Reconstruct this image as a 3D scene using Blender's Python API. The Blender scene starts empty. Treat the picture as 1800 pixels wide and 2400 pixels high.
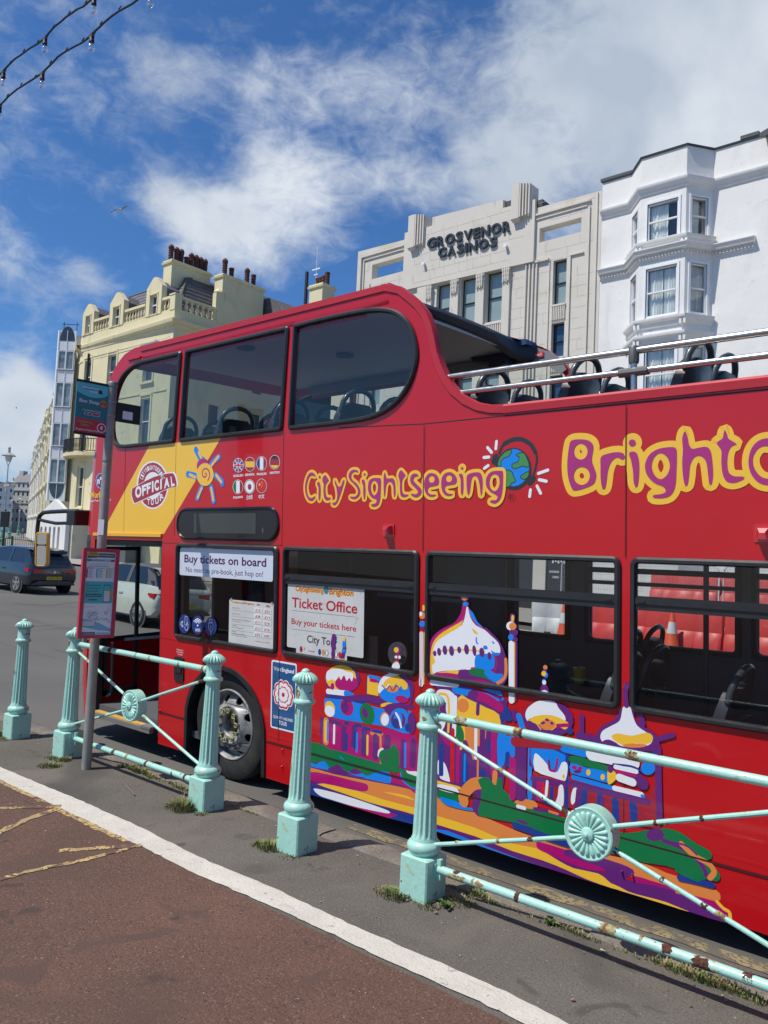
import bpy, math, random
from mathutils import Vector, Matrix, noise
from mathutils.geometry import tessellate_polygon
random.seed(11)
C = bpy.context.scene.collection
scn = bpy.context.scene
R = math.radians

# ------------------------------------------------------------------ camera
W_PX, H_PX, FPX = 1800, 2400, 1850.0
PITCH, ROLL, YAW, LEAN = R(3.735), R(2.627), R(40.53), R(2.85)
EYE = Vector((0.0, 0.0, 1.8))
fwd = Vector((-math.sin(YAW)*math.cos(PITCH), math.cos(YAW)*math.cos(PITCH), math.sin(PITCH)))
r0 = Vector((math.cos(YAW), math.sin(YAW), 0)); u0 = r0.cross(fwd)
rgt = math.cos(ROLL)*r0 + math.sin(ROLL)*u0
upv = -math.sin(ROLL)*r0 + math.cos(ROLL)*u0
cd = bpy.data.cameras.new('camera'); cam = bpy.data.objects.new('camera', cd); C.objects.link(cam)
cd.sensor_fit = 'HORIZONTAL'; cd.sensor_width = 36.0; cd.lens = 36.0*FPX/W_PX
cd.clip_start = 0.05; cd.clip_end = 4000
m = Matrix((rgt, upv, -fwd)).transposed().to_4x4(); m.translation = EYE
cam.matrix_world = m
scn.camera = cam

scn.cycles.transparent_max_bounces = 24; scn.cycles.use_denoising = True
# ------------------------------------------------------------------ sun, sky, exposure
SUN_DIR = Vector((0.30, 0.56, -1.0)).normalized()          # the way the light travels
sun_el = math.asin(-SUN_DIR.z)
sun_az = math.atan2(-SUN_DIR.x, -SUN_DIR.y)                # clockwise from +Y
sd = bpy.data.lights.new('sun', 'SUN'); sd.energy = 4.9; sd.angle = R(0.53); sd.color = (1.0, 0.935, 0.83)
so = bpy.data.objects.new('sun', sd); C.objects.link(so)
so.rotation_euler = SUN_DIR.to_track_quat('-Z', 'Y').to_euler(); so.location = (0, 0, 60)
scn.view_settings.view_transform = 'Standard'; scn.view_settings.look = 'None'
scn.view_settings.gamma = 1.0; scn.view_settings.exposure = 0.0
scn.view_settings.use_curve_mapping = False

world = bpy.data.worlds.new('World'); scn.world = world; world.use_nodes = True
nt = world.node_tree; nt.nodes.clear()
def N(t, **k):
    n = nt.nodes.new(t)
    for a, b in k.items():
        if a == 'ins':
            for i, v in b.items(): n.inputs[i].default_value = v
        else: setattr(n, a, b)
    return n
def Lk(a, b): nt.links.new(a, b)
out = N('ShaderNodeOutputWorld'); bg = N('ShaderNodeBackground', ins={'Strength': 0.095}); Lk(bg.outputs[0], out.inputs[0])
sky = N('ShaderNodeTexSky', sky_type='NISHITA', sun_disc=False, sun_elevation=sun_el, sun_rotation=sun_az,
        altitude=10, air_density=1.05, dust_density=0.5, ozone_density=3.4)
tc = N('ShaderNodeTexCoord')
def MATH(op, a, b=None, c=None, clamp=False):
    n = N('ShaderNodeMath', operation=op, use_clamp=clamp)
    for i, v in enumerate((a, b, c)):
        if v is None: continue
        if isinstance(v, (int, float)): n.inputs[i].default_value = v
        else: Lk(v, n.inputs[i])
    return n.outputs[0]
sep = N('ShaderNodeSeparateXYZ'); Lk(tc.outputs['Generated'], sep.inputs[0])
nrm = N('ShaderNodeVectorMath', operation='NORMALIZE'); Lk(tc.outputs['Generated'], nrm.inputs[0])
def NOISE(scale, detail, rough, dist, stretch=(1, 1, 1), rot=0.0):
    mp = N('ShaderNodeMapping'); mp.inputs['Scale'].default_value = stretch; mp.inputs['Rotation'].default_value = (0, 0, rot); Lk(nrm.outputs[0], mp.inputs[0])
    n = N('ShaderNodeTexNoise', ins={'Scale': scale, 'Detail': detail, 'Roughness': rough, 'Distortion': dist}); Lk(mp.outputs[0], n.inputs['Vector']); return n.outputs[0]
nA = NOISE(8.5, 12.0, .60, .25, (1, 1, 1.4)); nB = NOISE(26.0, 10.0, .64, .7, (1, 1, 1.8))
nsum = MATH('MULTIPLY_ADD', MATH('ADD', MATH('MULTIPLY', nA, .66), MATH('MULTIPLY', nB, .34)), 2.1, -1.05)
def cloud_bank(dirv, wide, amount):          # a bank of cloud lying in one direction
    d = Vector(dirv).normalized()
    vm = N('ShaderNodeVectorMath', operation='DISTANCE'); vm.inputs[1].default_value = d
    Lk(nrm.outputs[0], vm.inputs[0])
    t = MATH('DIVIDE', vm.outputs['Value'], wide)
    g = MATH('EXPONENT', MATH('MULTIPLY', MATH('MULTIPLY', t, t), -1.0))
    return MATH('MULTIPLY', g, amount)
def dpx(x, y): return (rgt*(x-900)/FPX + upv*(1200-y)/FPX + fwd)
bias = None
for (x, y, w, a) in [
        (1760, 40, .19, .80), (1800, 380, .19, .8), (1400, 40, .08, .22), (1480, 280, .075, .40), (1250, 130, .06, .26),
        (330, 130, .028, .26), (420, 160, .032, .34), (520, 150, .032, .32), (620, 185, .034, .34), (740, 200, .036, .36), (860, 215, .04, .32), (980, 220, .045, .30), (1110, 215, .05, .28), (400, 230, .03, .18),
        (380, 450, .032, .36), (460, 500, .042, .44), (560, 470, .045, .46), (620, 380, .034, .42), (700, 400, .04, .42), (790, 450, .045, .44), (880, 430, .04, .38), (960, 400, .035, .28), (560, 580, .05, .42), (440, 580, .035, .30), (680, 560, .05, .36), (800, 600, .035, .26), (1140, 440, .045, .55), (1220, 430, .04, .5), (1030, 450, .03, .3), (1080, 380, .03, .2), (1180, 330, .03, .2),
        (185, 640, .026, .40), (240, 680, .024, .26), (110, 690, .028, .24), (20, 610, .030, .38), (60, 880, .035, .50), (100, 930, .03, .45), (20, 960, .045, .45), (60, 1060, .05, .55),
        (-900, 500, .30, .6), (2700, 700, .35, .6), (900, -1500, .35, .4), (-400, -900, .3, .4)]:
    g = cloud_bank(dpx(x, y), w, a)
    bias = g if bias is None else MATH('ADD', bias, g)
tot = MATH('ADD', MATH('ADD', nsum, bias), -.27)
cov = N('ShaderNodeMapRange', interpolation_type='SMOOTHSTEP', ins={'From Min': -.14, 'From Max': .74}); Lk(tot, cov.inputs[0])
n3 = NOISE(6.0, 6.0, .5, .2)
ccol = N('ShaderNodeMixRGB'); ccol.inputs[1].default_value = (5.0, 5.8, 6.9, 1); ccol.inputs[2].default_value = (8.3, 8.8, 9.4, 1)
mr = N('ShaderNodeMapRange', ins={'From Min': .35, 'From Max': .68}); Lk(n3, mr.inputs[0]); Lk(mr.outputs[0], ccol.inputs[0])
deep = N('ShaderNodeMixRGB', blend_type='MULTIPLY'); deep.inputs[0].default_value = 1.0; deep.inputs[2].default_value = (.50, .86, 1.26, 1); Lk(sky.outputs[0], deep.inputs[1])
mix = N('ShaderNodeMixRGB'); Lk(MATH('MULTIPLY', cov.outputs[0], 0.95), mix.inputs[0]); Lk(deep.outputs[0], mix.inputs[1]); Lk(ccol.outputs[0], mix.inputs[2])
Lk(mix.outputs[0], bg.inputs[0])

# ------------------------------------------------------------------ survey: where a sight line meets a real plane
def ray(x, y): return rgt*((x-900)/FPX) + upv*((1200-y)/FPX) + fwd
SL = 0.030
def G(x):                                     # height of the street: level, then climbing away to the west
    return -0.1 if x > -12 else -0.1 + SL*(-12-x)
def on_z(x, y, z=0.0):
    d = ray(x, y); t = (z-EYE.z)/d.z; return EYE + d*t
def on_y(x, y, Y):
    d = ray(x, y); t = (Y-EYE.y)/d.y; return EYE + d*t
def on_street(x, y):
    d = ray(x, y); t = (-.1-SL*12-EYE.z)/(d.z+SL*d.x); return EYE + d*t
BY = on_z(545, 1838, -.1).y
BO = Vector((0, BY, -.1))
BN = Vector((0, math.cos(LEAN), math.sin(LEAN))); BV = Vector((0, -math.sin(LEAN), math.cos(LEAN)))
def bus(x, y, w=0.0):                         # point of the bus side: along, up
    d = ray(x, y); t = (BO + BN*w - EYE).dot(BN)/d.dot(BN); p = EYE + d*t - BO
    return (p.x, p.dot(BV))
def crop(x0, y0, s): return lambda x, y: (x0+x/s, y0+y/s)

# ------------------------------------------------------------------ materials
MT = {}
def mat(name, col, rough=0.5, metal=0.0, var=0.06, vscale=3.0, bump=0.0, bscale=60.0, spec=0.5, coat=0.0,
        speck=None, dirt=None, emit=None, stripe=None):
    if name in MT: return MT[name]
    m = bpy.data.materials.new(name); m.use_nodes = True; t = m.node_tree; b = t.nodes['Principled BSDF']
    b.inputs['Roughness'].default_value = rough; b.inputs['Metallic'].default_value = metal
    b.inputs['Specular IOR Level'].default_value = spec; b.inputs['Coat Weight'].default_value = coat
    b.inputs['Coat Roughness'].default_value = 0.06
    tcn = t.nodes.new('ShaderNodeTexCoord')
    nz = t.nodes.new('ShaderNodeTexNoise'); nz.inputs['Scale'].default_value = vscale; nz.inputs['Detail'].default_value = 6; nz.inputs['Roughness'].default_value = .6
    t.links.new(tcn.outputs['Object'], nz.inputs['Vector'])
    cr = t.nodes.new('ShaderNodeMapRange'); cr.inputs['From Min'].default_value = .3; cr.inputs['From Max'].default_value = .7
    cr.inputs['To Min'].default_value = 1-var; cr.inputs['To Max'].default_value = 1+var
    t.links.new(nz.outputs[0], cr.inputs[0])
    vm = t.nodes.new('ShaderNodeVectorMath'); vm.operation = 'SCALE'; vm.inputs[0].default_value = col
    t.links.new(cr.outputs[0], vm.inputs['Scale']); last = vm.outputs[0]
    def mixin(fac, c):
        nonlocal last
        mx = t.nodes.new('ShaderNodeMixRGB'); t.links.new(fac, mx.inputs[0]); t.links.new(last, mx.inputs[1])
        if isinstance(c, tuple): mx.inputs[2].default_value = (*c, 1)
        else: t.links.new(c, mx.inputs[2])
        last = mx.outputs[0]
    def nsrc(scale, lo, hi, detail=5, voro=False, dist=0.0, stretch=None):
        src = tcn.outputs['Object']
        if stretch:
            mp = t.nodes.new('ShaderNodeMapping'); mp.inputs['Scale'].default_value = stretch; t.links.new(src, mp.inputs[0]); src = mp.outputs[0]
        if voro:
            q = t.nodes.new('ShaderNodeTexVoronoi'); q.inputs['Scale'].default_value = scale; o = q.outputs['Distance']
        else:
            q = t.nodes.new('ShaderNodeTexNoise'); q.inputs['Scale'].default_value = scale; q.inputs['Detail'].default_value = detail; q.inputs['Distortion'].default_value = dist; o = q.outputs[0]
        t.links.new(src, q.inputs['Vector'])
        r_ = t.nodes.new('ShaderNodeMapRange'); r_.inputs['From Min'].default_value = lo; r_.inputs['From Max'].default_value = hi; r_.interpolation_type = 'SMOOTHSTEP'
        t.links.new(o, r_.inputs[0]); return r_.outputs[0]
    for s in (speck or []):                    # (scale, lo, hi, colour, voronoi?)
        mixin(nsrc(s[0], s[1], s[2], voro=len(s) > 4 and s[4]), s[3])
    for s in (dirt or []):                     # (scale, lo, hi, colour, stretch)
        mixin(nsrc(s[0], s[1], s[2], 8, False, .8, s[4] if len(s) > 4 else None), s[3])
    t.links.new(last, b.inputs['Base Color'])
    rr_ = t.nodes.new('ShaderNodeMapRange'); rr_.inputs['From Min'].default_value = .3; rr_.inputs['From Max'].default_value = .7
    rr_.inputs['To Min'].default_value = max(0.02, rough*0.85); rr_.inputs['To Max'].default_value = min(1, rough*1.15)
    t.links.new(nz.outputs[0], rr_.inputs[0]); t.links.new(rr_.outputs[0], b.inputs['Roughness'])
    if bump:
        bz = t.nodes.new('ShaderNodeTexNoise'); bz.inputs['Scale'].default_value = bscale; bz.inputs['Detail'].default_value = 5
        t.links.new(tcn.outputs['Object'], bz.inputs['Vector'])
        bp = t.nodes.new('ShaderNodeBump'); bp.inputs['Strength'].default_value = min(1, bump); bp.inputs['Distance'].default_value = 0.01
        t.links.new(bz.outputs[0], bp.inputs['Height']); t.links.new(bp.outputs[0], b.inputs['Normal'])
    if emit:
        b.inputs['Emission Color'].default_value = (*emit[:3], 1); b.inputs['Emission Strength'].default_value = emit[3]
    MT[name] = m; return m
def glass(name, tint=(.8, .85, .85), refl=1.0, rough=0.02, f0=.04):
    if name in MT: return MT[name]
    m = bpy.data.materials.new(name); m.use_nodes = True; t = m.node_tree; t.nodes.clear(); q = t.nodes.new; l = t.links.new
    def ma(op, a, b=None):
        n = q('ShaderNodeMath'); n.operation = op
        for i, v in enumerate((a, b)):
            if v is None: continue
            if isinstance(v, (int, float)): n.inputs[i].default_value = v
            else: l(v, n.inputs[i])
        return n.outputs[0]
    o = q('ShaderNodeOutputMaterial'); tr = q('ShaderNodeBsdfTransparent'); tr.inputs[0].default_value = (*tint, 1)
    gl = q('ShaderNodeBsdfGlossy'); gl.inputs['Roughness'].default_value = rough; gl.inputs[0].default_value = (refl, refl, refl, 1)
    ge = q('ShaderNodeNewGeometry'); dt = q('ShaderNodeVectorMath'); dt.operation = 'DOT_PRODUCT'; l(ge.outputs['Normal'], dt.inputs[0]); l(ge.outputs['Incoming'], dt.inputs[1])
    sch = ma('POWER', ma('SUBTRACT', 1.0, ma('ABSOLUTE', dt.outputs['Value'])), 5.0)       # the pane turns mirror-like only when seen edge-on
    fac = ma('ADD', ma('MULTIPLY', sch, 1-f0), f0)
    mx = q('ShaderNodeMixShader'); l(fac, mx.inputs[0]); l(tr.outputs[0], mx.inputs[1]); l(gl.outputs[0], mx.inputs[2])
    l(mx.outputs[0], o.inputs[0]); MT[name] = m; return m

# ------------------------------------------------------------------ mesh builder
ORG = [Vector((0, 0, 0))]
def to3(p): return p if isinstance(p, Vector) else Vector(p)
class MB:
    def __init__(s): s.v = []; s.f = []; s.m = []; s.k = 0
    def mat(s, k): s.k = k; return s
    def add(s, vs, fs):
        n = len(s.v); s.v += [tuple(v) for v in vs]; s.f += [tuple(i+n for i in f) for f in fs]; s.m += [s.k]*len(fs); return s
    def box(s, x0, y0, z0, x1, y1, z1):
        if x0 > x1: x0, x1 = x1, x0
        if y0 > y1: y0, y1 = y1, y0
        if z0 > z1: z0, z1 = z1, z0
        return s.add([(x, y, z) for z in (z0, z1) for y in (y0, y1) for x in (x0, x1)],
                     [(0, 2, 3, 1), (4, 5, 7, 6), (0, 1, 5, 4), (2, 6, 7, 3), (0, 4, 6, 2), (1, 3, 7, 5)])
    def bbox(s, x0, y0, z0, x1, y1, z1, b=.01):      # a box with its upright and top edges eased
        pts = [(x0+b, y0), (x1-b, y0), (x1, y0+b), (x1, y1-b), (x1-b, y1), (x0+b, y1), (x0, y1-b), (x0, y0+b)]
        inn = [(x0+2*b, y0+b), (x1-2*b, y0+b), (x1-b, y0+2*b), (x1-b, y1-2*b), (x1-2*b, y1-b), (x0+2*b, y1-b), (x0+b, y1-2*b), (x0+b, y0+2*b)]
        return s.loft([[(x, y, z0) for x, y in pts], [(x, y, z1-b) for x, y in pts], [(x, y, z1) for x, y in inn]], True, True)
    def loft(s, rings, cap0=False, cap1=False, closed=True):
        n = len(rings[0]); vs = [p for r_ in rings for p in r_]; fs = []
        for i in range(len(rings)-1):
            for j in range(n if closed else n-1):
                a, b = i*n+j, i*n+(j+1) % n
                fs.append((a, b, b+n, a+n))
        if cap0: fs.append(tuple(reversed(range(n))))
        if cap1: fs.append(tuple(range((len(rings)-1)*n, len(rings)*n)))
        return s.add(vs, fs)
    def lathe(s, prof, n=20, cx=0, cy=0, cz=0, flute=None, cap=True):
        rings = []
        for i, p in enumerate(prof):
            r_, z = p[0], p[1]; fl = p[2] if len(p) > 2 else 0.0
            ring = []
            for j in range(n):
                a = 2*math.pi*j/n
                rr_ = r_*(1 - (fl*(0.5-0.5*math.cos(a*flute)) if flute else 0))
                ring.append((cx+rr_*math.cos(a), cy+rr_*math.sin(a), cz+z))
            rings.append(ring)
        return s.loft(rings, cap, cap)
    def cyl(s, p0, p1, r0_, r1_=None, n=12, cap=True):
        p0, p1 = to3(p0), to3(p1); r1_ = r0_ if r1_ is None else r1_
        d = (p1-p0).normalized(); a = d.orthogonal().normalized(); b = d.cross(a)
        ra = [[p0+(a*math.cos(t)+b*math.sin(t))*r0_ for t in [2*math.pi*j/n for j in range(n)]],
              [p1+(a*math.cos(t)+b*math.sin(t))*r1_ for t in [2*math.pi*j/n for j in range(n)]]]
        return s.loft(ra, cap, cap)
    def tube(s, pts, r_, n=8, cap=True):
        pts = [to3(p) for p in pts]; rings = []; prev = None
        for i, p in enumerate(pts):
            d = (pts[min(i+1, len(pts)-1)]-pts[max(i-1, 0)])
            d = d.normalized() if d.length > 1e-9 else Vector((0, 0, 1))
            if prev is None: a = d.orthogonal().normalized()
            else:
                a = prev - d*prev.dot(d); a = a.normalized() if a.length > 1e-6 else d.orthogonal().normalized()
            prev = a; b = d.cross(a); rad = r_[i] if isinstance(r_, (list, tuple)) else r_
            rings.append([p+(a*math.cos(t)+b*math.sin(t))*rad for t in [2*math.pi*j/n for j in range(n)]])
        return s.loft(rings, cap, cap)
    def plate(s, outer, holes, f0, f1, sides=True):  # a flat sheet with openings; f0, f1 map (a, b) to its two faces
        loops = [list(outer)] + [list(h) for h in (holes or [])]
        flat = [p for l in loops for p in l]
        tris = tessellate_polygon([[Vector((p[0], p[1], 0)) for p in l] for l in loops])
        n0 = len(flat)
        fa = [t for t in tris if t[0] != t[1] and t[1] != t[2]]
        s.add([f0(*p[:2]) for p in flat], fa)
        if f1 is not None:
            s.add([f1(*p[:2]) for p in flat], [tuple(reversed(t)) for t in fa])
            if sides:
                for l in loops:
                    k = len(l); vs = [f0(*p[:2]) for p in l]+[f1(*p[:2]) for p in l]
                    s.add(vs, [(i, (i+1) % k, k+(i+1) % k, k+i) for i in range(k)])
        return s
    def sweep(s, path, prof, closed=False, up=(0, 0, 1)):   # profile (out, up) carried along a level path, mitred
        path = [to3(p) for p in path]; rings = []; n = len(path)
        for i, p in enumerate(path):
            d0 = (path[i]-path[i-1]).normalized() if (i > 0 or closed) else (path[1]-path[0]).normalized()
            d1 = (path[(i+1) % n]-path[i]).normalized() if (i < n-1 or closed) else d0
            n0_ = Vector((d0.y, -d0.x, 0)); n1_ = Vector((d1.y, -d1.x, 0)); nn = (n0_+n1_)
            nn = nn.normalized()*(1/max(.35, math.cos(n0_.angle(n1_)/2))) if nn.length > 1e-6 else n0_
            rings.append([p + nn*a + Vector((0, 0, b)) for a, b in prof])
        if closed: rings.append(rings[0])
        return s.loft(rings, not closed, not closed)
    def build(s, name, mats, parent=None, label=None, cat=None, group=None, kind=None, smooth=True, ang=35, shift=True):
        if not isinstance(mats, (list, tuple)): mats = [mats]
        me = bpy.data.meshes.new(name); o3 = ORG[0] if shift else Vector((0, 0, 0))
        me.from_pydata([(v[0]-o3.x, v[1]-o3.y, v[2]-o3.z) for v in s.v], [], s.f)
        for m_ in mats: me.materials.append(m_)
        if len(mats) > 1: me.polygons.foreach_set('material_index', s.m)
        me.validate(); me.update()
        if smooth:
            me.shade_smooth(); me.set_sharp_from_angle(angle=R(ang))
        o = bpy.data.objects.new(name, me); C.objects.link(o)
        if parent: o.parent = parent
        elif shift: o.location = o3
        tag(o, label, cat, group, kind); return o
def tag(o, label=None, cat=None, group=None, kind=None):
    for k, v in (('label', label), ('category', cat), ('group', group), ('kind', kind)):
        if v: o[k] = v
    return o
def thing(name, label, cat, loc=(0, 0, 0), rz=0, group=None):
    o = bpy.data.objects.new(name, None); C.objects.link(o); o.location = loc; o.rotation_euler = (0, 0, rz)
    o.empty_display_size = .2
    ORG[0] = Vector(loc); return tag(o, label, cat, group)
def kids(o): return [c for c in list(bpy.data.objects) if c.parent == o]
def dup(root, loc, rz=None, label=None, group=None, tree=None):
    tree = tree or tree_of(root)
    def cp(node, parent):
        o, ch = node; c = o.copy(); C.objects.link(c); c.parent = parent
        for k in ch: cp(k, c)
        return c
    r_ = cp(tree, None); r_.location = loc
    if rz is not None: r_.rotation_euler = (0, 0, rz)
    if label: r_['label'] = label
    if group: r_['group'] = group
    return r_
def tree_of(o): return (o, [tree_of(k) for k in kids(o)])

def rrect(x0, y0, x1, y1, r_, n=5):
    if x0 > x1: x0, x1 = x1, x0
    if y0 > y1: y0, y1 = y1, y0
    rs = r_ if isinstance(r_, (list, tuple)) else [r_]*4; o = []
    for (cx_, cy_, a0, q) in ((x0, y0, 180, 0), (x1, y0, 270, 1), (x1, y1, 0, 2), (x0, y1, 90, 3)):
        rr_ = rs[q]; ccx = cx_+(rr_ if cx_ == x0 else -rr_); ccy = cy_+(rr_ if cy_ == y0 else -rr_)
        for i in range(n+1):
            a = R(a0+90*i/n); o.append((ccx+rr_*math.cos(a), ccy+rr_*math.sin(a)))
    return o
def spline(pts, k=5, closed=False):
    o = []; n = len(pts)
    if n < 3: return list(pts)
    for i in range(n if closed else n-1):
        if closed: a, b, c_, d = pts[i-1], pts[i], pts[(i+1) % n], pts[(i+2) % n]
        else: a, b, c_, d = pts[max(i-1, 0)], pts[i], pts[i+1], pts[min(i+2, n-1)]
        for j in range(k):
            t = j/k
            o.append(tuple(.5*((2*b[q])+(c_[q]-a[q])*t+(2*a[q]-5*b[q]+4*c_[q]-d[q])*t*t+(3*b[q]-a[q]-3*c_[q]+d[q])*t**3) for q in range(2)))
    if not closed: o.append(tuple(pts[-1]))
    return o
def offset_poly(pts, d):          # move a polygon's edge outwards (+) or inwards (-)
    n = len(pts); A = sum(pts[i][0]*pts[(i+1) % n][1]-pts[(i+1) % n][0]*pts[i][1] for i in range(n)); s_ = 1 if A > 0 else -1; o = []
    for i in range(n):
        a, b, c_ = pts[i-1], pts[i], pts[(i+1) % n]
        e0 = Vector((b[0]-a[0], b[1]-a[1])); e1 = Vector((c_[0]-b[0], c_[1]-b[1]))
        if e0.length < 1e-7: e0 = e1
        if e1.length < 1e-7: e1 = e0
        e0.normalize(); e1.normalize(); nn = Vector((e0.y, -e0.x))+Vector((e1.y, -e1.x))
        if nn.length < 1e-5: nn = Vector((e0.y, -e0.x))
        nn.normalize(); k = 1/max(.5, nn.dot(Vector((e0.y, -e0.x))))
        o.append((b[0]+nn.x*d*k*s_, b[1]+nn.y*d*k*s_))
    return o
TXT = {}
def text_geo(txt, bold=0.0, shear=0.0, spacing=1.0, align='LEFT'):
    key = (txt, bold, shear, spacing, align)
    if key in TXT: return TXT[key]
    cu = bpy.data.curves.new('t', 'FONT'); cu.body = txt; cu.size = 1; cu.offset = bold; cu.shear = shear; cu.space_character = spacing
    cu.resolution_u = 3; cu.align_x = align; cu.fill_mode = 'FRONT'
    o = bpy.data.objects.new('t', cu); C.objects.link(o); bpy.context.view_layer.update()
    dg = bpy.context.evaluated_depsgraph_get(); me = bpy.data.meshes.new_from_object(o.evaluated_get(dg))
    vs = [(v.co.x, v.co.y) for v in me.vertices]; fs = [tuple(p.vertices) for p in me.polygons]
    eds = {}
    for f in fs:
        for i in range(len(f)):
            e = (f[i], f[(i+1) % len(f)]); eds[e] = 1
    be = [e for e in eds if (e[1], e[0]) not in eds]
    bpy.data.objects.remove(o); bpy.data.curves.remove(cu); bpy.data.meshes.remove(me)
    TXT[key] = (vs, fs, be); return TXT[key]
def put_text(mb, txt, f, x0, x1, y0, h, bold=0.0, shear=0.0, f1=None, spacing=1.0):
    """text between x0 and x1 with its baseline at y0 and capitals h high; f maps (x, y) to the surface"""
    vs, fs, be = text_geo(txt, bold, shear, spacing)
    if not vs: return
    a, b = min(v[0] for v in vs), max(v[0] for v in vs); sx = (x1-x0)/(b-a); sy = h/0.73
    P = [(x0+(v[0]-a)*sx, y0+v[1]*sy) for v in vs]
    mb.add([f(*p) for p in P], fs)
    if f1:
        mb.add([f1(*p) for p in P], [tuple(reversed(q)) for q in fs])
        k = len(P); mb.add([f(*p) for p in P]+[f1(*p) for p in P], [(e[1], e[0], k+e[0], k+e[1]) for e in be])
# ------------------------------------------------------------------ palette
M = {}
M['lane'] = mat('cycle_lane_asphalt', (.122, .068, .051), .95, var=.18, vscale=1.3, bump=.6, bscale=90, spec=.25,
                speck=[(85, .54, .70, (.18, .125, .10)), (120, .56, .68, (.050, .028, .024)), (60, .69, .75, (.36, .29, .24))],
                dirt=[(.9, .50, .8, (.092, .058, .046)), (2.6, .60, .68, (.10, .062, .050)), (5, .66, .70, (.075, .05, .042))])
M['foot'] = mat('footway_asphalt', (.118, .108, .092), .95, var=.2, vscale=1.1, bump=.6, bscale=80, spec=.25,
                speck=[(80, .54, .68, (.165, .155, .14)), (110, .57, .69, (.038, .036, .034)), (55, .68, .73, (.38, .36, .32))],
                dirt=[(1.4, .50, .72, (.15, .132, .11)), (.7, .52, .66, (.080, .076, .068)), (4, .62, .70, (.085, .08, .07))])
M['road'] = mat('road_asphalt', (.120, .116, .108), .92, var=.14, vscale=.35, bump=.6, bscale=110, spec=.25,
                speck=[(120, .60, .74, (.19, .185, .175)), (160, .64, .76, (.05, .05, .05))],
                dirt=[(.22, .5, .75, (.13, .125, .118)), (.5, .6, .8, (.07, .068, .066), (.15, 3, 1))])
M['wline'] = mat('white_road_paint', (.54, .515, .455), .8, var=.08, vscale=6, bump=.5, bscale=90,
                 speck=[(80, .62, .70, (.36, .34, .30))], dirt=[(3.5, .48, .80, (.50, .47, .41)), (14, .655, .70, (.24, .22, .20)), (7, .60, .70, (.46, .43, .37), (1, 3, 1))])
M['yline'] = mat('yellow_road_paint', (.52, .37, .14), .85, var=.12, vscale=8, bump=.5, bscale=90,
                 speck=[(40, .50, .58, (.12, .068, .052)), (90, .54, .62, (.14, .08, .06))], dirt=[(9, .48, .6, (.34, .25, .12)), (5, .56, .60, (.12, .068, .052))])
M['dyel'] = mat('faded_yellow_paint', (.25, .195, .10), .9, var=.2, vscale=8, bump=.5, bscale=90,
                speck=[(40, .50, .60, (.09, .085, .075))], dirt=[(7, .42, .6, (.12, .105, .085))])
M['kerb'] = mat('kerb_granite', (.165, .148, .122), .95, var=.26, vscale=5, bump=1.0, bscale=40,
                speck=[(60, .56, .68, (.09, .075, .066)), (90, .62, .72, (.34, .29, .25))], dirt=[(3, .5, .7, (.13, .11, .095))])
M['slab'] = mat('pale_paving', (.30, .285, .26), .9, var=.1, vscale=1, bump=.3)
AQ = (.36, .635, .54)
M['aqua'] = mat('aqua_gloss_paint', AQ, .36, var=.05, vscale=9, bump=.25, bscale=35, spec=.5, coat=.25,
                dirt=[(13, .63, .70, (.38, .48, .30)), (9, .685, .705, (.30, .16, .055)), (30, .71, .73, (.035, .018, .012)), (17, .70, .715, (.075, .028, .014))])
M['aquarust'] = mat('rust_stain', (.34, .27, .10), .75, var=.25, vscale=30, bump=.6, bscale=60,
                    dirt=[(40, .42, .6, (.16, .062, .022)), (60, .5, .62, (.30, .36, .24))])
M['rust'] = mat('rust', (.085, .030, .018), .92, var=.45, vscale=55, bump=1.0, bscale=110, dirt=[(50, .5, .65, (.19, .075, .03)), (90, .55, .62, (.025, .011, .009))])
M['galv'] = mat('galvanised_pole', (.33, .315, .285), .55, metal=.35, var=.16, vscale=7, bump=.2, bscale=40, dirt=[(3.5, .5, .7, (.17, .16, .145), (1, 1, .35)), (25, .66, .7, (.34, .33, .31))])
M['black'] = mat('black_plastic', (.012, .012, .013), .42, var=.2, vscale=8)
M['rubber'] = mat('black_rubber', (.017, .017, .018), .48, var=.25, vscale=10, bump=.1, bscale=30)

def strip(name, x0, x1, y0, y1, z, m, nx=60, label=None):
    mb = MB(); xs = [x0+(x1-x0)*(i/nx)**1.0 for i in range(nx+1)]
    xs = sorted(set(xs+[-12.0])) if x0 < -12 < x1 else xs
    vs = []; 
    for x in xs: vs += [(x, y0, G(x)+.1+z), (x, y1, G(x)+.1+z)]
    mb.add(vs, [(2*i, 2*i+2, 2*i+3, 2*i+1) for i in range(len(xs)-1)])
    return mb.build(name, m, kind='structure', smooth=False)
ORG[0] = Vector((0, 0, 0))
strip('road', -420, 90, 4.0, 23.4, -.1, M['road'])
strip('footway', -420, 90, 2.2, 3.82, 0, M['foot'])
strip('cycle_lane', -420, 90, -9, 2.86, .004, M['lane'])
strip('promenade', -420, 90, -160, -9, 0, M['slab'], 20)
strip('far_pavement', -420, 90, 23.4, 31, .02, M['slab'])
strip('ground', -1500, 700, -900, 1600, -.9, mat('distant_ground', (.20, .19, .17), .95), 40)
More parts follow.
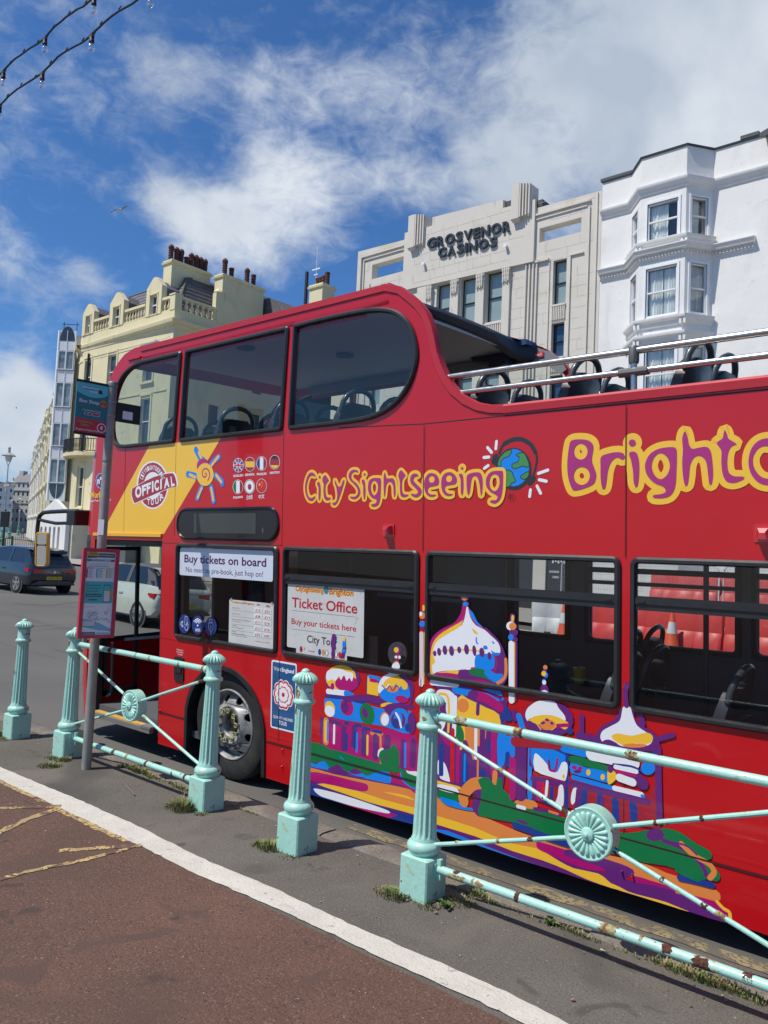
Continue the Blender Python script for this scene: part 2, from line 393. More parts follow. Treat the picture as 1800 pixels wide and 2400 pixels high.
# kerb stones, each a block of its own
kb = []
x = -15.2; rk = random.Random(3)
kroot = thing('kerb', 'row of worn brown granite kerb stones between the footway and the gutter', 'kerb', (-7, 3.93, -.1)); kroot['kind'] = 'structure'; del kroot['category']; del kroot['label']
while x < 3:
    L = rk.uniform(.78, 1.02); mb = MB(); n = 7
    y0 = 3.80+rk.uniform(-.012, .012); y1 = 4.035+rk.uniform(-.014, .014); t0 = rk.uniform(-.006, .006)
    top = []; 
    for i in range(n+1):
        xx = x+.006+(L-.012)*i/n; e = .02 if i in (0, n) else 0
        gz = G(xx)+.1
        top.append([(xx, y0+rk.uniform(-.006, .006)+e, gz-.09), (xx, y0+rk.uniform(-.006, .006)+e, gz-.004+t0), (xx, y0+.03+e, gz+.006+t0),
                    (xx, (y0+y1)/2, gz+.008+t0+rk.uniform(-.003, .003)), (xx, y1-.03-e, gz+.004+t0), (xx, y1+rk.uniform(-.01, .01)-e, gz-.014+t0), (xx, y1, gz-.1)])
    mb.loft(top, True, True, closed=False)
    mb.build('kerb_stone', M['kerb'], kroot, smooth=True, ang=50)
    x += L
gut = MB(); rk = random.Random(5)
xs = [-3.9+i*.12 for i in range(60)]
gut.add([p for x in xs for p in ((x, 4.285+rk.uniform(-.012, .012), G(x)+.004), (x, 4.39+rk.uniform(-.012, .012), G(x)+.004))], [(2*i, 2*i+2, 2*i+3, 2*i+1) for i in range(len(xs)-1)])
ORG[0] = Vector((0, 0, 0)); gut.build('yellow_line', M['dyel'], kind='structure', smooth=False)
gd = MB(); gd.add([(x, y, G(x)+.002) for x in (-30, -12, 3) for y in (4.03, 4.24)], [(0, 2, 3, 1), (2, 4, 5, 3)])
gd.build('gutter', mat('gutter_grit', (.10, .088, .074), .95, var=.3, vscale=4, bump=1, bscale=80, speck=[(60, .6, .7, (.26, .24, .2))]), kind='structure', smooth=False)

def painted(name, a, b, z, m, rag=.006, step=.05):   # a painted band between two edges, ragged
    def dens(pts):
        o = []; 
        for i in range(len(pts)-1):
            p, q = pts[i], pts[i+1]; k = max(1, int((q-p).length/step))
            o += [p.lerp(q, j/k) for j in range(k)]
        return o+[pts[-1]]
    n = 1
    A = [on_z(*p) for p in a]; B_ = [on_z(*p) for p in b]
    def resamp(P, n):
        L = [0]; 
        for i in range(1, len(P)): L.append(L[-1]+(P[i]-P[i-1]).length)
        o = []
        for j in range(n+1):
            s_ = L[-1]*j/n; i = max(k for k in range(len(L)) if L[k] <= s_+1e-9); i = min(i, len(P)-2)
            o.append(P[i].lerp(P[i+1], (s_-L[i])/max(1e-9, L[i+1]-L[i])))
        return o
    n = max(4, int((A[-1]-A[0]).length/step)); A = resamp(A, n); B_ = resamp(B_, n); vs = []; rr_ = random.Random(len(name)+n)
    for p, q in zip(A, B_):
        d = (q-p).normalized()
        p = p-d*rr_.uniform(-rag, rag); q = q+d*rr_.uniform(-rag, rag)
        g = lambda v: G(v.x)+.1+z
        vs += [(p.x, p.y, g(p)), (q.x, q.y, g(q))]
    mb = MB(); mb.add(vs, [(2*i, 2*i+1, 2*i+3, 2*i+2) for i in range(n)])
    return mb.build(name, m, kind='structure', smooth=False)
k1 = crop(0, 1700, 1.659); k2 = crop(1000, 1700, 2.074)
up = [k1(-260, 75), k1(0, 165), k1(300, 290), k1(560, 405), k1(760, 510), k1(1060, 635), k1(1400, 795), k1(1659, 905), k2(200, 1220), k2(400, 1305), k2(560, 1390), k2(680, 1452), k2(1100, 1660)]
lo = [k1(-300, 95), k1(0, 214), k1(230, 322), k1(480, 440), k1(760, 580), k1(1000, 684), k1(1250, 795), k1(1500, 917), k2(0, 1232), k2(200, 1324), k2(440, 1437), k2(560, 1500), k2(950, 1700)]
painted('white_line', up, lo, .0062, M['wline'], .006)
def band(path, w, **k):
    P = [on_z(*p) for p in path]; 
    a = []; b = []
    for i, p in enumerate(P):
        d = (P[min(i+1, len(P)-1)]-P[max(0, i-1)]).normalized(); nn = Vector((-d.y, d.x, 0))*w/2
        for L, q in ((a, p+nn), (b, p-nn)):
            L.append((900+FPX*(q-EYE).dot(rgt)/(q-EYE).dot(fwd), 1200-FPX*(q-EYE).dot(upv)/(q-EYE).dot(fwd)))
    return painted('hatch_line', a, b, k.get('z', .0056), M['yline'], .009, .03)
band([k1(-200, 108), k1(0, 221), k1(130, 280), k1(232, 330), k1(400, 412), k1(552, 474)], .05)
band([k1(-150, 330), k1(0, 325), k1(238, 317)], .05, z=.0068)
band([k1(-120, 480), k1(0, 418), k1(110, 368), k1(232, 326)], .055, z=.0076)
band([k1(230, 491), k1(400, 480), k1(548, 470)], .05, z=.0068)
band([k1(-60, 628), k1(0, 603), k1(150, 563), k1(330, 527), k1(548, 468)], .04, z=.0076)
# far lane marks seen past the bus
def dash(name, pts, w, m=None):
    P = [on_street(*p) for p in pts]; mb = MB(); vs = []
    for i, p in enumerate(P):
        d = (P[min(i+1, len(P)-1)]-P[max(0, i-1)]); d.z = 0; d.normalize(); nn = Vector((-d.y, d.x, 0))*w/2
        for q in (p+nn, p-nn): vs.append((q.x, q.y, G(q.x)+.004))
    mb.add(vs, [(2*i, 2*i+1, 2*i+3, 2*i+2) for i in range(len(P)-1)]); return mb.build(name, m or M['wline'], kind='structure', smooth=False)
q = crop(0, 1300, 6.505)
def flat_dash(pts, w):
    P = [on_z(*p, -.1) for p in pts]; mb = MB(); vs = []; rr_ = random.Random(int(pts[0][0]*7))
    for i, p in enumerate(P):
        d = (P[min(i+1, len(P)-1)]-P[max(0, i-1)]); d.normalize(); nn = Vector((-d.y, d.x, 0))*w/2
        vs += [(p+nn*rr_.uniform(.6, 1.1))+Vector((0, 0, .004)), (p-nn*rr_.uniform(.6, 1.1))+Vector((0, 0, .004))]
    mb.add(vs, [(2*i, 2*i+1, 2*i+3, 2*i+2) for i in range(len(P)-1)]); return mb.build('road_marking', M['wline'], kind='structure', smooth=False)
flat_dash([q(-60, 1415), q(0, 1428), q(110, 1450), q(220, 1475)], .10)
flat_dash([q(470, 1545), q(560, 1568), q(640, 1590), q(725, 1608)], .09)
flat_dash([q(960, 1685), q(1020, 1690), q(1090, 1705)], .08)
for a_, b_ in (((470, 1478), (550, 1462)), ((580, 1518), (740, 1490)), ((620, 1530), (900, 1478)), ((710, 1555), (950, 1520)), ((690, 1500), (820, 1470)), ((780, 1575), (980, 1540)), ((900, 1578), (1090, 1535)), ((1000, 1610), (1060, 1620))):
    flat_dash([q(*a_), q((a_[0]+b_[0])/2, (a_[1]+b_[1])/2+4), q(*b_)], .09)
mb = MB(); vs = []
for x in (-26, -12, -4, 4, 14): vs += [(x, 21.75, G(x)+.004), (x, 21.95, G(x)+.004)]
mb.add(vs, [(2*i, 2*i+2, 2*i+3, 2*i+1) for i in range(4)]); mb.build('lane_edge_line', M['wline'], kind='structure', smooth=False)
# cracks and tar seams across the carriageway
tar = mat('tar_seam', (.035, .034, .034), .7)
for pts in ([(0, 1490), (60, 1487), (120, 1482), (200, 1478)], [(60, 1494), (120, 1490), (180, 1486)], [(30, 1440), (110, 1444), (180, 1436)], [(0, 1419), (60, 1420), (130, 1424)]):
    P = [on_z(*p, -.1) for p in pts]; vs = []
    for i, p in enumerate(P): vs += [(p.x, p.y-.035, -.1+.003+G(p.x)+.1), (p.x, p.y+.035, -.1+.003+G(p.x)+.1)]
    mb = MB(); mb.add(vs, [(2*i, 2*i+2, 2*i+3, 2*i+1) for i in range(len(P)-1)]); mb.build('tar_seam', tar, kind='structure', smooth=False)
# manhole-like hole in the road by the kerb
# ------------------------------------------------------------------ railings
def bollard_shape():
    base = MB(); s_ = .093
    base.bbox(-s_, -s_, -.05, s_, s_, .225, .008)
    col = MB()
    col.lathe([(.075, .222), (.080, .235), (.088, .243), (.094, .256), (.096, .268), (.093, .281), (.084, .292), (.074, .300), (.071, .312)], 32)
    pr = [(.068, .306, 0), (.0675, .318, 0), (.0675, .322, .05), (.067, .335, .125), (.066, .36, .135)] + \
         [(.066-.0145*i/8, .36+.50*i/8, .135) for i in range(1, 9)] + [(.0505, .875, .125), (.0505, .884, .05), (.0505, .889, 0), (.0505, .897, 0)]
    col.lathe(pr, 112, flute=14)
    neck = MB()
    neck.lathe([(.052, .893), (.062, .897), (.069, .905), (.070, .914), (.066, .923), (.057, .929), (.0545, .934), (.0545, 1.018), (.057, 1.020), (.057, 1.026)], 32)
    seam = MB(); seam.lathe([(.0565, 1.0245), (.0575, 1.026), (.0575, 1.029), (.0565, 1.0305)], 32)
    cap = MB()
    pr = [(.052, 1.029, 0), (.066, 1.030, 0), (.078, 1.036, .16), (.083, 1.046, .19), (.080, 1.058, .17), (.070, 1.071, .13), (.053, 1.084, .09), (.036, 1.092, .03), (.028, 1.096, 0), (.026, 1.104, 0), (.019, 1.112, 0), (.009, 1.117, 0), (.001, 1.118, 0)]
    cap.lathe(pr, 160, flute=20)
    return base, col, neck, seam, cap
bs = bollard_shape()
def bollard(x, y, label, rz=0, stains=(), text=False):
    t = thing('railing_bollard', label, 'bollard', (x, y, 0), rz, 'aqua cast iron bollards along the kerb')
    ORG[0] = Vector((0, 0, 0))
    bs[0].build('base', M['aqua'], t, ang=40); cl = bs[1].build('column', M['aqua'], t, ang=30); bs[2].build('neck', M['aqua'], t, ang=30)
    bs[3].build('seam', M['rust'], t); bs[4].build('cap', M['aqua'], t, ang=30)
    rr_ = random.Random(int(x*100))
    for (a0, z0, da, dz, kk) in stains:        # rust stains lying on neck and column
        mb = MB(); n = 12; 
        rad = lambda z: (.0552 if .934 < z < 1.018 else .0595 if z > .89 else .0665-.0145*(z-.36)/.5+.0012)
        c0 = (math.cos(a0)*0, 0); vs = []
        pts = [(a0+da*math.cos(R(360*i/n))*rr_.uniform(.7, 1.15), z0+dz*math.sin(R(360*i/n))*rr_.uniform(.7, 1.15)) for i in range(n)]
        vs = [((rad(z)+.0012)*math.cos(a), (rad(z)+.0012)*math.sin(a), z) for a, z in pts]+[((rad(z0)+.003)*math.cos(a0), (rad(z0)+.003)*math.sin(a0), z0)]
        mb.add(vs, [(i, (i+1) % n, n) for i in range(n)]); mb.build('rust_stain', M[kk], t)
    if text:
        mb = MB(); f = lambda a, z: (.0655*math.cos(a), .0655*math.sin(a), z)
        for a_, z_, w_, h_ in ((-2.25, .62, .10, .03), (-2.0, .63, .06, .02), (-1.75, .62, .05, .035), (-1.45, .62, .06, .035), (-2.1, .615, .2, .008)):
            mb.add([f(a_-w_/2, z_-h_/2), f(a_+w_/2, z_-h_/2), f(a_+w_/2, z_+h_/2), f(a_-w_/2, z_+h_/2)], [(0, 1, 2, 3)])
        mb.build('worn_stencil', M['black'], t)
    return t
BYL = 3.652
V = -2.0
bollard(-7.52, 3.588, 'aqua fluted bollard standing alone nearest the road, farthest along the row', 0, [(-1.9, .50, .05, .02, 'rust'), (-2.2, .42, .04, .03, 'rust'), (-2.6, .99, .3, .02, 'aquarust')], text=True)
bollard(-6.58, 3.60, 'aqua bollard half hidden behind the bus timetable case', .02, [(-2.1, .985, .9, .022, 'aquarust'), (-1.6, .975, .16, .03, 'rust'), (-1.8, .912, .9, .004, 'aquarust')])
bollard(-4.645, 3.622, 'aqua bollard in front of the bus wheel, weeds at its foot, ending the farther railing', -.02, [(-2.4, .975, .25, .022, 'aquarust'), (-1.2, .99, .04, .008, 'rust'), (-2.0, .62, .03, .02, 'rust'), (-1.7, .16, .05, .03, 'rust')])
bollard(-3.615, 3.54, 'aqua bollard with a rust-streaked neck standing alone before the tour badge', .015, [(-2.3, .985, .5, .03, 'rust'), (-2.0, .965, .8, .032, 'aquarust'), (-1.9, .50, .04, .05, 'rust'), (-2.3, .86, .4, .025, 'aquarust'), (-2.3, .37, .03, .03, 'rust')])
bollard(-2.66, 3.58, 'nearest and largest aqua bollard, carrying the near railing, grass at its foot', 0, [(-2.5, .97, .3, .02, 'aquarust'), (-1.5, .96, .3, .012, 'aquarust')])
bollard(-.70, 3.575, 'aqua bollard at the far right end of the near railing', 0)

def rail_panel(x0, x1, label, patches):
    xm = (x0+x1)/2; t = thing('railing', label, 'railing', (xm, BYL, 0), 0, 'aqua tube railings between the bollards')
    zt, zb, zc = .975, .168, .582
    def rail(name, a, b, r_, n=14):
        mb = MB(); a, b = Vector(a), Vector(b); k = max(2, int((b-a).length/.12)); pts = [a.lerp(b, i/k) for i in range(k+1)]
        rr_ = random.Random(int(r_*1e4)+int(a.z*100)); pts = [p+Vector((0, rr_.uniform(-.0008, .0008), rr_.uniform(-.0008, .0008))) for p in pts]
        mb.tube(pts, r_, n); return mb.build(name, M['aqua'], t)
    rail('top_rail', (x0+.045, BYL, zt), (x1-.045, BYL, zt), .0225)
    rail('bottom_rail', (x0+.10, BYL, zb), (x1-.10, BYL, zb), .0225)
    for sx in (-1, 1):
        e = x0 if sx < 0 else x1
        rail('brace', (e-sx*.052, BYL, .905), (xm+sx*.085, BYL, zc+.045), .0115, 10)
        rail('brace', (e-sx*.060, BYL, .285), (xm+sx*.085, BYL, zc-.045), .0115, 10)
        mb = MB(); mb.box(e-sx*.09, BYL-.012, .115, e-sx*.125, BYL+.012, .222); mb.box(e-sx*.09, BYL-.03, .13, e-sx*.102, BYL+.03, .2); mb.build('bracket', M['aqua'], t)
        mb = MB(); mb.cyl((e-sx*.045, BYL, zt), (e-sx*.075, BYL, zt), .027, n=14); mb.build('collar', M['aqua'], t)
    # rosette drum
    dr = MB(); n = 40; R0 = .122
    def ring(y, r_): return [(xm+r_*math.cos(2*math.pi*j/n), BYL+y, zc+r_*math.sin(2*math.pi*j/n)) for j in range(n)]
    dr.loft([ring(-.040, R0*.90), ring(-.043, R0*.95), ring(-.040, R0), ring(.040, R0), ring(.043, R0*.95), ring(.040, R0*.90)], True, True)
    rs = dr.build('rosette', M['aqua'], t, ang=40)
    for side in (-1, 1):
        mb = MB()
        for j in range(20):
            a = 2*math.pi*j/20; rings = []
            for k_, (rr_, hw, hh) in enumerate(((.030, .004, .002), (.045, .0065, .008), (.070, .0095, .011), (.088, .0125, .012), (.098, .0105, .008), (.1015, .003, .001))):
                cx_, cz_ = math.cos(a)*rr_, math.sin(a)*rr_; tx, tz = -math.sin(a), math.cos(a)
                rings.append([(xm+cx_+tx*hw*q_, BYL+side*(.040+hh*h_), zc+cz_+tz*hw*q_) for q_, h_ in ((-1, 0), (-.7, .7), (0, 1), (.7, .7), (1, 0))])
            mb.loft(rings, closed=False)
        mb.build('petals', M['aqua'], rs, ang=60)
        mb = MB(); rings = [[(xm+r_*math.cos(2*math.pi*j/20), BYL+side*y_, zc+r_*math.sin(2*math.pi*j/20)) for j in range(20)] for r_, y_ in ((.031, .040), (.033, .046), (.029, .054), (.017, .059), (.010, .062), (.008, .067), (.002, .069))]
        mb.loft(rings, False, True); mb.build('boss', M['aqua'], rs)
    for (which, s_, ln, k_) in patches:       # rust breaking through the paint, as thin sleeves with ragged ends
        if which == 't': a, b, r_ = Vector((x0, BYL, zt)), Vector((x1, BYL, zt)), .0236
        elif which == 'b': a, b, r_ = Vector((x0, BYL, zb)), Vector((x1, BYL, zb)), .0236
        else:
            sx = 1 if 'r' in which else -1; e = x1 if sx > 0 else x0; up_ = 'u' in which
            a = Vector((e-sx*.052, BYL, .905 if up_ else .285)); b = Vector((xm+sx*.085, BYL, zc+(.045 if up_ else -.045))); r_ = .0124
            if sx > 0: a, b = b, a
        d = (b-a); L = d.length; d.normalize(); c0 = a+d*s_*L; n = 18; o_ = d.orthogonal().normalized(); p_ = d.cross(o_)
        rr_ = random.Random(int(s_*1000)+len(which)); rings = []; ph_ = rr_.uniform(0, 6.28)
        e0 = [-ln/2*rr_.uniform(.55, 1.2) for _ in range(n)]; e1 = [ln/2*rr_.uniform(.55, 1.2) for _ in range(n)]
        for k2_ in range(7):
            f_ = k2_/6
            rings.append([c0+d*(e0[j]*(1-f_)+e1[j]*f_)+(o_*math.cos(2*math.pi*j/n)+p_*math.sin(2*math.pi*j/n))*(r_+(rr_.uniform(0, .0020)-.0032*max(0, math.sin(2*math.pi*j/n+ph_)) if 0 < k2_ < 6 else -.0015)) for j in range(n)])
        mb = MB(); mb.loft(rings); mb.build('rust_patch', M['rust' if k_ else 'aquarust'], t, ang=70)
BYL = 3.578
rail_panel(-2.66, -.70, 'aqua tube railing with cross braces and round rosette, nearest, rust patches', [('t', .113, .085, 0), ('t', .112, .045, 1), ('t', .29, .05, 0), ('t', .30, .022, 1), ('t', .60, .07, 0), ('t', .60, .036, 1),
    ('b', .115, .045, 1), ('b', .12, .12, 0), ('b', .305, .03, 1), ('b', .545, .06, 1), ('b', .55, .09, 0), ('b', .63, .02, 0), ('b', .69, .05, 1), ('b', .765, .085, 1), ('b', .77, .12, 0), ('b', .86, .04, 1),
    ('lu', .93, .04, 1), ('lu', .5, .04, 0), ('lu', .82, .03, 1), ('ll', .72, .035, 1), ('ll', .50, .02, 0), ('ll', .2, .02, 0), ('ru', .3, .06, 0), ('ru', .26, .02, 1), ('ru', .5, .02, 1), ('rl', .05, .05, 1), ('rl', .3, .02, 1), ('rl', .52, .03, 1), ('rl', .6, .05, 0), ('rl', .95, .06, 0)])
BYL = 3.608
rail_panel(-6.58, -4.645, 'aqua tube railing beside the bus door with cross braces and round rosette, farther', [('t', .965, .055, 1), ('t', .96, .08, 0), ('t', .80, .03, 0), ('t', .80, .014, 1), ('t', .60, .028, 0), ('t', .5, .012, 1), ('t', .33, .04, 0), ('t', .3, .06, 1),
    ('b', .20, .04, 0), ('b', .21, .018, 1), ('b', .38, .05, 1), ('b', .48, .05, 0), ('b', .62, .03, 1), ('b', .80, .028, 1), ('b', .88, .03, 1), ('b', .935, .03, 1), ('lu', .93, .04, 1), ('rl', .1, .05, 0), ('ru', .93, .12, 1), ('ru', .35, .02, 1), ('lu', .2, .03, 0)])
# ------------------------------------------------------------------ the bus
M['red'] = mat('red_bus_paint', (.50, .0035, .0085), .34, var=.03, vscale=1.5, spec=.4, coat=.5, dirt=[(2.2, .62, .9, (.46, .012, .018), (1, 1, .4))])
M['redroof'] = mat('faded_red_roof_paint', (.46, .018, .032), .5, var=.05, vscale=2, spec=.4, coat=.15)
M['byel'] = mat('yellow_bus_paint', (.80, .42, .030), .32, var=.02, coat=.5)
M['navy'] = mat('navy_moulding', (.012, .018, .040), .42, var=.1)
M['steel'] = mat('polished_steel_tube', (.50, .49, .47), .30, metal=1.0, var=.06, vscale=20)
M['gasket'] = mat('window_gasket', (.020, .021, .023), .40, var=.15, vscale=10, spec=.55)
M['tint'] = glass('tinted_upper_glass', (.70, .755, .76), .85, .015, .06)
M['low'] = glass('lower_glass', (.76, .76, .77), .85, .015, .045)
M['clear'] = glass('clear_glass', (.84, .88, .86), 1.0, .01, .05)
M['inner'] = mat('grey_interior_panel', (.24, .245, .25), .6)
M['darkin'] = mat('dark_interior_panel', (.085, .085, .092), .7)
M['ceil'] = mat('pale_interior_ceiling', (.66, .67, .68), .6)
M['seatp'] = mat('grey_seat_shell', (.036, .040, .043), .38, var=.1, coat=.2)
M['seatl'] = mat('black_seat_shell', (.06, .062, .068), .42, var=.1)
M['grab'] = mat('dark_grab_rail', (.05, .06, .068), .35, coat=.3)
M['cabred'] = mat('red_cab_panel', (.30, .010, .012), .5)
M['white'] = mat('white_print', (.80, .81, .83), .45, var=.02)
M['handle'] = mat('yellow_handle', (.70, .50, .04), .4)
busr = bpy.data.objects.new('tour_bus', None); C.objects.link(busr); BX0 = -3.6
busr.location = (BX0, BO.y, BO.z); busr.rotation_euler = (LEAN, 0, 0)
tag(busr, 'red open-top double-decker sightseeing bus with a colourful domed-palace mural', 'bus')
ORG[0] = Vector((0, 0, 0))
def L3(u, w, v): return (u-BX0, w, v)
def P0(d): return lambda a, b: L3(a, d, b)
WB = 2.32                                     # body width
REAR = 3.3
def bb(*pts): return [bus(*p) for p in pts]
c7 = crop(350, 1480, 4.74)
HUB = (-5.38, .475)
arch = [(HUB[0]+.60*math.cos(R(a))*(.92), HUB[1]+.12+.50*math.sin(R(a)) if a not in (0, 180) else .14) for a in range(180, -1, -10)]
arch = [(-5.95, .14), (-5.945, .42)] + [(-5.405+.545*math.cos(R(a)), .44+.53*math.sin(R(a))) for a in range(170, 9, -10)] + [(-4.865, .42), (-4.86, .14)]
arch2 = [(u+5.7, v) for u, v in arch]
top_s = [(-3.62, 3.91), (-3.52, 3.86), (-3.43, 3.79), (-3.35, 3.72), (-3.285, 3.64), (-3.24, 3.55), (-3.21, 3.45), (-3.19, 3.36), (-3.155, 3.27), (-3.11, 3.18), (-3.04, 3.09), (-2.95, 3.02), (-2.85, 2.97), (-2.75, 2.945), (-2.63, 2.935)]
front_s = [(-6.9, 3.91), (-7.08, 3.87), (-7.20, 3.80), (-7.33, 3.68), (-7.42, 3.54), (-7.50, 3.35), (-7.56, 3.1), (-7.60, 2.6), (-7.63, 2.1), (-7.64, 2.04)]
DU0, DU1 = -7.56, -6.36
outline = [(DU0-.08, 2.04), (DU0-.08, .15), (DU0, .15), (DU0, 2.02), (DU1, 2.02), (DU1, .14)] + arch + [(-4.3, .14), (-1.6, .155)] + [(u, v) for u, v in arch2] + [(REAR, .17), (REAR, 2.935)] + list(reversed(top_s)) + front_s[:-1]
def win(x0, x1, v0, v1, r_=.045): return rrect(x0, v0, x1, v1, r_)
LOW = [('a', -6.125, -4.745), ('b', -4.685, -3.32), ('c', -3.255, -1.88), ('d', -1.815, -.44), ('e', -.375, 1.0), ('f', 1.06, 2.4)]
c5 = crop(200, 600, 1.8433); c3 = crop(60, 550, 3.687)
U3 = spline([(-4.60, 3.765), (-4.35, 3.77), (-3.95, 3.765), (-3.72, 3.745), (-3.54, 3.69), (-3.42, 3.58), (-3.36, 3.44), (-3.355, 3.30), (-3.43, 3.13), (-3.57, 3.01), (-3.78, 2.945), (-4.09, 2.93), (-4.4, 2.93)], 4)+[(-4.65, 2.93)]
U3 = [(-4.605, 3.765)]+U3[1:]
U2 = [(-6.045, 3.765), (-4.665, 3.765), (-4.725, 2.93), (-6.115, 2.93)]
U1 = [(-6.11, 3.765), (-6.19, 2.93)]+spline([(-7.00, 2.93), (-7.16, 2.95), (-7.26, 3.02), (-7.30, 3.14), (-7.29, 3.30), (-7.25, 3.46), (-7.18, 3.59), (-7.06, 3.69), (-6.88, 3.75), (-6.7, 3.765)], 4)
def rounded(pts, r_):
    o = []; n = len(pts)
    for i in range(n):
        a, b, c_ = Vector(pts[i-1]), Vector(pts[i]), Vector(pts[(i+1) % n]); d0 = (a-b); d1 = (c_-b)
        if d0.length < 3*r_ or d1.length < 3*r_ or abs(d0.angle(d1)-math.pi) < .5: o.append(tuple(b)); continue
        p0 = b+d0.normalized()*r_; p1 = b+d1.normalized()*r_
        for k in range(5): t = k/4; o.append(tuple(p0.lerp(b, t).lerp(b.lerp(p1, t), t)))
    return o
UPW = [rounded(U1, .035), rounded(U2, .035), rounded(U3, .035)]
holes = [win(a, b, 1.145, 2.0) for _, a, b in LOW] + UPW
dest = rrect(-6.13, 2.035, -4.74, 2.325, .135)
def hole_in(h): return offset_poly(h, -.012)
side = MB(); side.plate(outline, [hole_in(h) for h in holes], P0(0), P0(.045))
side.build('side_panel', M['red'], busr, ang=20)
# far side, same openings but its own lower windows
FAR = [(-7.35, -6.45), (-3.92, -3.36), (-3.17, -1.90), (-1.78, -.5), (-.4, .95)]
sh = -.10
top_f = [(u+sh, v) for u, v in top_s]
outf = [(DU0-.08, .15)]+[(REAR, .17), (REAR, 2.935)]+list(reversed(top_f))+front_s
U3f = [(max(-4.65, u+sh) if u > -4.3 else u, v) for u, v in U3]
far = MB(); far.plate(outf, [win(a, b, 1.20, 2.0) for a, b in FAR]+[rounded(U1, .03), rounded(U2, .03), rounded(U3, .03)], P0(WB), P0(WB-.045))
far.build('far_side_panel', M['red'], busr, ang=20)
mb = MB(); mb.plate([(DU0, .35), (REAR-.05, .35), (REAR-.05, 2.12), (DU0, 2.12)], [win(a+.02, b-.02, 1.22, 1.98) for a, b in FAR], P0(WB-.05), P0(WB-.07)); mb.build('inner_lining', M['inner'], busr)
# window panes and gaskets
def gasket(poly, wout=.030, win_=.032, name='window', glassm='low', dep=.004, label=None, prof=(.0, -.026)):
    o = MB(); A = offset_poly(poly, .004); B_ = offset_poly(poly, -win_); A2 = offset_poly(poly, -.008); B2 = offset_poly(poly, -win_+.008)
    rings = [[L3(u, w, v) for u, v in pl] for pl, w in ((A, .0), (A, -.012), (A2, -.024), (B2, -.024), (B_, -.012), (B_, .012))]
    o.loft([rings[i] for i in range(6)])
    fr = o.build(name, M['gasket'], busr, label=label, ang=40)
    g = MB(); g.plate(offset_poly(poly, -win_+.004), None, P0(dep), None); g.build('pane', M[glassm], fr, smooth=False)
    return fr
for k, a, b in LOW:
    poly = win(a, b, 1.145, 2.0)
    fr = gasket(poly, name='window', dep=.006)
    if k != 'a':
        mb = MB(); v0 = 1.745; mb.box(*L3(a+.03, -.018, v0), *L3(b-.03, .012, v0+.030)); mb.box(*L3(a+.03, -.012, v0+.030), *L3(b-.03, .012, v0+.042)); mb.box(*L3(a+.03, -.010, 1.71), *L3(b-.03, .012, v0))
        mb.box(*L3(a+.045, -.024, v0+.008), *L3(a+.085, -.016, v0+.02)); mb.box(*L3(b-.085, -.024, v0+.008), *L3(b-.045, -.016, v0+.02)); mb.build('vent_bar', M['gasket'], fr)
for u in UPW: gasket(u, name='window', glassm='tint', dep=.006, label='tinted upper deck window')
for u in (rounded(U1, .03), rounded(U2, .03), rounded(U3, .03)):
    g = MB(); g.plate(u, None, P0(WB-.02), None); g.build('far_pane', M['clear'], busr)
for a, b in FAR:
    g = MB(); g.plate(win(a, b, 1.2, 2.0), None, P0(WB-.02), None); g.build('far_pane', M['clear'], busr)
    g = MB()
    for x_ in (a, b): g.box(*L3(x_-.02, WB-.10, 1.19), *L3(x_+.02, WB-.02, 2.0))
    g.box(*L3(a, WB-.10, 1.18), *L3(b, WB-.02, 1.215))
    if a > -3.5: g.box(*L3(a, WB-.09, 1.80), *L3(b, WB-.02, 1.845)); g.box(*L3(a, WB-.09, 1.70), *L3(b, WB-.02, 1.73))
    g.build('far_window_frame', M['darkin'], busr)
# roof: a crowned skin from the front dome back to the cut-away
prof = [(0.0, 3.755), (0.0, 3.80), (.012, 3.845), (.04, 3.885), (.09, 3.912), (.16, 3.925), (.40, 3.945), (WB/2, 3.955)]
prof = prof+[(WB-w, v) for w, v in reversed(prof[:-1])]
def roofsec(u, drop=0, inset=0, su=0): return [L3(u+su*0, w+(inset if w < WB/2 else -inset), v-drop) for w, v in prof]
mb = MB(); mb.loft([roofsec(u) for u in (-6.75, -6.2, -5.4, -4.6, -3.95)]+[[L3(-3.62 if w < .03 or w > WB-.03 else -3.66 if w < .06 or w > WB-.06 else -3.74 if w < .2 or w > WB-.2 else -3.83, w, v) for w, v in prof]], closed=False)
mb.loft([[L3(u, w+(.03 if w < WB/2 else -.03), v-.05) for w, v in prof] for u in (-6.75, -3.86)], closed=False)
mb.build('roof', M['redroof'], busr, ang=50)
mb = MB()   # bevelled fascia along the roof edge and round the cut-away
pth = [(-6.78, 3.905), (-3.66, 3.905)]+top_s[1:]
A = [(u, v) for u, v in pth]
def offp(pts, d):
    o = []
    for i, p in enumerate(pts):
        a, b = Vector(pts[max(0, i-1)]), Vector(pts[min(len(pts)-1, i+1)]); t = (b-a).normalized(); o.append((p[0]-t.y*d, p[1]+t.x*d))
    return o
r1_, r2_, r3_, r4_ = offp(A, -.055), offp(A, .0), offp(A, .006), offp(A, .004)
mb.loft([[L3(u, -.001, v) for u, v in r1_], [L3(u, -.010, v) for u, v in offp(A, -.048)], [L3(u, -.010, v) for u, v in r2_], [L3(u, .004, v) for u, v in r3_], [L3(u, .05, v) for u, v in r4_]], closed=False)
mb.build('roof_fascia', M['redroof'], busr, ang=40)
mb = MB(); capr = [(u, .0, v) for u, v in top_s]; 
mb.loft([[L3(u, w, v+.002) for u, v in top_s] for w in (-.004, .055)], closed=False); mb.build('cutaway_edge', M['redroof'], busr)
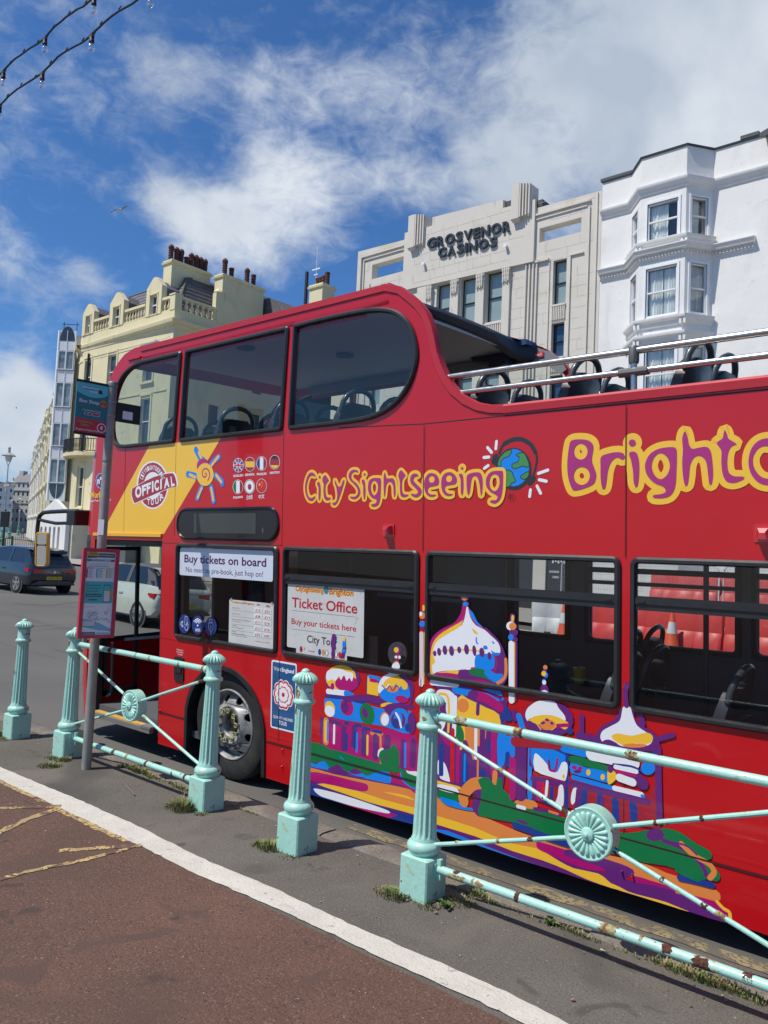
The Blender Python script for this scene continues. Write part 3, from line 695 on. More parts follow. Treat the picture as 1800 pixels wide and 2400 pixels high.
mb = MB(); mb.loft([[L3(-2.66, w, v) for w, v in q_] for q_ in ([(-.012, 2.885), (-.014, 2.93), (-.004, 2.944), (.05, 2.944)],)]+[[L3(REAR, w, v) for w, v in [(-.012, 2.885), (-.014, 2.93), (-.004, 2.944), (.05, 2.944)]]], closed=False)
mb.build('deck_edge_trim', M['redroof'], busr)
mb = MB(); mb.loft([[L3(u, w, v+.003) for u, v in top_f] for w in (WB-.06, WB+.004)], closed=False); mb.build('far_cutaway_edge', M['redroof'], busr)
# drip rail
mb = MB(); mb.box(*L3(-7.0, -.016, 3.795), *L3(-6.78, .0, 3.812)); mb.build('drip_rail', M['redroof'], busr)
# front: shell swept across the width, with its two windscreens
fp = [(-7.62, .16), (-7.66, .5), (-7.66, .88), (-7.665, .93), (-7.66, 1.5), (-7.64, 2.0), (-7.63, 2.06), (-7.58, 2.5), (-7.54, 2.86), (-7.52, 2.92), (-7.47, 3.2), (-7.38, 3.46), (-7.28, 3.62), (-7.24, 3.68), (-7.12, 3.78), (-6.98, 3.86), (-6.75, 3.905)]
ws = [(0, .0), (.02, -.10), (.06, -.19), (.13, -.26), (.24, -.315), (.40, -.345), (WB/2, -.37)]
ws = ws+[(WB-w, d) for w, d in reversed(ws[:-1])]
def shell(i0, i1, m, name, w0=0, w1=None, extra=0):
    mb = MB(); w1 = len(ws)-1 if w1 is None else w1; rr_ = []
    for u, v in fp[i0:i1+1]:
        k = 1.0 if v < 3.5 else max(.15, 1-(v-3.5)/.42*.85)
        rr_.append([L3(u+ws[j][1]*k*(1 if v < 3.6 else 1), ws[j][0]+(0 if v < 3.7 else 0), v+(.02*(1-abs(ws[j][0]-WB/2)/(WB/2)) if v > 3.7 else 0)) for j in range(w0, w1+1)])
    mb.loft(rr_, closed=False); return mb.build(name, m, busr, ang=50)
shell(0, 2, M['red'], 'front_panel'); shell(2, 3, M['gasket'], 'windscreen_sill')
shell(3, 5, M['clear'], 'windscreen', 3, len(ws)-4); shell(3, 5, M['rubber'], 'windscreen_pillar', 0, 3); shell(3, 5, M['rubber'], 'windscreen_pillar', len(ws)-4, len(ws)-1)
shell(5, 6, M['gasket'], 'windscreen_header'); shell(6, 8, M['red'], 'front_upper_panel')
shell(8, 9, M['gasket'], 'upper_windscreen_sill'); shell(9, 14, M['clear'], 'upper_windscreen', 2, len(ws)-3)
shell(9, 12, M['red'], 'upper_pillar', 0, 2); shell(9, 12, M['red'], 'upper_pillar', len(ws)-3, len(ws)-1); shell(12, 14, M['redroof'], 'upper_pillar', 0, 2); shell(12, 14, M['redroof'], 'upper_pillar', len(ws)-3, len(ws)-1); shell(14, 16, M['redroof'], 'front_dome')
mb = MB(); mb.tube([L3(-6.72, .20, 3.93), L3(-6.73, .20, 3.985), L3(-6.80, .20, 4.0), L3(-7.1, .2, 3.99), L3(-7.35, .2, 3.88), L3(-7.55, .2, 3.68), L3(-7.63, .2, 3.5)], .014, 8)
mb.build('branch_guard', M['steel'], busr)
# rear closing wall and floors
mb = MB(); mb.box(*L3(REAR-.04, .05, .2), *L3(REAR, WB-.05, 2.93)); mb.build('rear_panel', M['red'], busr)
mb = MB(); mb.box(*L3(-7.5, .05, .27), *L3(REAR-.05, WB-.08, .33)); mb.build('lower_floor', M['darkin'], busr)
mb = MB(); mb.box(*L3(-7.55, .05, 2.08), *L3(-6.0, WB-.08, 2.16)); mb.box(*L3(-6.0, .05, 2.06), *L3(REAR-.05, WB-.08, 2.16)); mb.build('upper_floor', M['darkin'], busr)
mb = MB(); mb.plate([(-6.95, .06), (-3.82, .06), (-3.86, WB-.06), (-6.95, WB-.06)], None, lambda a, b: L3(a, b, 3.835), lambda a, b: L3(a, b, 3.86)); mb.build('upper_ceiling', M['ceil'], busr)
for px_ in ((576, 817), (808, 835)):
    w = min([i*.02 for i in range(5, 110)], key=lambda q: abs(bus(px_[0], px_[1], q)[1]-3.82)); u = bus(px_[0], px_[1], w)[0]
    mb = MB(); mb.cyl(L3(u, w, 3.834), L3(u, w, 3.815), .085, n=20); mb.build('ceiling_vent', M['darkin'], busr)
mb = MB(); mb.box(*L3(-6.7, WB-.12, 3.74), *L3(-4.2, WB-.05, 3.83)); mb.build('coving', M['inner'], busr)
# rear lip of the roof (navy moulding) running across, with a thicker far end
mb = MB(); rings = []
for t in [i/14 for i in range(15)]:
    w = .075+(WB-.16)*t; e = min(1, min(w-.05, WB-.05-w)/.22); u = -3.70-.13*math.sin(min(1, max(0, e))*math.pi/2)-.03*t; dp = .075+.03*t+.06*max(0, t-.8)*5; v = 3.925+.032*math.sin(math.pi*min(1, max(0, w/WB)))
    rings.append([L3(u-.07, w, v+.012), L3(u-.01, w, v+.016), L3(u+.05, w, v-.01), L3(u+.065, w, v-.045), L3(u+.04, w, v-dp), L3(u-.03, w, v-dp-.015), L3(u-.09, w, v-dp*.7)])
mb.loft(rings, True, True)
mb.plate([(-4.35, 3.88), (-3.96, 3.93), (-3.90, 3.86), (-3.93, 3.72), (-4.02, 3.70), (-4.12, 3.76), (-4.3, 3.80)], None, P0(WB-.10), P0(WB-.26)); mb.build('roof_end_moulding', M['navy'], busr, ang=45)
mb = MB(); mb.plate(rounded([(-3.97, 3.955), (-3.73, 3.935), (-3.715, 3.885), (-3.93, 3.865)], .02), None, P0(WB-.03), P0(WB-.24)); mb.build('end_cap', mat('blue_moulding', (.03, .07, .16), .4), busr)
mb = MB(); mb.plate([(-4.95, 3.86), (-4.05, 3.86), (-4.05, 3.74), (-4.95, 3.74)], None, lambda a, b: L3(a, WB-.10-(3.86-b)*.0-.0, b), None); mb.build('advert_strip', mat('painted_advert', (.10, .13, .14), .6, var=.4, vscale=14, dirt=[(9, .5, .6, (.30, .20, .05)), (12, .6, .65, (.28, .05, .04)), (7, .6, .66, (.05, .12, .25))]), busr)
mb = MB(); mb.plate([(-3.93, 3.88), (-3.70, 3.88), (-3.56, 3.82), (-3.46, 3.74), (-3.40, 3.64), (-3.46, 3.60), (-3.62, 3.72), (-3.93, 3.72)], None, P0(WB-.065), P0(WB-.05)); mb.build('far_lining', mat('grey_lining', (.22, .23, .24), .6), busr)
mb = MB(); mb.plate([(-3.90, 3.835), (-3.63, 3.835), (-3.63, 3.785), (-3.90, 3.785)], None, P0(WB-.075), P0(WB-.07)); lb = mb.build('head_warning_label', mat('warning_red', (.55, .05, .05), .5), busr)
mb = MB(); put_text(mb, 'mind your head!', P0(WB-.078), -3.885, -3.645, 3.80, .024, .01); mb.build('lettering', M['white'], lb)
# open-deck rails
r2 = crop(1000, 740, 2.074)
mb = MB(); mb.tube([L3(-3.13, .03, 3.175), L3(-3.0, .03, 3.175), L3(-1, .03, 3.17), L3(REAR, .03, 3.17)], .020, 24); tr = mb.build('upper_guard_rail', M['steel'], busr)
mb = MB(); mb.tube([L3(-3.03, .03, 3.06), L3(-2.9, .03, 3.06), L3(-1, .03, 3.05), L3(REAR, .03, 3.05)], .018, 24); mb.build('lower_guard_rail', M['steel'], busr)
for u in (-1.82, .1, 2.0):
    mb = MB(); mb.cyl(L3(u, .03, 2.9), L3(u, .03, 3.17), .019, n=12); po = mb.build('guard_rail_post', M['steel'], busr)
    mb = MB(); mb.lathe([(.027, 3.10), (.030, 3.115), (.031, 3.19), (.027, 3.198)], 10, u-BX0, .03); mb.cyl(L3(u-.085, .03, 3.052), L3(u+.085, .03, 3.052), .027, n=10); mb.build('rail_clamp', mat('cast_grey', (.16, .16, .15), .5, metal=.5), po)
# seats
def seat_row(u, w, deck, mm, name='seat', tilt=.16, hw=.21):
    z = 2.16 if deck else .33
    mb = MB(); s0 = []
    for t, ww in ((0, .8), (.15, .95), (.5, 1), (.8, .96), (.93, .84), (1.0, .52)):
        h = .38+t*.60; uu = u+tilt*t*1.0
        s0.append([L3(uu-.055*(1-t*.4), w-hw*ww, z+h), L3(uu-.04*(1-t*.4), w-hw*ww*.9, z+h), L3(uu-.04, w+hw*ww*.9, z+h), L3(uu-.055*(1-t*.4), w+hw*ww, z+h), L3(uu+.02, w+hw*ww, z+h-.01), L3(uu+.04, w+hw*ww*.85, z+h-.01), L3(uu+.04, w-hw*ww*.85, z+h-.01), L3(uu+.02, w-hw*ww, z+h-.01)])
    mb.loft(s0, True, True)
    mb.bbox(*L3(u-.42, w-hw, z+.36), *L3(u, w+hw, z+.45), .02); mb.box(*L3(u-.3, w-.04, z), *L3(u-.2, w+.04, z+.36))
    mb.box(*L3(u+tilt*.6+.03, w-.10, z+.70), *L3(u+tilt*.6+.10, w+.10, z+.80))
    st = mb.build('seat', mm, busr, ang=40)
    h = MB(); pts = []
    for i in range(11):
        a = math.pi*i/10; pts.append(L3(u+tilt*.95+.05*math.sin(a), w-hw*.90*math.cos(a), z+.90+.175*math.sin(a)**.75))
    h.tube(pts, .021, 8); h.build('grab_handle', M['grab'], st, ang=60)
for u in (-6.72, -5.86, -5.12, -4.36, -3.72, -3.1, -2.42, -1.72, -1.0, -.3, .4, 1.1, 1.8):
    for w in (.32, .78, 1.62, 2.04):
        if u < -5.5 and w < .7 and False: continue
        seat_row(u, w, True, M['seatp'])
for u, w in ((-2.62, 1.95), (-2.62, 1.5), (-2.15, .35), (-2.15, .8), (-1.25, 1.95), (-1.25, 1.5), (-1.5, .35), (-1.05, .8), (-.35, 1.95), (-.35, 1.5), (-.25, .35), (-.25, .8), (.6, .35), (.6, 1.95)):
    seat_row(u, w, False, M['seatl'], hw=.2)
# lower saloon: bulkheads, cab, poles
mb = MB(); mb.box(*L3(-5.85, 1.25, .33), *L3(-3.98, WB-.08, 2.06)); mb.build('staircase_casing', M['darkin'], busr)
mb = MB(); mb.box(*L3(-6.32, .55, .33), *L3(-6.28, 1.2, 2.06)); mb.build('door_bulkhead', M['darkin'], busr)
mb = MB(); mb.box(*L3(-7.0, .95, .33), *L3(-6.35, 1.0, 1.05)); mb.box(*L3(-7.55, .88, .33), *L3(-7.0, .93, 1.00)); cabd = mb.build('cab_door', M['cabred'], busr)
mb = MB(); mb.box(*L3(-6.9, 1.02, 1.0), *L3(-5.86, 1.05, 2.06)); mb.build('added_dark_panel', M['darkin'], busr)  # opaque panel added to darken the view through the front lower window
mb = MB(); mb.box(*L3(-7.25, .86, .62), *L3(-7.10, .878, .86)); mb.box(*L3(-7.06, .86, .64), *L3(-6.95, .878, .72)); mb.build('ticket_tray', M['darkin'], cabd)
mb = MB(); mb.box(*L3(-7.56, .05, 1.96), *L3(-6.36, .10, 2.03)); mb.box(*L3(-7.57, .02, .2), *L3(-7.50, .08, 2.0)); mb.box(*L3(-6.40, .02, .2), *L3(-6.355, .09, 2.0)); mb.build('door_surround', M['rubber'], busr)
mb = MB(); mb.box(*L3(-7.53, .10, .40), *L3(-7.50, .135, 1.94)); mb.box(*L3(-7.53, .46, .40), *L3(-7.50, .495, 1.94)); mb.box(*L3(-7.53, .10, 1.90), *L3(-7.50, .49, 1.94)); mb.box(*L3(-7.53, .10, .40), *L3(-7.50, .49, .46)); lf = mb.build('door_leaf', M['rubber'], busr)
mb = MB(); mb.box(*L3(-6.42, .12, .36), *L3(-6.40, .52, 1.95)); mb.build('door_leaf', M['clear'], busr)
mb = MB(); mb.box(*L3(-7.20, .80, .33), *L3(-7.13, .87, 2.06)); mb.build('cab_post', M['darkin'], busr)
mb = MB(); mb.tube([L3(-7.15, .84, 1.0), L3(-7.45, .30, .97)], .016, 8); mb.build('grab_bar', mat('grey_grab_bar', (.22, .23, .25), .45), busr)
mb = MB(); mb.tube([L3(-7.45, .16, .95), L3(-7.45, .16, .45), L3(-7.44, .14, .42), L3(-7.47, .12, .40)], .015, 8); mb.build('grab_bar', M['grab'], busr)
mb = MB(); mb.box(*L3(-7.48, .0, .235), *L3(-6.45, .40, .275)); st = mb.build('step', mat('step_rubber', (.055, .055, .06), .8, var=.2, vscale=30), busr)
mb = MB(); mb.box(*L3(-7.45, -.03, .268), *L3(-6.58, .03, .280)); mb.build('step_nosing', mat('step_yellow', (.55, .33, .07), .7, var=.15, vscale=20), st)
mb = MB(); mb.box(*L3(-7.5, -.045, .222), *L3(-6.44, .0, .266)); mb.box(*L3(-6.58, -.05, .262), *L3(-6.42, .03, .285)); mb.build('step_edge', mat('alloy_edge', (.28, .27, .25), .5, metal=.5), st)
mb = MB()
for u in (-4.95, -3.32): mb.cyl(L3(u, 1.1, .33), L3(u, 1.1, 2.06), .017, n=8)
mb.cyl(L3(-1.72, .95, .33), L3(-1.72, .95, 2.06), .018, n=8); mb.cyl(L3(-1.15, 1.05, .33), L3(-1.15, 1.05, 2.06), .024, n=8)
mb.build('hand_pole', mat('dark_pole', (.08, .085, .09), .4), busr)
mb = MB(); mb.lathe([(.0, 1.02), (.045, 1.03), (.05, 1.16), (.0, 1.17)], 12, -1.15-BX0, 1.05); mb.lathe([(.0, 1.02), (.04, 1.03), (.045, 1.14), (.0, 1.15)], 12, -2.7-BX0, 1.15); mb.build('bell_push', M['handle'], busr)
mb = MB(); mb.bbox(*L3(-5.45, .18, .4), *L3(-5.15, .62, 1.50), .08); mb.build('driver_seat', M['cabred'], busr)
mb = MB(); mb.box(*L3(-4.25, .04, 1.17), *L3(-3.72, .055, 1.37)); mb.build('black_screen', mat('matt_black_card', (.006, .006, .007), .6), busr)
mb = MB(); mb.cyl(L3(-3.53, .03, 1.27), L3(-3.53, .045, 1.27), .085, n=20); mb.build('round_speaker', M['darkin'], busr)
mb = MB(); mb.tube([L3(-4.2, .6, 1.62), L3(-3.35, .6, 1.62)], .02, 8); mb.build('grab_bar', mat('pale_bar', (.3, .31, .33), .4), busr)
mb = MB(); mb.box(*L3(-4.6, .05, 1.76), *L3(-1.95, .12, 2.0)); 
mb = MB(); mb.box(*L3(-4.1, .9, 1.22), *L3(-3.9, .93, 1.52)); mb.build('notice_frame', M['inner'], busr)
# wheels and arch liners
def wheel(u0):
    def at(r_, a, w): return L3(u0+r_*math.cos(a), w, HUB[1]+r_*math.sin(a)-.005)
    n = 48
    def ring(r_, w): return [at(r_, 2*math.pi*j/n, w) for j in range(n)]
    ty = MB(); ty.loft([ring(.30, .06), ring(.31, .045), ring(.36, .030), ring(.42, .030), ring(.455, .045), ring(.470, .075), ring(.470, .30), ring(.44, .32), ring(.3, .32)])
    wt = ty.build('wheel', mat('tyre_rubber', (.016, .016, .016), .8, var=.3, vscale=6, bump=.4, bscale=60, dirt=[(5, .5, .8, (.034, .032, .029))]), busr, ang=30)
    rm = MB(); rm.loft([ring(.303, .062), ring(.300, .045), ring(.290, .040), ring(.282, .055), ring(.270, .085), ring(.262, .14), ring(.250, .18)])
    rm.build('rim', mat('silver_wheel', (.34, .34, .33), .5, metal=.35, var=.18, vscale=12, dirt=[(8, .5, .75, (.16, .15, .13))]), wt)
    ds = MB(); nh = 8; loopN = []
    hol = []
    for k in range(nh):
        a0 = 2*math.pi*(k+.5)/nh; hol.append([(.222*math.cos(a0)+.027*math.cos(t)*1.25*math.cos(a0)-.036*math.sin(t)*math.sin(a0), .222*math.sin(a0)+.027*math.cos(t)*1.25*math.sin(a0)+.036*math.sin(t)*math.cos(a0)) for t in [2*math.pi*i/12 for i in range(12)]])
    outr = [(.268*math.cos(2*math.pi*j/n), .268*math.sin(2*math.pi*j/n)) for j in range(n)]; inr = [(.165*math.cos(2*math.pi*j/n), .165*math.sin(2*math.pi*j/n)) for j in range(n)]
    def cone(d): 
        def f(a, b):
            r_ = math.hypot(a, b); w = .115-(.268-r_)/.103*.075
            return L3(u0+a, w+d, HUB[1]-.005+b)
        return f
    ds.plate(outr, hol+[inr], cone(0), cone(.012)); ds.loft([ring(.166, .040), ring(.155, .035), ring(.150, .038), ring(.104, .052), ring(.098, .060), ring(.092, .15), ring(.055, .16)])
    ds.build('wheel_disc', MT['silver_wheel'], wt, ang=35)
    bk = MB(); bk.loft([ring(.27, .20), ring(.01, .20)]); bk.loft([ring(.090, .13), ring(.060, .10), ring(.058, .075), ring(.030, .070), ring(.001, .070)]); bk.build('hub', mat('greasy_hub', (.035, .034, .032), .55, metal=.3, var=.4, vscale=20), wt)
    for k in range(10):
        nm = MB(); a = 2*math.pi*(k+.25)/10; p = Vector(at(.127, a, .045)); nm.cyl(p, p+Vector((0, -.035, 0)), .016, .013, 8); nm.cyl(p, p+Vector((0, .01, 0)), .021, n=8)
        nm.build('wheel_nut', mat('dirty_nut', (.20, .19, .16), .6, metal=.4, var=.3, vscale=40), wt)
    ym = MB()
    for k in range(5):
        a0 = 2*math.pi*(2*k+.25)/10; a1 = 2*math.pi*(2*k+1.25)/10; pts = []
        for i in range(13):
            t = i/12; r_ = .127+.011*math.sin(t*math.pi*4); pts.append(at(r_, a0+(a1-a0)*t, .004))
        ym.tube(pts, .0032, 5)
        for a in (a0, a1):
            p = Vector(at(.127, a, .008)); ym.tube([p+Vector((.019*math.cos(t), 0, .019*math.sin(t))) for t in [2*math.pi*i/12 for i in range(13)]], .003, 5)
    ym.build('nut_indicators', mat('yellow_nut_clip', (.42, .42, .16), .6), wt)
wheel(HUB[0]); wheel(HUB[0]+5.7)
for du in (0, 5.7):
    mb = MB(); ar = [(u+du, v) for u, v in arch]; ins = [(-5.405+du+(u+5.405-du)*.93, .14 if v < .15 else .42+(v-.42)*.93) for u, v in ar]
    mb.loft([[L3(u, -.002, v) for u, v in ar], [L3(u, -.014, v) for u, v in offset_poly(ar, 0)], [L3(u, -.014, v) for u, v in ins], [L3(u, .04, v) for u, v in ins], [L3(u, .7, v) for u, v in ins]], closed=False)
    mb.loft([[L3(u, .7, v) for u, v in ins], [L3(HUB[0]+du, .7, .15)]*len(ins)], closed=False)
    mb.build('wheel_arch', M['rubber'], busr, ang=40)
mb = MB(); mb.box(*L3(-7.4, .3, .18), *L3(-5.95, WB-.1, .26)); mb.box(*L3(-4.7, .3, .2), *L3(-1.2, WB-.1, .26)); mb.build('underbody', M['darkin'], busr)
# body seams, rivets and fittings
mb = MB()
def seam(u0, v0, u1, v1, t=.0024, w=-.0012):
    if abs(u1-u0) < .12 and abs(v1-v0) > .12: mb.add([L3(u0-t, w, v0), L3(u0+t, w, v0), L3(u1+t, w, v1), L3(u1-t, w, v1)], [(0, 1, 2, 3)])
    else: mb.add([L3(u0, w, v0-t), L3(u1, w, v1-t), L3(u1, w, v1+t), L3(u0, w, v0+t)], [(0, 1, 2, 3)])
SEAMW = -.0066
for u in (-4.71, -3.29, -1.85, -.41, 1.03): seam(u, 2.0, u, 2.86 if u > -3.3 else 2.93, w=SEAMW if u > -4 else -.0012)
for u in (-4.71, -3.29, -1.85, -.41): seam(u, .46, u, 1.14, w=SEAMW)
seam(-3.29, 2.87, REAR, 2.87, .003); seam(-4.1, 2.905, -3.29, 2.87, .003)
seam(-7.02, 2.09, -7.02, 2.93); seam(-7.6, 2.06, -6.36, 2.05); seam(-6.17, 2.07, -6.17, 2.93, .0025)
seam(-6.36, 1.12, -6.12, 1.115, .002); seam(-6.36, 2.0, -4.7, 2.01, .002)
for a, b in ((-6.36, -5.95), (-4.86, REAR)): seam(a, .435, b, .435, .005, SEAMW)
mb.build('panel_seams', mat('panel_gap', (.03, .006, .008), .7), busr, smooth=False)
mb = MB()
for a, b in ((-6.36, -5.95), (-4.86, -.45), (-.42, REAR)):
    mb.loft([[L3(a, w, v) for w, v in ((0, .47), (-.0006, .478), (-.0006, .486), (0, .494))], [L3(b, w, v) for w, v in ((0, .47), (-.0006, .478), (-.0006, .486), (0, .494))]], closed=False)
mb.build('rubbing_strip', M['red'], busr)
mb = MB(); mb.box(*L3(-7.58, -.014, 2.055), *L3(-6.37, 0, 2.085)); mb.build('door_gutter', M['byel'], busr)
for u, v in ((-4.66, .27), (-4.52, .27), (-4.66, .40), (-4.52, .40), (-1.86, .25), (-1.80, .25), (-6.33, .3), (-6.33, .45)):
    mb = MB(); mb.cyl(L3(u, 0, v), L3(u, -.022, v), .008, .005, 8); mb.build('rivet', M['red'] if abs(u+1.83) > .1 else mat('rivet_purple', (.16, .016, .17), .3, coat=.5), busr)
def lamp(u, v):
    mb = MB(); mb.bbox(0, 0, 0, .001, .001, .001, 0) if False else None
    mb.box(*L3(u-.05, -.006, v-.045), *L3(u+.05, 0, v+.045))
    mb.loft([[L3(u+x, -.006, v+z) for x, z in ((-.032, .034), (.032, .034), (.036, -.03), (-.036, -.03))], [L3(u+x, -.04, v+z) for x, z in ((-.026, .026), (.026, .026), (.034, -.03), (-.034, -.03))], [L3(u+x, -.058, v+z) for x, z in ((-.012, .002), (.012, .002), (.022, -.03), (-.022, -.03))]], False, True)
    mb.build('side_lamp', mat('red_lamp_housing', (.50, .012, .02), .22, coat=1.0), busr)
lamp(*bus(912, 1243)); lamp(*bus(1793, 1250)); 
# destination display
mb = MB(); rg = [offset_poly(dest, d) for d in (.0, -.006, -.020, -.028)]
mb.loft([[L3(u, w, v) for u, v in pl] for pl, w in zip(rg, (0, -.016, -.020, -.010))]); mb.plate(rg[3], None, P0(-.010), None)
dp = mb.build('destination_display', mat('display_black', (.010, .010, .012), .25, var=.05, coat=.15), busr, ang=40)
mb = MB(); mb.plate([(-5.86, 2.10), (-5.02, 2.10), (-5.02, 2.27), (-5.86, 2.27)], None, P0(-.0115), None); mb.build('screen', mat('display_screen', (.050, .060, .056), .25, var=.1, vscale=3), dp)
mb = MB(); mb.cyl(L3(-4.93, -.012, 2.145), L3(-4.93, -.0125, 2.145), .006, n=8); mb.box(*L3(-4.945, -.0125, 2.128), *L3(-4.915, -.012, 2.133)); mb.box(*L3(-4.936, -.0125, 2.105), *L3(-4.924, -.012, 2.138)); mb.build('emblem', mat('faint_grey', (.12, .12, .12), .5), dp)
# emergency handle
u_, v_ = bus(421, 1568)
mb = MB(); mb.plate(rrect(u_-.07, v_-.11, u_+.07, v_+.11, .02), None, P0(-.012), P0(0)); hn = mb.build('door_release', M['rubber'], busr)
mb = MB(); mb.box(*L3(u_-.045, -.02, v_-.03), *L3(u_+.045, -.012, v_+.07)); mb.build('flap', M['gasket'], hn)
mb = MB(); put_text(mb, 'EMERGENCY', P0(-.001), u_-.05, u_+.05, v_+.165, .012); put_text(mb, 'DOOR OPEN', P0(-.001), u_-.05, u_+.05, v_+.145, .012); put_text(mb, 'RELEASE', P0(-.001), u_-.03, u_+.04, v_+.125, .012); mb.build('release_lettering', M['white'], busr)
# door mirror on its arm, reaching ahead of the front corner
e5 = crop(0, 1050, 5.977)
def armp(x, y, w=.12): u, v = bus(*e5(x, y), w); return L3(u, w, v)
mb = MB(); mb.tube([armp(1090, 885), armp(900, 885), armp(700, 895), armp(610, 905), armp(560, 945), armp(540, 1000), armp(525, 1130), armp(508, 1400), armp(500, 1480)], .024, 10)
mb.tube([armp(540, 1000), armp(620, 1022), armp(780, 1055), armp(950, 1052), armp(1090, 1050)], .019, 8)
ar_ = mb.build('mirror_arm', M['black'], busr, ang=60)
a0, b0 = bus(*e5(1055, 870), .12), bus(*e5(1165, 1085), .12)
mb = MB(); mb.bbox(L3(a0[0], 0, 0)[0], .02, b0[1], L3(b0[0], 0, 0)[0], .22, a0[1], .012); mb.build('arm_bracket', M['black'], ar_)
# mirror head: yellow rim round two glasses, facing back along the bus
mc = Vector(armp(590, 1420)); mu = (Vector(armp(590, 1180))-Vector(armp(590, 1670))); hh = mu.length/2
ax = Vector((.62, -.785, 0)).normalized(); nx_ = Vector((.785, .62, 0))      # glass lies across ax, looks along -nx
nx_ = -Vector((-.785, .62, 0)).cross(Vector((0, 0, 1))) if False else Vector((.50, -.866, 0)); ax = Vector((.866, .50, 0))
def mp(d): return lambda a, b: tuple(mc+ax*a+Vector((0, 0, b))+nx_*d)
hw_ = .078; pl = rrect(-hw_, -hh, hw_, hh, .045)
mb = MB(); rg = [(pl, .0), (offset_poly(pl, -.002), .02), (offset_poly(pl, -.014), .024), (offset_poly(pl, -.018), .012)]
mb.loft([[mp(w)(*p) for p in q_] for q_, w in [(offset_poly(pl, -.03), -.07), (offset_poly(pl, -.01), -.05)]+rg], True, False); mh = mb.build('mirror_head', mat('yellow_mirror_shell', (.70, .42, .03), .4), busr, ang=45)
mb = MB(); mb.plate(rrect(-hw_+.017, -hh+.017, hw_-.017, hh*.22, .03), None, mp(.014), None); mb.plate(rrect(-hw_+.017, hh*.27, hw_-.017, hh-.017, .03), None, mp(.014), None)
mm_ = mat('mirror_glass', (.55, .56, .56), .02, metal=1.0, var=.0); mb.build('mirror_glass', mm_, mh)
mb = MB(); mb.plate(rrect(-hw_+.016, hh*.215, hw_-.016, hh*.275, .003), None, mp(.016), mp(.01)); mb.build('divider', M['black'], mh)
# ------------------------------------------------------------------ livery lettering and mural (flat vinyl on the bus side)
VC = {'W': (.80, .81, .84), 'Y': (.88, .52, .035), 'O': (.74, .235, .052), 'B': (.0, .225, .78), 'N': (.010, .040, .26), 'P': (.125, .016, .175),
      'M': (.42, .003, .155), 'G': (.0, .17, .050), 'R': (.62, .006, .012), 'D': (.36, .012, .03), 'K': (.022, .018, .020), 'L': (.70, .58, .62)}
VM = {k: mat('vinyl_'+k, c, .34, var=.015, vscale=4, coat=.45) for k, c in VC.items()}
class Art:
    def __init__(s, base=.0030, keys='WYOBNPMGRDKL', step=.00003): s.mb = MB(); s.d = base; s.keys = keys; s.st = step
    def nxt(s, col): s.mb.mat(s.keys.index(col)); s.d += s.st; return P0(-s.d)
    def poly(s, col, pts, k=4, holes=None, flat=False):
        pts = [bus(*p) for p in pts]
        if k > 1: pts = spline(pts, k, True)
        pts = [p for i, p in enumerate(pts) if abs(p[0]-pts[i-1][0])+abs(p[1]-pts[i-1][1]) > 2e-4]
        if len(pts) < 3: return
        f = s.nxt(col); s.mb.plate(pts, [spline([bus(*p) for p in h], k, True) if k > 1 else [bus(*p) for p in h] for h in (holes or [])], f, None)
    def stroke(s, col, pts, w, k=5, closed=False, w1=None):
        """a brush stroke of pixel width w carried along pts"""
        pts = list(pts); x, y = pts[0]; a, b = bus(x, y), bus(x, y+w); hw = abs(a[1]-b[1])/2
        hw1 = hw if w1 is None else hw*w1/w
        P = [bus(*p) for p in pts]; P = spline(P, k, closed) if len(P) > 2 else P
        if closed: P = P+[P[0]]
        f = s.nxt(col); n = len(P); vs = []; fs = []
        for i, p in enumerate(P):
            q0, q1 = Vector(P[max(0, i-1)]), Vector(P[min(n-1, i+1)])
            if closed and i in (0, n-1): q0, q1 = Vector(P[-2]), Vector(P[1])
            t = (q1-q0); t = t.normalized() if t.length > 1e-7 else Vector((1, 0)); h = hw+(hw1-hw)*i/(n-1)
            fi = P0(-(s.d+i*1.5e-6)); vs += [fi(p[0]-t.y*h, p[1]+t.x*h), fi(p[0]+t.y*h, p[1]-t.x*h)]
        fs = [(2*i, 2*i+2, 2*i+3, 2*i+1) for i in range(n-1)]
        s.mb.add(vs, fs); f = P0(-(s.d+n*1.5e-6)); s.d += n*1.5e-6
        if not closed:
            for p, q, h in ((P[0], P[1], hw), (P[-1], P[-2], hw1)):
                a0 = math.atan2(p[1]-q[1], p[0]-q[0]); m_ = 8
                s.mb.add([f(*p)]+[f(p[0]+h*math.cos(a0-math.pi/2+math.pi*j/m_), p[1]+h*math.sin(a0-math.pi/2+math.pi*j/m_)) for j in range(m_+1)], [(0, j, j+1) for j in range(1, m_+1)])
    def dots(s, col, pts, w):
        for p in pts: s.ell(col, p, w/2, w/2)
    def ell(s, col, c, rx, ry, tilt=0, n=20):
        s.poly(col, [(c[0]+rx*math.cos(t)*math.cos(R(tilt))-ry*math.sin(t)*math.sin(R(tilt)), c[1]+rx*math.cos(t)*math.sin(R(tilt))+ry*math.sin(t)*math.cos(R(tilt))) for t in [2*math.pi*i/n for i in range(n)]], 1)
    def done(s, name, label=None): return s.mb.build(name, [VM[k] for k in s.keys], busr, label=label, smooth=False)
def XF(cr, pts): return [cr(*p) for p in pts]
cA = crop(700, 1350, 3.016); cB = crop(1200, 1550, 2.765); cK = crop(950, 1270, 3.016)

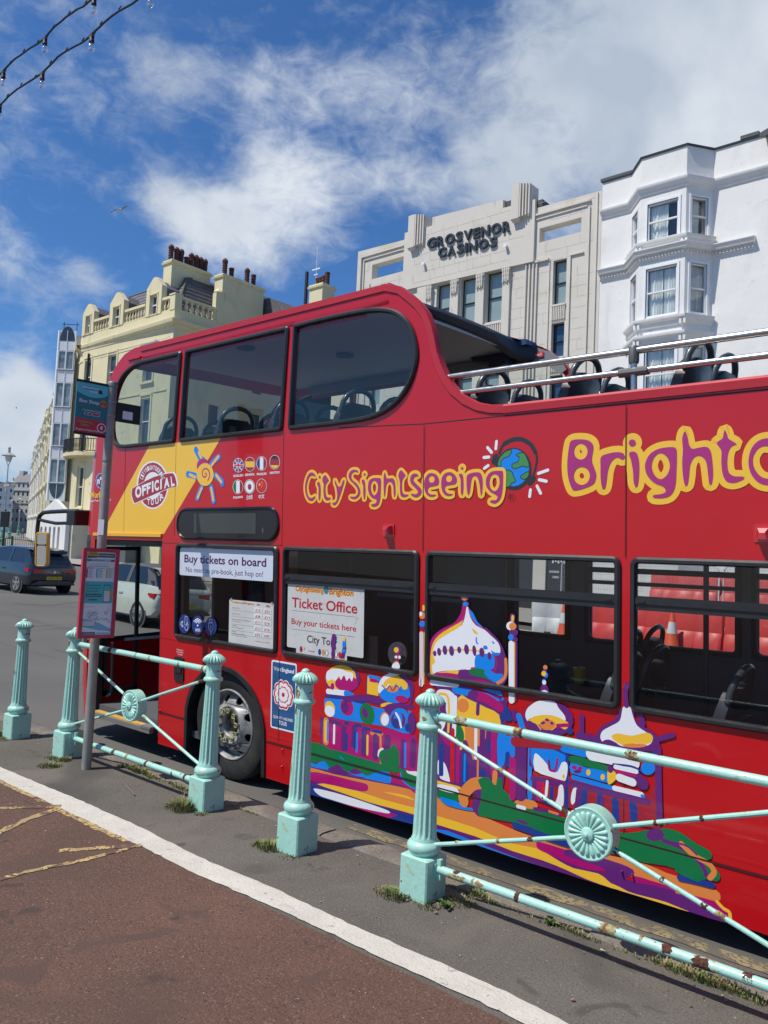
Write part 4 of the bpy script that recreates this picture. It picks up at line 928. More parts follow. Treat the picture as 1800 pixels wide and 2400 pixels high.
# outlined bubble lettering: a purple body with a yellow border following it
def bubble(letters, cr, border, name, label):
    a = Art(.0030, step=.00004)
    for L in letters:
        for ring in L:
            a.stroke('Y', XF(cr, ring), 2*border/cr_s[cr], 4, closed=True)
        a.poly('Y', XF(cr, L[0]), 4, [XF(cr, h) for h in L[1:]])
    a.d += .0004
    for L in letters: a.poly('M2', XF(cr, L[0]), 4, [XF(cr, h) for h in L[1:]])
    return a
VM['m'] = mat('vinyl_magenta_lettering', (.40, .016, .17), .34, var=.015, coat=.45)
class BA(Art):
    def __init__(s, b=.0009): super().__init__(b, 'Ym', .00006)
def lettering(letters, cr, sc, border, name, b=.0009):
    a = BA(b)
    for L in letters:
        for ring in L: a.stroke('Y', XF(cr, ring), 2*border/sc, 4, closed=True)
        a.poly('Y', XF(cr, L[0]), 4, [XF(cr, h) for h in L[1:]])
    a.d += .0002
    for L in letters: a.poly('m', XF(cr, L[0]), 4, [XF(cr, h) for h in L[1:]])
    return a.mb.build(name, [VM['Y'], VM['m']], busr, smooth=False)
cx1 = crop(700, 1070, 6.381)
dot = lambda x, y, rx, ry: [(x+rx*math.cos(t), y+ry*math.sin(t)) for t in [2*math.pi*i/8 for i in range(8)]]
S1 = [
 [[(250, 295), (220, 285), (185, 285), (155, 320), (130, 400), (122, 480), (140, 570), (170, 615), (205, 618), (245, 592), (248, 615), (215, 655), (175, 660), (135, 625), (105, 540), (100, 440), (118, 340), (150, 265), (190, 237), (225, 245), (250, 275)]],
 [dot(317, 305, 14, 20)], [[(280, 405), (290, 382), (312, 382), (325, 420), (332, 500), (328, 600), (318, 655), (305, 640), (300, 560), (302, 470), (285, 430)]],
 [[(398, 278), (430, 310), (452, 355), (425, 395), (405, 440), (405, 520), (415, 580), (440, 610), (482, 615), (470, 640), (430, 655), (395, 635), (378, 580), (375, 490), (378, 420), (360, 370), (365, 315)]],
 [[(545, 350), (560, 375), (585, 430), (610, 450), (640, 430), (660, 370), (684, 350), (685, 385), (660, 470), (620, 600), (580, 690), (545, 727), (510, 715), (510, 692), (545, 685), (575, 640), (580, 560), (568, 470), (545, 400)]],
 [[(888, 240), (860, 228), (825, 235), (795, 270), (795, 320), (820, 360), (870, 400), (915, 470), (925, 540), (900, 600), (850, 635), (800, 630), (770, 608), (790, 598), (840, 600), (880, 570), (892, 520), (870, 460), (820, 400), (770, 350), (750, 290), (770, 230), (810, 200), (860, 198), (890, 215)]],
 [dot(990, 268, 15, 19)], [[(948, 360), (970, 342), (990, 360), (1000, 430), (1005, 520), (995, 630), (980, 630), (970, 540), (970, 450), (955, 400)]],
 [[(1060, 360), (1110, 325), (1190, 320), (1230, 330), (1238, 400), (1232, 520), (1225, 640), (1200, 720), (1150, 752), (1100, 745), (1088, 722), (1110, 708), (1150, 700), (1170, 670), (1160, 640), (1110, 622), (1065, 570), (1042, 490), (1045, 410)], [(1135, 362), (1100, 395), (1085, 460), (1100, 540), (1135, 582), (1175, 540), (1192, 470), (1180, 400)]],
 [[(1293, 240), (1305, 270), (1320, 320), (1350, 328), (1410, 325), (1440, 360), (1452, 440), (1455, 550), (1440, 612), (1425, 560), (1420, 450), (1390, 390), (1350, 385), (1315, 440), (1305, 540), (1293, 610), (1280, 560), (1275, 440), (1275, 320), (1280, 270)]],
 [[(1540, 205), (1575, 240), (1605, 285), (1575, 325), (1555, 380), (1552, 460), (1560, 530), (1590, 565), (1645, 570), (1635, 595), (1580, 612), (1535, 590), (1520, 520), (1518, 420), (1512, 350), (1495, 290), (1510, 230)]],
]
lettering(S1, cx1, 6.381, 40, 'city_sight_lettering')
cx2 = crop(950, 1020, 4.74)
S2 = [
 [[(152, 450), (110, 465), (95, 500), (130, 545), (175, 590), (185, 630), (160, 675), (115, 690), (70, 665), (80, 650), (125, 655), (145, 630), (120, 590), (70, 540), (58, 490), (75, 440), (120, 425)]],
 [[(260, 430), (310, 422), (355, 445), (380, 500), (370, 550), (330, 565), (270, 580), (255, 620), (280, 655), (345, 662), (320, 682), (270, 680), (230, 640), (213, 570), (220, 490)], dot(298, 490, 32, 38)],
 [[(445, 425), (500, 410), (550, 435), (578, 490), (565, 540), (525, 552), (460, 565), (445, 600), (475, 645), (535, 655), (500, 675), (450, 665), (415, 620), (403, 540), (412, 470)], dot(490, 482, 34, 38)],
 [dot(636, 368, 14, 16)], [[(600, 440), (625, 428), (645, 450), (652, 530), (650, 620), (638, 668), (622, 640), (620, 560), (618, 490)]],
 [[(690, 450), (740, 420), (800, 412), (840, 422), (862, 480), (865, 570), (855, 660), (842, 660), (832, 570), (815, 490), (785, 455), (750, 475), (735, 540), (725, 620), (708, 668), (692, 630), (685, 540)]],
 [[(930, 430), (980, 400), (1060, 395), (1090, 410), (1092, 500), (1085, 620), (1060, 715), (1010, 760), (965, 755), (945, 738), (965, 722), (1010, 720), (1030, 690), (1010, 665), (950, 630), (905, 570), (902, 490)], [(1000, 437), (960, 460), (942, 525), (955, 590), (995, 622), (1035, 590), (1052, 525), (1040, 460)]],
]
cx3 = crop(1310, 980, 3.386)
S3 = [
 [[(100, 180), (170, 168), (240, 180), (275, 225), (262, 330), (280, 390), (298, 450), (280, 515), (220, 550), (140, 572), (105, 560), (75, 470), (68, 360), (80, 240)], dot(175, 265, 54, 64), dot(183, 458, 64, 72)],
 [[(335, 310), (390, 282), (460, 270), (510, 278), (525, 310), (505, 328), (460, 312), (415, 350), (390, 420), (380, 500), (368, 555), (345, 555), (333, 480), (332, 390)]],
 [dot(584, 197, 28, 28)], [[(558, 285), (585, 265), (620, 280), (638, 350), (638, 450), (628, 530), (612, 547), (595, 510), (590, 430), (575, 340)]],
 [[(720, 290), (790, 245), (880, 230), (930, 240), (938, 300), (935, 420), (925, 540), (890, 610), (830, 634), (755, 632), (755, 610), (810, 603), (848, 585), (830, 545), (760, 515), (700, 450), (685, 370)], [(808, 278), (760, 310), (738, 380), (760, 450), (808, 485), (860, 450), (882, 380), (860, 310)]],
 [[(1000, 105), (1020, 140), (1035, 210), (1060, 243), (1110, 235), (1170, 228), (1205, 260), (1220, 350), (1225, 450), (1215, 520), (1195, 522), (1185, 450), (1170, 350), (1130, 303), (1080, 310), (1045, 370), (1035, 460), (1022, 530), (1000, 530), (985, 450), (980, 350), (985, 250), (980, 160)]],
 [[(1320, 97), (1335, 125), (1350, 165), (1410, 205), (1370, 228), (1345, 280), (1338, 360), (1350, 430), (1390, 460), (1465, 465), (1460, 490), (1390, 515), (1330, 500), (1300, 440), (1290, 350), (1290, 260), (1255, 205), (1265, 185), (1300, 160), (1308, 120)]],
 [[(1600, 172), (1700, 165), (1790, 230), (1820, 350), (1790, 470), (1700, 530), (1600, 520), (1530, 450), (1505, 350), (1530, 240)], [(1660, 225), (1590, 240), (1545, 310), (1550, 390), (1600, 460), (1670, 480), (1740, 440), (1765, 350), (1740, 260)]],
 [[(1900, 200), (1950, 190), (1990, 215), (2060, 185), (2130, 215), (2160, 330), (2160, 480), (2125, 500), (2110, 420), (2095, 310), (2050, 275), (2000, 330), (1985, 470), (1960, 515), (1925, 480), (1915, 340)]],
]
# the globe with headphones sits behind the last letters
a = Art(.0012, step=.00003)
Gx = lambda p: XF(cx2, p)
a.stroke('K', Gx([(1045, 200), (1085, 110), (1150, 60), (1260, 40), (1370, 75), (1440, 160), (1462, 260), (1445, 370), (1420, 440)]), 7, w1=5)
a.stroke('K', Gx([(1100, 95), (1190, 50), (1290, 45), (1390, 100), (1445, 190)]), 10)
a.poly('K', Gx([(970, 240), (995, 210), (1030, 215), (1035, 260), (1020, 330), (985, 330), (955, 300)])); a.poly('K', Gx([(1350, 480), (1420, 445), (1448, 460), (1440, 510), (1390, 560), (1350, 540)]))
a.ell('K', cx2(1205, 375), 198/4.74, 237/4.74, 0); a.ell('B', cx2(1200, 360), 176/4.74, 208/4.74)
gr_ = 'G'
VM['g'] = mat('vinyl_globe_green', (.055, .26, .07), .34, coat=.45)
a.keys += 'g'
for pl in ([(1030, 330), (1050, 260), (1110, 190), (1180, 168), (1150, 230), (1100, 250), (1060, 290), (1060, 340)],
           [(1310, 200), (1350, 260), (1372, 330), (1350, 350), (1310, 340), (1270, 350), (1220, 370), (1190, 350), (1200, 320), (1250, 300), (1270, 240), (1235, 220)],
           [(1120, 400), (1180, 410), (1200, 460), (1220, 510), (1180, 530), (1160, 560), (1120, 560)], [(1365, 410), (1370, 440), (1340, 480), (1300, 480), (1285, 460), (1310, 440)]):
    a.stroke('K', Gx(pl), 4.4, closed=True); a.poly('g', Gx(pl))
for p, q in (((1015, 70), (1007, 150)), ((915, 138), (960, 190)), ((875, 248), (930, 243)), ((880, 368), (922, 338)), ((1480, 425), (1585, 388)), ((1490, 495), (1568, 512)), ((1465, 565), (1505, 645)), ((1392, 608), (1383, 680))):
    a.stroke('W', Gx([p, q]), 7.5)
a.stroke('D', Gx(dot(1180, 688, 38, 44)), 1.6, closed=True)
a.stroke('K', Gx([(1165, 712), (1165, 665), (1190, 665), (1195, 682), (1168, 688), (1195, 712)]), 1.5, k=1)
a.mb.build('globe_emblem', [VM[k] for k in a.keys], busr, smooth=False)
lettering(S2, cx2, 4.74, 37, 'seeing_lettering', .0034); lettering(S3, cx3, 3.386, 50, 'town_name_lettering')

# yellow swoosh, tour stamp and sun
c6 = crop(270, 1030, 4.254)
a = Art(.0010, step=.0001)
v0, v1 = 2.085, 2.925
bl, br_, tl, tr_ = bus(*c6(-130, 945)), bus(*c6(487, 940)), bus(*c6(340, 82)), bus(*c6(1056, 8))
f = a.nxt('Y'); a.mb.plate([(bl[0], v0), (br_[0], v0), (tr_[0], v1), (tl[0], v1)], None, f, None)
a.done('yellow_band')
a = Art(.0016, step=.0001)
a.ell('W', c6(375, 455), 37.5, 56.8); a.ell('D', c6(375, 455), 34.2, 53); a.ell('W', c6(377, 460), 21, 32)
q1 = [(165, 500), (175, 485), (380, 370), (560, 325), (605, 345), (628, 430), (620, 470), (560, 480), (380, 560), (210, 640), (185, 640), (160, 560)]
a.poly('W', XF(c6, q1), 3); cxq = [(375+(x-395)*.96+20, 485+(y-485)*.93) for x, y in q1]; a.poly('D', XF(c6, [(388+(x-392)*.955, 484+(y-484)*.925) for x, y in q1]), 3)
a.done('tour_stamp')
VM['D'].node_tree.nodes['Principled BSDF']
def warp_text(mb, txt, cr, quad, bold=.02, d=.0035):
    """lettering laid into a four-cornered patch of the print (corners: lower left, lower right, upper right, upper left)"""
    vs, fs, be = text_geo(txt, bold)
    x0, x1 = min(v[0] for v in vs), max(v[0] for v in vs); y1 = .73; q_ = [bus(*cr(*p)) for p in quad]; o = []
    for x, y in vs:
        s_ = (x-x0)/(x1-x0); t = y/y1
        u = (1-s_)*(1-t)*q_[0][0]+s_*(1-t)*q_[1][0]+s_*t*q_[2][0]+(1-s_)*t*q_[3][0]; v = (1-s_)*(1-t)*q_[0][1]+s_*(1-t)*q_[1][1]+s_*t*q_[2][1]+(1-s_)*t*q_[3][1]
        o.append(L3(u, -d, v))
    mb.add(o, fs)
def btext(txt, cr, quad, col, bold=.02, d=.0035, name='lettering', parent=None):
    mb = MB(); warp_text(mb, txt, cr, quad, bold, d); return mb.build(name, VM[col] if isinstance(col, str) else col, parent or busr, smooth=False)
mb = MB(); 
for ch, quad in zip('OFFICIAL', [((205, 585), (268, 560), (262, 455), (200, 478)), ((275, 560), (300, 548), (320, 440), (268, 460)), ((320, 540), (345, 530), (362, 425), (315, 440)), ((370, 520), (385, 515), (385, 412), (368, 418)),
                                 ((395, 512), (440, 497), (438, 400), (393, 410)), ((452, 492), (468, 488), (468, 392), (452, 396)), ((490, 485), (545, 465), (545, 375), (488, 388)), ((562, 465), (598, 455), (575, 365), (555, 370))]):
    warp_text(mb, ch, c6, quad, .05)
R_ = 118
for i, ch in enumerate('CITYSIGHTSEEING'):
    a_ = R(-158+i*9.6+(0 if i < 6 else 1)); ca, sa = math.cos(a_), math.sin(a_); cx_, cy_ = 372, 452
    def pt(t, r_): return (cx_+(105+r_*.8)*math.cos(a_)+(-math.sin(a_))*t*.9, cy_+(160+r_)*math.sin(a_)+math.cos(a_)*t)
    warp_text(mb, ch, c6, [pt(-9, -8), pt(9, -8), pt(9, 36), pt(-9, 36)], .03)
for ch, quad in zip('TOUR', [((328, 648), (345, 650), (352, 592), (318, 588)), ((358, 652), (388, 652), (388, 590), (360, 592)), ((405, 646), (440, 630), (432, 572), (400, 590)), ((450, 615), (492, 578), (482, 535), (445, 548))]): warp_text(mb, ch, c6, quad, .03)
mb.build('stamp_lettering', VM['W'], busr, smooth=False)
a = Art(.0022, step=.0001)
for o_, i_ in (([(805, 100), (850, 185), (880, 205)], [(835, 130), (860, 185)]), ([(1035, 175), (985, 215), (950, 265)], [(1030, 170), (965, 255)]), ([(725, 345), (790, 360), (810, 375)], [(745, 350), (800, 378)]),
               ([(1000, 355), (1060, 410), (1070, 440)], [(1010, 355), (1060, 425)]), ([(865, 475), (840, 530), (822, 585)], [(865, 485), (825, 580)]), ([(960, 475), (975, 550), (985, 615)], [(960, 485), (980, 605)])):
    a.stroke('B', XF(c6, o_), 14.5); a.stroke('Y', XF(c6, i_), 7.0)
a.ell('m' if False else 'M', c6(880, 265), 15, 18); a.ell('Y', c6(900, 350), 20, 27)
sp = [(900+ (8+62*t)*math.cos(2*math.pi*1.35*t-1.2)*.72, 345+(8+66*t)*math.sin(2*math.pi*1.35*t-1.2)) for t in [i/16 for i in range(17)]]
a.stroke('M', XF(c6, sp), 3.6, k=3); a.done('sun_emblem')
# seven language roundels
cf = {'ENGLISH': (1230, 257), 'ESPAÑOL': (1345, 247), 'FRANÇAIS': (1462, 240), 'DEUTSCH': (1592, 227), 'ITALIANO': (1226, 473), '日本語': (1342, 470), '中文': (1461, 463)}
for nm, (x, y) in cf.items():
    a = Art(.0020, step=.00008); S = 4.254; rx, ry = 47/S, 67/S
    a.ell('W', c6(x, y), rx+1.2, ry+1.2); a.ell('K', c6(x, y), rx+.3, ry+.3)
    def half(col, x0, x1, y0, y1):           # a stripe of the roundel
        pts = []; n = 40
        for i in range(n):
            t = 2*math.pi*i/n; px, py = math.cos(t)*.93, math.sin(t)*.93
            q_ = (px, py)
            if x0 <= px <= x1 and y0 <= py <= y1: pts.append(q_)
            elif -1 < y0 or y1 < 1:
                pts.append((math.copysign(math.sqrt(max(0, .865-min(max(py, y0), y1)**2)), px), min(max(py, y0), y1)))
            else: pts.append((min(max(px, x0), x1), math.copysign(math.sqrt(max(0, .865-min(max(px, x0), x1)**2)), py)))
        a.poly(col, [c6(x+p[0]*47, y+p[1]*67) for p in pts], 1)
    if nm == 'ENGLISH':
        half('N', -1, 1, -1, 1)
        for an in (33, -33, 147, -147): pass
        for s_ in (1, -1): a.stroke('W', [c6(x-30, y-43*s_), c6(x+30, y+43*s_)], 3.4)
        a.stroke('W', [c6(x, y-60), c6(x, y+60)], 5); a.stroke('W', [c6(x-41, y), c6(x+41, y)], 5.5)
        for s_ in (1, -1): a.stroke('R', [c6(x-30, y-43*s_), c6(x+30, y+43*s_)], 1)
        a.stroke('R', [c6(x, y-60), c6(x, y+60)], 2.8); a.stroke('R', [c6(x-42, y), c6(x+42, y)], 3.2)
    if nm == 'ESPAÑOL': half('D', -1, 1, -1, 1); half('Y', -1, 1, -.42, .45)
    if nm == 'FRANÇAIS': half('W', -1, 1, -1, 1); half('N', -1, -.38, -1, 1); half('D', .36, 1, -1, 1)
    if nm == 'DEUTSCH': half('D', -1, 1, -1, 1); half('K', -1, 1, -1, -.45); half('Y', -1, 1, .45, 1)
    if nm == 'ITALIANO': half('W', -1, 1, -1, 1); half('G', -1, -.38, -1, 1); half('D', .38, 1, -1, 1)
    if nm == '日本語': half('W', -1, 1, -1, 1); a.ell('D', c6(x, y+3), 4.4, 7)
    if nm == '中文':
        half('R', -1, 1, -1, 1); 
        for px, py, r_ in ((-.42, -.2, 3.4), (0, -.55, 1.2), (.2, -.38, 1.2), (.2, -.08, 1.2), (0, .15, 1.2)):
            c_ = c6(x+px*47, y+py*67); a.poly('Y', [(c_[0]+(r_ if i % 2 == 0 else r_*.4)*math.cos(R(i*36-90)), c_[1]+(r_ if i % 2 == 0 else r_*.4)*1.3*math.sin(R(i*36-90))) for i in range(10)], 1)
    o = a.done('language_roundel')
    w_ = 48 if len(nm) > 3 else 29; hh = 11 if len(nm) > 3 else 17; yy = y+105+(4 if len(nm) < 4 else 0)
    btext(nm, c6, [(x-w_, yy+hh+2), (x+w_, yy+hh-6), (x+w_, yy-hh-6), (x-w_, yy-hh+2)], 'W', .035 if len(nm) > 3 else .02, .002, 'language_name', o)
# front corner print (partly behind the pole)
cP = crop(150, 850, 3.16)
a = Art(.0020, step=.0001); a.ell('P', cP(272, 875), 12.5, 20); a.ell('W', cP(272, 875), 11, 17.8); a.ell('P', cP(272, 875), 10.4, 17); 
for i in range(12): a.ell('W', cP(272+34*math.cos(R(i*30)), 875+56*math.sin(R(i*30))), .6, .9)
o = a.done('award_roundel')
btext('n°1', cP, [(248, 895), (296, 893), (296, 848), (248, 850)], 'W', .05, .003, 'lettering', o)
btext("World's", cP, [(188, 1002), (310, 998), (310, 950), (188, 958)], 'Y', .035, .003); btext('OpenTop Sightseeing', cP, [(184, 1030), (350, 1022), (350, 1008), (184, 1017)], 'W', .02, .003)

# badge beside the wheel
cV = crop(400, 1200, 2.765)
def gp(cr, pts): return [bus(*cr(*p)) for p in pts]
A0, A1, A2, A3 = bus(*cV(655, 957)), bus(*cV(648, 1395)), None, None
u0, v1_, v0_ = (A0[0]+A1[0])/2, A0[1], A1[1]; u1 = bus(*cV(862, 1300))[0]; u1 = u0+(v1_-v0_)*.545
mb = MB(); mb.plate(rrect(u0, v0_, u1, v1_, .02), None, P0(-.0022), P0(0)); bd = mb.build('tourist_board_badge', VM['W'], busr)
mb = MB(); mb.plate(rrect(u0+.013, v0_+.013, u1-.013, v1_-.013, .012), None, P0(-.0026), None); mb.build('blue_field', mat('badge_blue', (.012, .085, .24), .4, coat=.4), bd)
bw = u1-u0; bh = v1_-v0_; f = P0(-.0032)
mb = MB(); put_text(mb, 'Visit', f, u0+.10*bw, u0+.40*bw, v0_+.855*bh, bh*.058, 0.0); put_text(mb, 'England', f, u0+.42*bw, u0+.90*bw, v0_+.855*bh, bh*.058, .03)
put_text(mb, 'QUALITY ASSURED', f, u0+.11*bw, u0+.89*bw, v0_+.155*bh, bh*.040, .01); put_text(mb, 'TOUR', f, u0+.34*bw, u0+.66*bw, v0_+.075*bh, bh*.060, .015); mb.build('lettering', VM['W'], bd, smooth=False)
def rose(name, r_, d, col, k=5, ph=-90, fat=.42, inr=.0):
    mb = MB(); cx_, cy_ = u0+.5*bw, v0_+.52*bh
    for i in range(k):
        a_ = R(ph+i*360/k); pts = [(-.30, .30), (-.50, .62), (-.42, .92), (-.16, .99), (0, .93), (.16, .99), (.42, .92), (.50, .62), (.30, .30), (0, .22)]
        pts = spline([(cx_+r_*(p[1]*math.cos(a_)-p[0]*math.sin(a_)), cy_+r_*(p[1]*math.sin(a_)+p[0]*math.cos(a_))) for p in pts], 3, True); mb.plate(pts, None, P0(-d-.00004*i), None)
    return mb.build(name, col, bd, smooth=False)
rr0 = bw*.37
for nm_, r_, d_, cl in (('outer_petals', rr0*1.10, .0030, 'W'), ('petals', rr0*1.02, .0034, 'R'), ('petal_lights', rr0*.88, .0038, 'W')): rose(nm_, r_, d_, VM[cl])
rose('inner_ring', rr0*.60, .0042, VM['R'], ph=-54); rose('inner_petals', rr0*.52, .0046, VM['W'], ph=-54)
mb = MB(); mb.plate(dot(u0+.5*bw, v0_+.52*bh, rr0*.17, rr0*.17), None, P0(-.0050), None); mb.build('rose_centre', VM['R'], bd)

# notices on the lower windows
PN = lambda d: P0(d*.4+.0035)      # boards hang just inside the opening, below the painted spires
def notice(cr, quad_bl, quad_tr, rad, name, m, d=.0045, th=.003):
    (x0, y0), (x1, y1) = bus(*cr(*quad_bl)), bus(*cr(*quad_tr)); mb = MB(); mb.plate(rrect(x0, y0, x1, y1, rad), None, PN(-d), PN(-d+th)); o = mb.build(name, m, busr); return o, x0, y0, x1, y1
cN = crop(390, 1250, 3.386)
VM['plum'] = mat('print_plum', (.075, .012, .09), .5); VM['ink'] = mat('print_black', (.02, .018, .022), .5); VM['pr'] = mat('print_red', (.42, .012, .02), .5)
paper = mat('white_sticker', (.60, .66, .76), .4, var=.01, coat=.3); board = mat('weathered_board', (.56, .565, .55), .5, var=.06, vscale=6, dirt=[(18, .62, .75, (.42, .42, .40)), (60, .68, .74, (.3, .3, .3))])
o, x0, y0, x1, y1 = notice(cN, (103, 330), (847, 140), .02, 'ticket_sticker', paper); y0 = bus(*cN(103, 331))[1]; y1 = bus(*cN(108, 122))[1]
f = PN(-.0052); w = x1-x0; h = y1-y0
mb = MB(); put_text(mb, 'Buy tickets on board', f, x0+.055*w, x0+.935*w, y0+.50*h, h*.30, .022); mb.build('lettering', VM['plum'], o, smooth=False)
mb = MB(); put_text(mb, 'No need to pre-book, just hop on!', f, x0+.075*w, x0+.905*w, y0+.14*h, h*.205, .002); mb.build('lettering', VM['plum'], o, smooth=False)
def logo_line(o, x0, x1, y, h, d=.0055):
    f = PN(-d); m = x0+(x1-x0)*.50
    for c_, b_, dd in ((VM['Y'], .06, 0), (VM['pr'], .01, .0004)):
        mb = MB(); g = PN(-d-dd); put_text(mb, 'CitySightseeing', g, x0, m, y, h, b_); put_text(mb, 'Brighton', g, m+(x1-x0)*.10, x1, y-.1*h, h*1.15, b_); mb.build('lettering', c_, o, smooth=False)
    mb = MB(); mb.plate(dot(m+(x1-x0)*.045, y+h*.6, h*.7, h*.8), None, PN(-d), None); mb.build('globe', mat('print_teal', (.03, .22, .24), .5), o)
o, x0, y0, x1, y1 = notice(cN, (492, 868), (856, 560), .012, 'price_board', board); y1 = bus(*cN(488, 492))[1]; 
mb = MB()
for px_, py_ in ((.05, .95), (.95, .95)): mb.cyl(L3(x0+(x1-x0)*px_, .002, y0+(y1-y0)*py_-.01), L3(x0+(x1-x0)*px_, -.002, y0+(y1-y0)*py_-.01), .010, n=10)
mb.build('sucker', mat('clear_sucker', (.35, .36, .35), .25), o)
w, h = x1-x0, y1-y0; f = PN(-.0055)
logo_line(o, x0+.07*w, x0+.57*w, y0+.855*h, .028*h*1.2)
ink = MB(); red_ = MB(); ln = MB(); tg = MB()
rows = [('Adult (16+)', '£15', '£21', .745), ('Child (5-15)', '£8', '£11', .62), ('Senior/Disabled Concessionary\n', '£11', '£16', .505), ('Student', '£11', '£16', .375), ('Family', '£32', '£40', .25)]
for (a_, b_, c_, yy) in rows:
    put_text(ink, a_.strip(), f, x0+.07*w, x0+.07*w+(.012*len(a_.strip())+.02)*w*1.15, y0+(yy-.005)*h, h*.022)
    if 'Senior' in a_: put_text(ink, 'with valid pass', f, x0+.07*w, x0+.27*w, y0+(yy-.045)*h, h*.02)
    if a_ == 'Student': put_text(ink, 'with valid student ID', f, x0+.07*w, x0+.33*w, y0+(yy-.045)*h, h*.02)
    if a_ == 'Family': put_text(ink, '2 Adults up to 3 children', f, x0+.07*w, x0+.38*w, y0+(yy-.045)*h, h*.02); put_text(ink, 'OR 1 Adult up to 4 children', f, x0+.07*w, x0+.42*w, y0+(yy-.085)*h, h*.02)
    for t_, cx_ in ((b_, .655), (c_, .855)):
        tg.plate([(x0+(cx_-.085)*w, y0+(yy-.035)*h), (x0+(cx_+.085)*w, y0+(yy-.035)*h), (x0+(cx_+.085)*w, y0+(yy+.055)*h), (x0+(cx_-.085)*w, y0+(yy+.055)*h)], None, PN(-.009), PN(-.0048))
        put_text(red_, t_, PN(-.0096), x0+(cx_-.055)*w, x0+(cx_+.055)*w, y0+(yy-.018)*h, h*.05, .02)
    ln.add([f(x0+.06*w, y0+(yy-.048+(-.05 if 'Senior' in a_ or a_ == 'Student' else -.0))*h), f(x0+.57*w, y0+(yy-.048+(-.05 if 'Senior' in a_ or a_ == 'Student' else 0))*h), f(x0+.57*w, y0+(yy-.045+(-.05 if 'Senior' in a_ or a_ == 'Student' else 0))*h), f(x0+.06*w, y0+(yy-.045+(-.05 if 'Senior' in a_ or a_ == 'Student' else 0))*h)], [(0, 1, 2, 3)])
put_text(red_, '24hr', f, x0+.62*w, x0+.70*w, y0+.85*h, h*.04, .03); put_text(red_, '48hr', f, x0+.82*w, x0+.92*w, y0+.84*h, h*.04, .03); put_text(red_, 'under 5s travel FREE', f, x0+.60*w, x0+.92*w, y0+.11*h, h*.022)
ink.build('row_lettering', VM['ink'], o, smooth=False); tg.build('price_tags', mat('tag_white', (.66, .665, .65), .5), o, smooth=False); red_.build('price_figures', VM['pr'], o, smooth=False); ln.build('row_rules', VM['ink'], o, smooth=False)
o, x0, y0, x1, y1 = notice(cN, (955, 900), (1570, 395), .014, 'ticket_office_board', board); y1 = bus(*cN(975, 352))[1]; y0 = bus(*cN(955, 905))[1]
w, h = x1-x0, y1-y0
mb = MB(); mb.box(*L3(x0+.13*w, .0020, y0-.06), *L3(x0+.80*w, .003, y0+.01)); mb.build('board_tail', board, o)
logo_line(o, x0+.11*w, x0+.87*w, y0+.82*h, .075*h)
ink = MB(); red_ = MB(); ln = MB(); f = PN(-.0055)
put_text(red_, 'Ticket Office', f, x0+.06*w, x0+.92*w, y0+.585*h, h*.145, .018); put_text(red_, 'Buy your tickets here', f, x0+.06*w, x0+.91*w, y0+.345*h, h*.085, .014)
put_text(ink, 'City Tour', f, x0+.28*w, x0+.68*w, y0+.115*h, h*.105, .015); put_text(red_, '7', f, x0+.235*w, x0+.255*w, y0-.01*h, h*.045, .01); put_text(red_, 'Languages', f, x0+.30*w, x0+.39*w, y0-.01*h, h*.022)
for yy in (.535, .27): ln.add([f(x0+.06*w, y0+yy*h), f(x0+.90*w, y0+yy*h), f(x0+.90*w, y0+(yy+.004)*h), f(x0+.06*w, y0+(yy+.004)*h)], [(0, 1, 2, 3)])
ln.build('rule', VM['ink'], o, smooth=False); ink.build('lettering', VM['ink'], o, smooth=False); red_.build('lettering', VM['pr'], o, smooth=False)
for i_, (xx, cl) in enumerate(((.20, 'D'), (.45, 'N'), (.50, 'O'), (.545, 'W'), (.62, 'W'), (.665, 'W'), (.71, 'R'))):
    mb = MB(); mb.plate(dot(x0+xx*w, y0+.005*h, .017, .025), None, PN(-.0052), None); ob = mb.build('flag_dot', VM['ink' if cl == 'W' else cl], o)
    if cl == 'W': mb = MB(); mb.plate(dot(x0+xx*w, y0+.005*h, .010, .022), None, PN(-.0056), None); mb.build('dot_centre', VM['W'], ob)
mb = MB()
for px_ in (.045, .955): mb.cyl(L3(x0+w*px_, .002, y0+h*.95), L3(x0+w*px_, -.002, y0+h*.95), .012, n=12)
mb.build('sucker', MT['clear_sucker'], o)
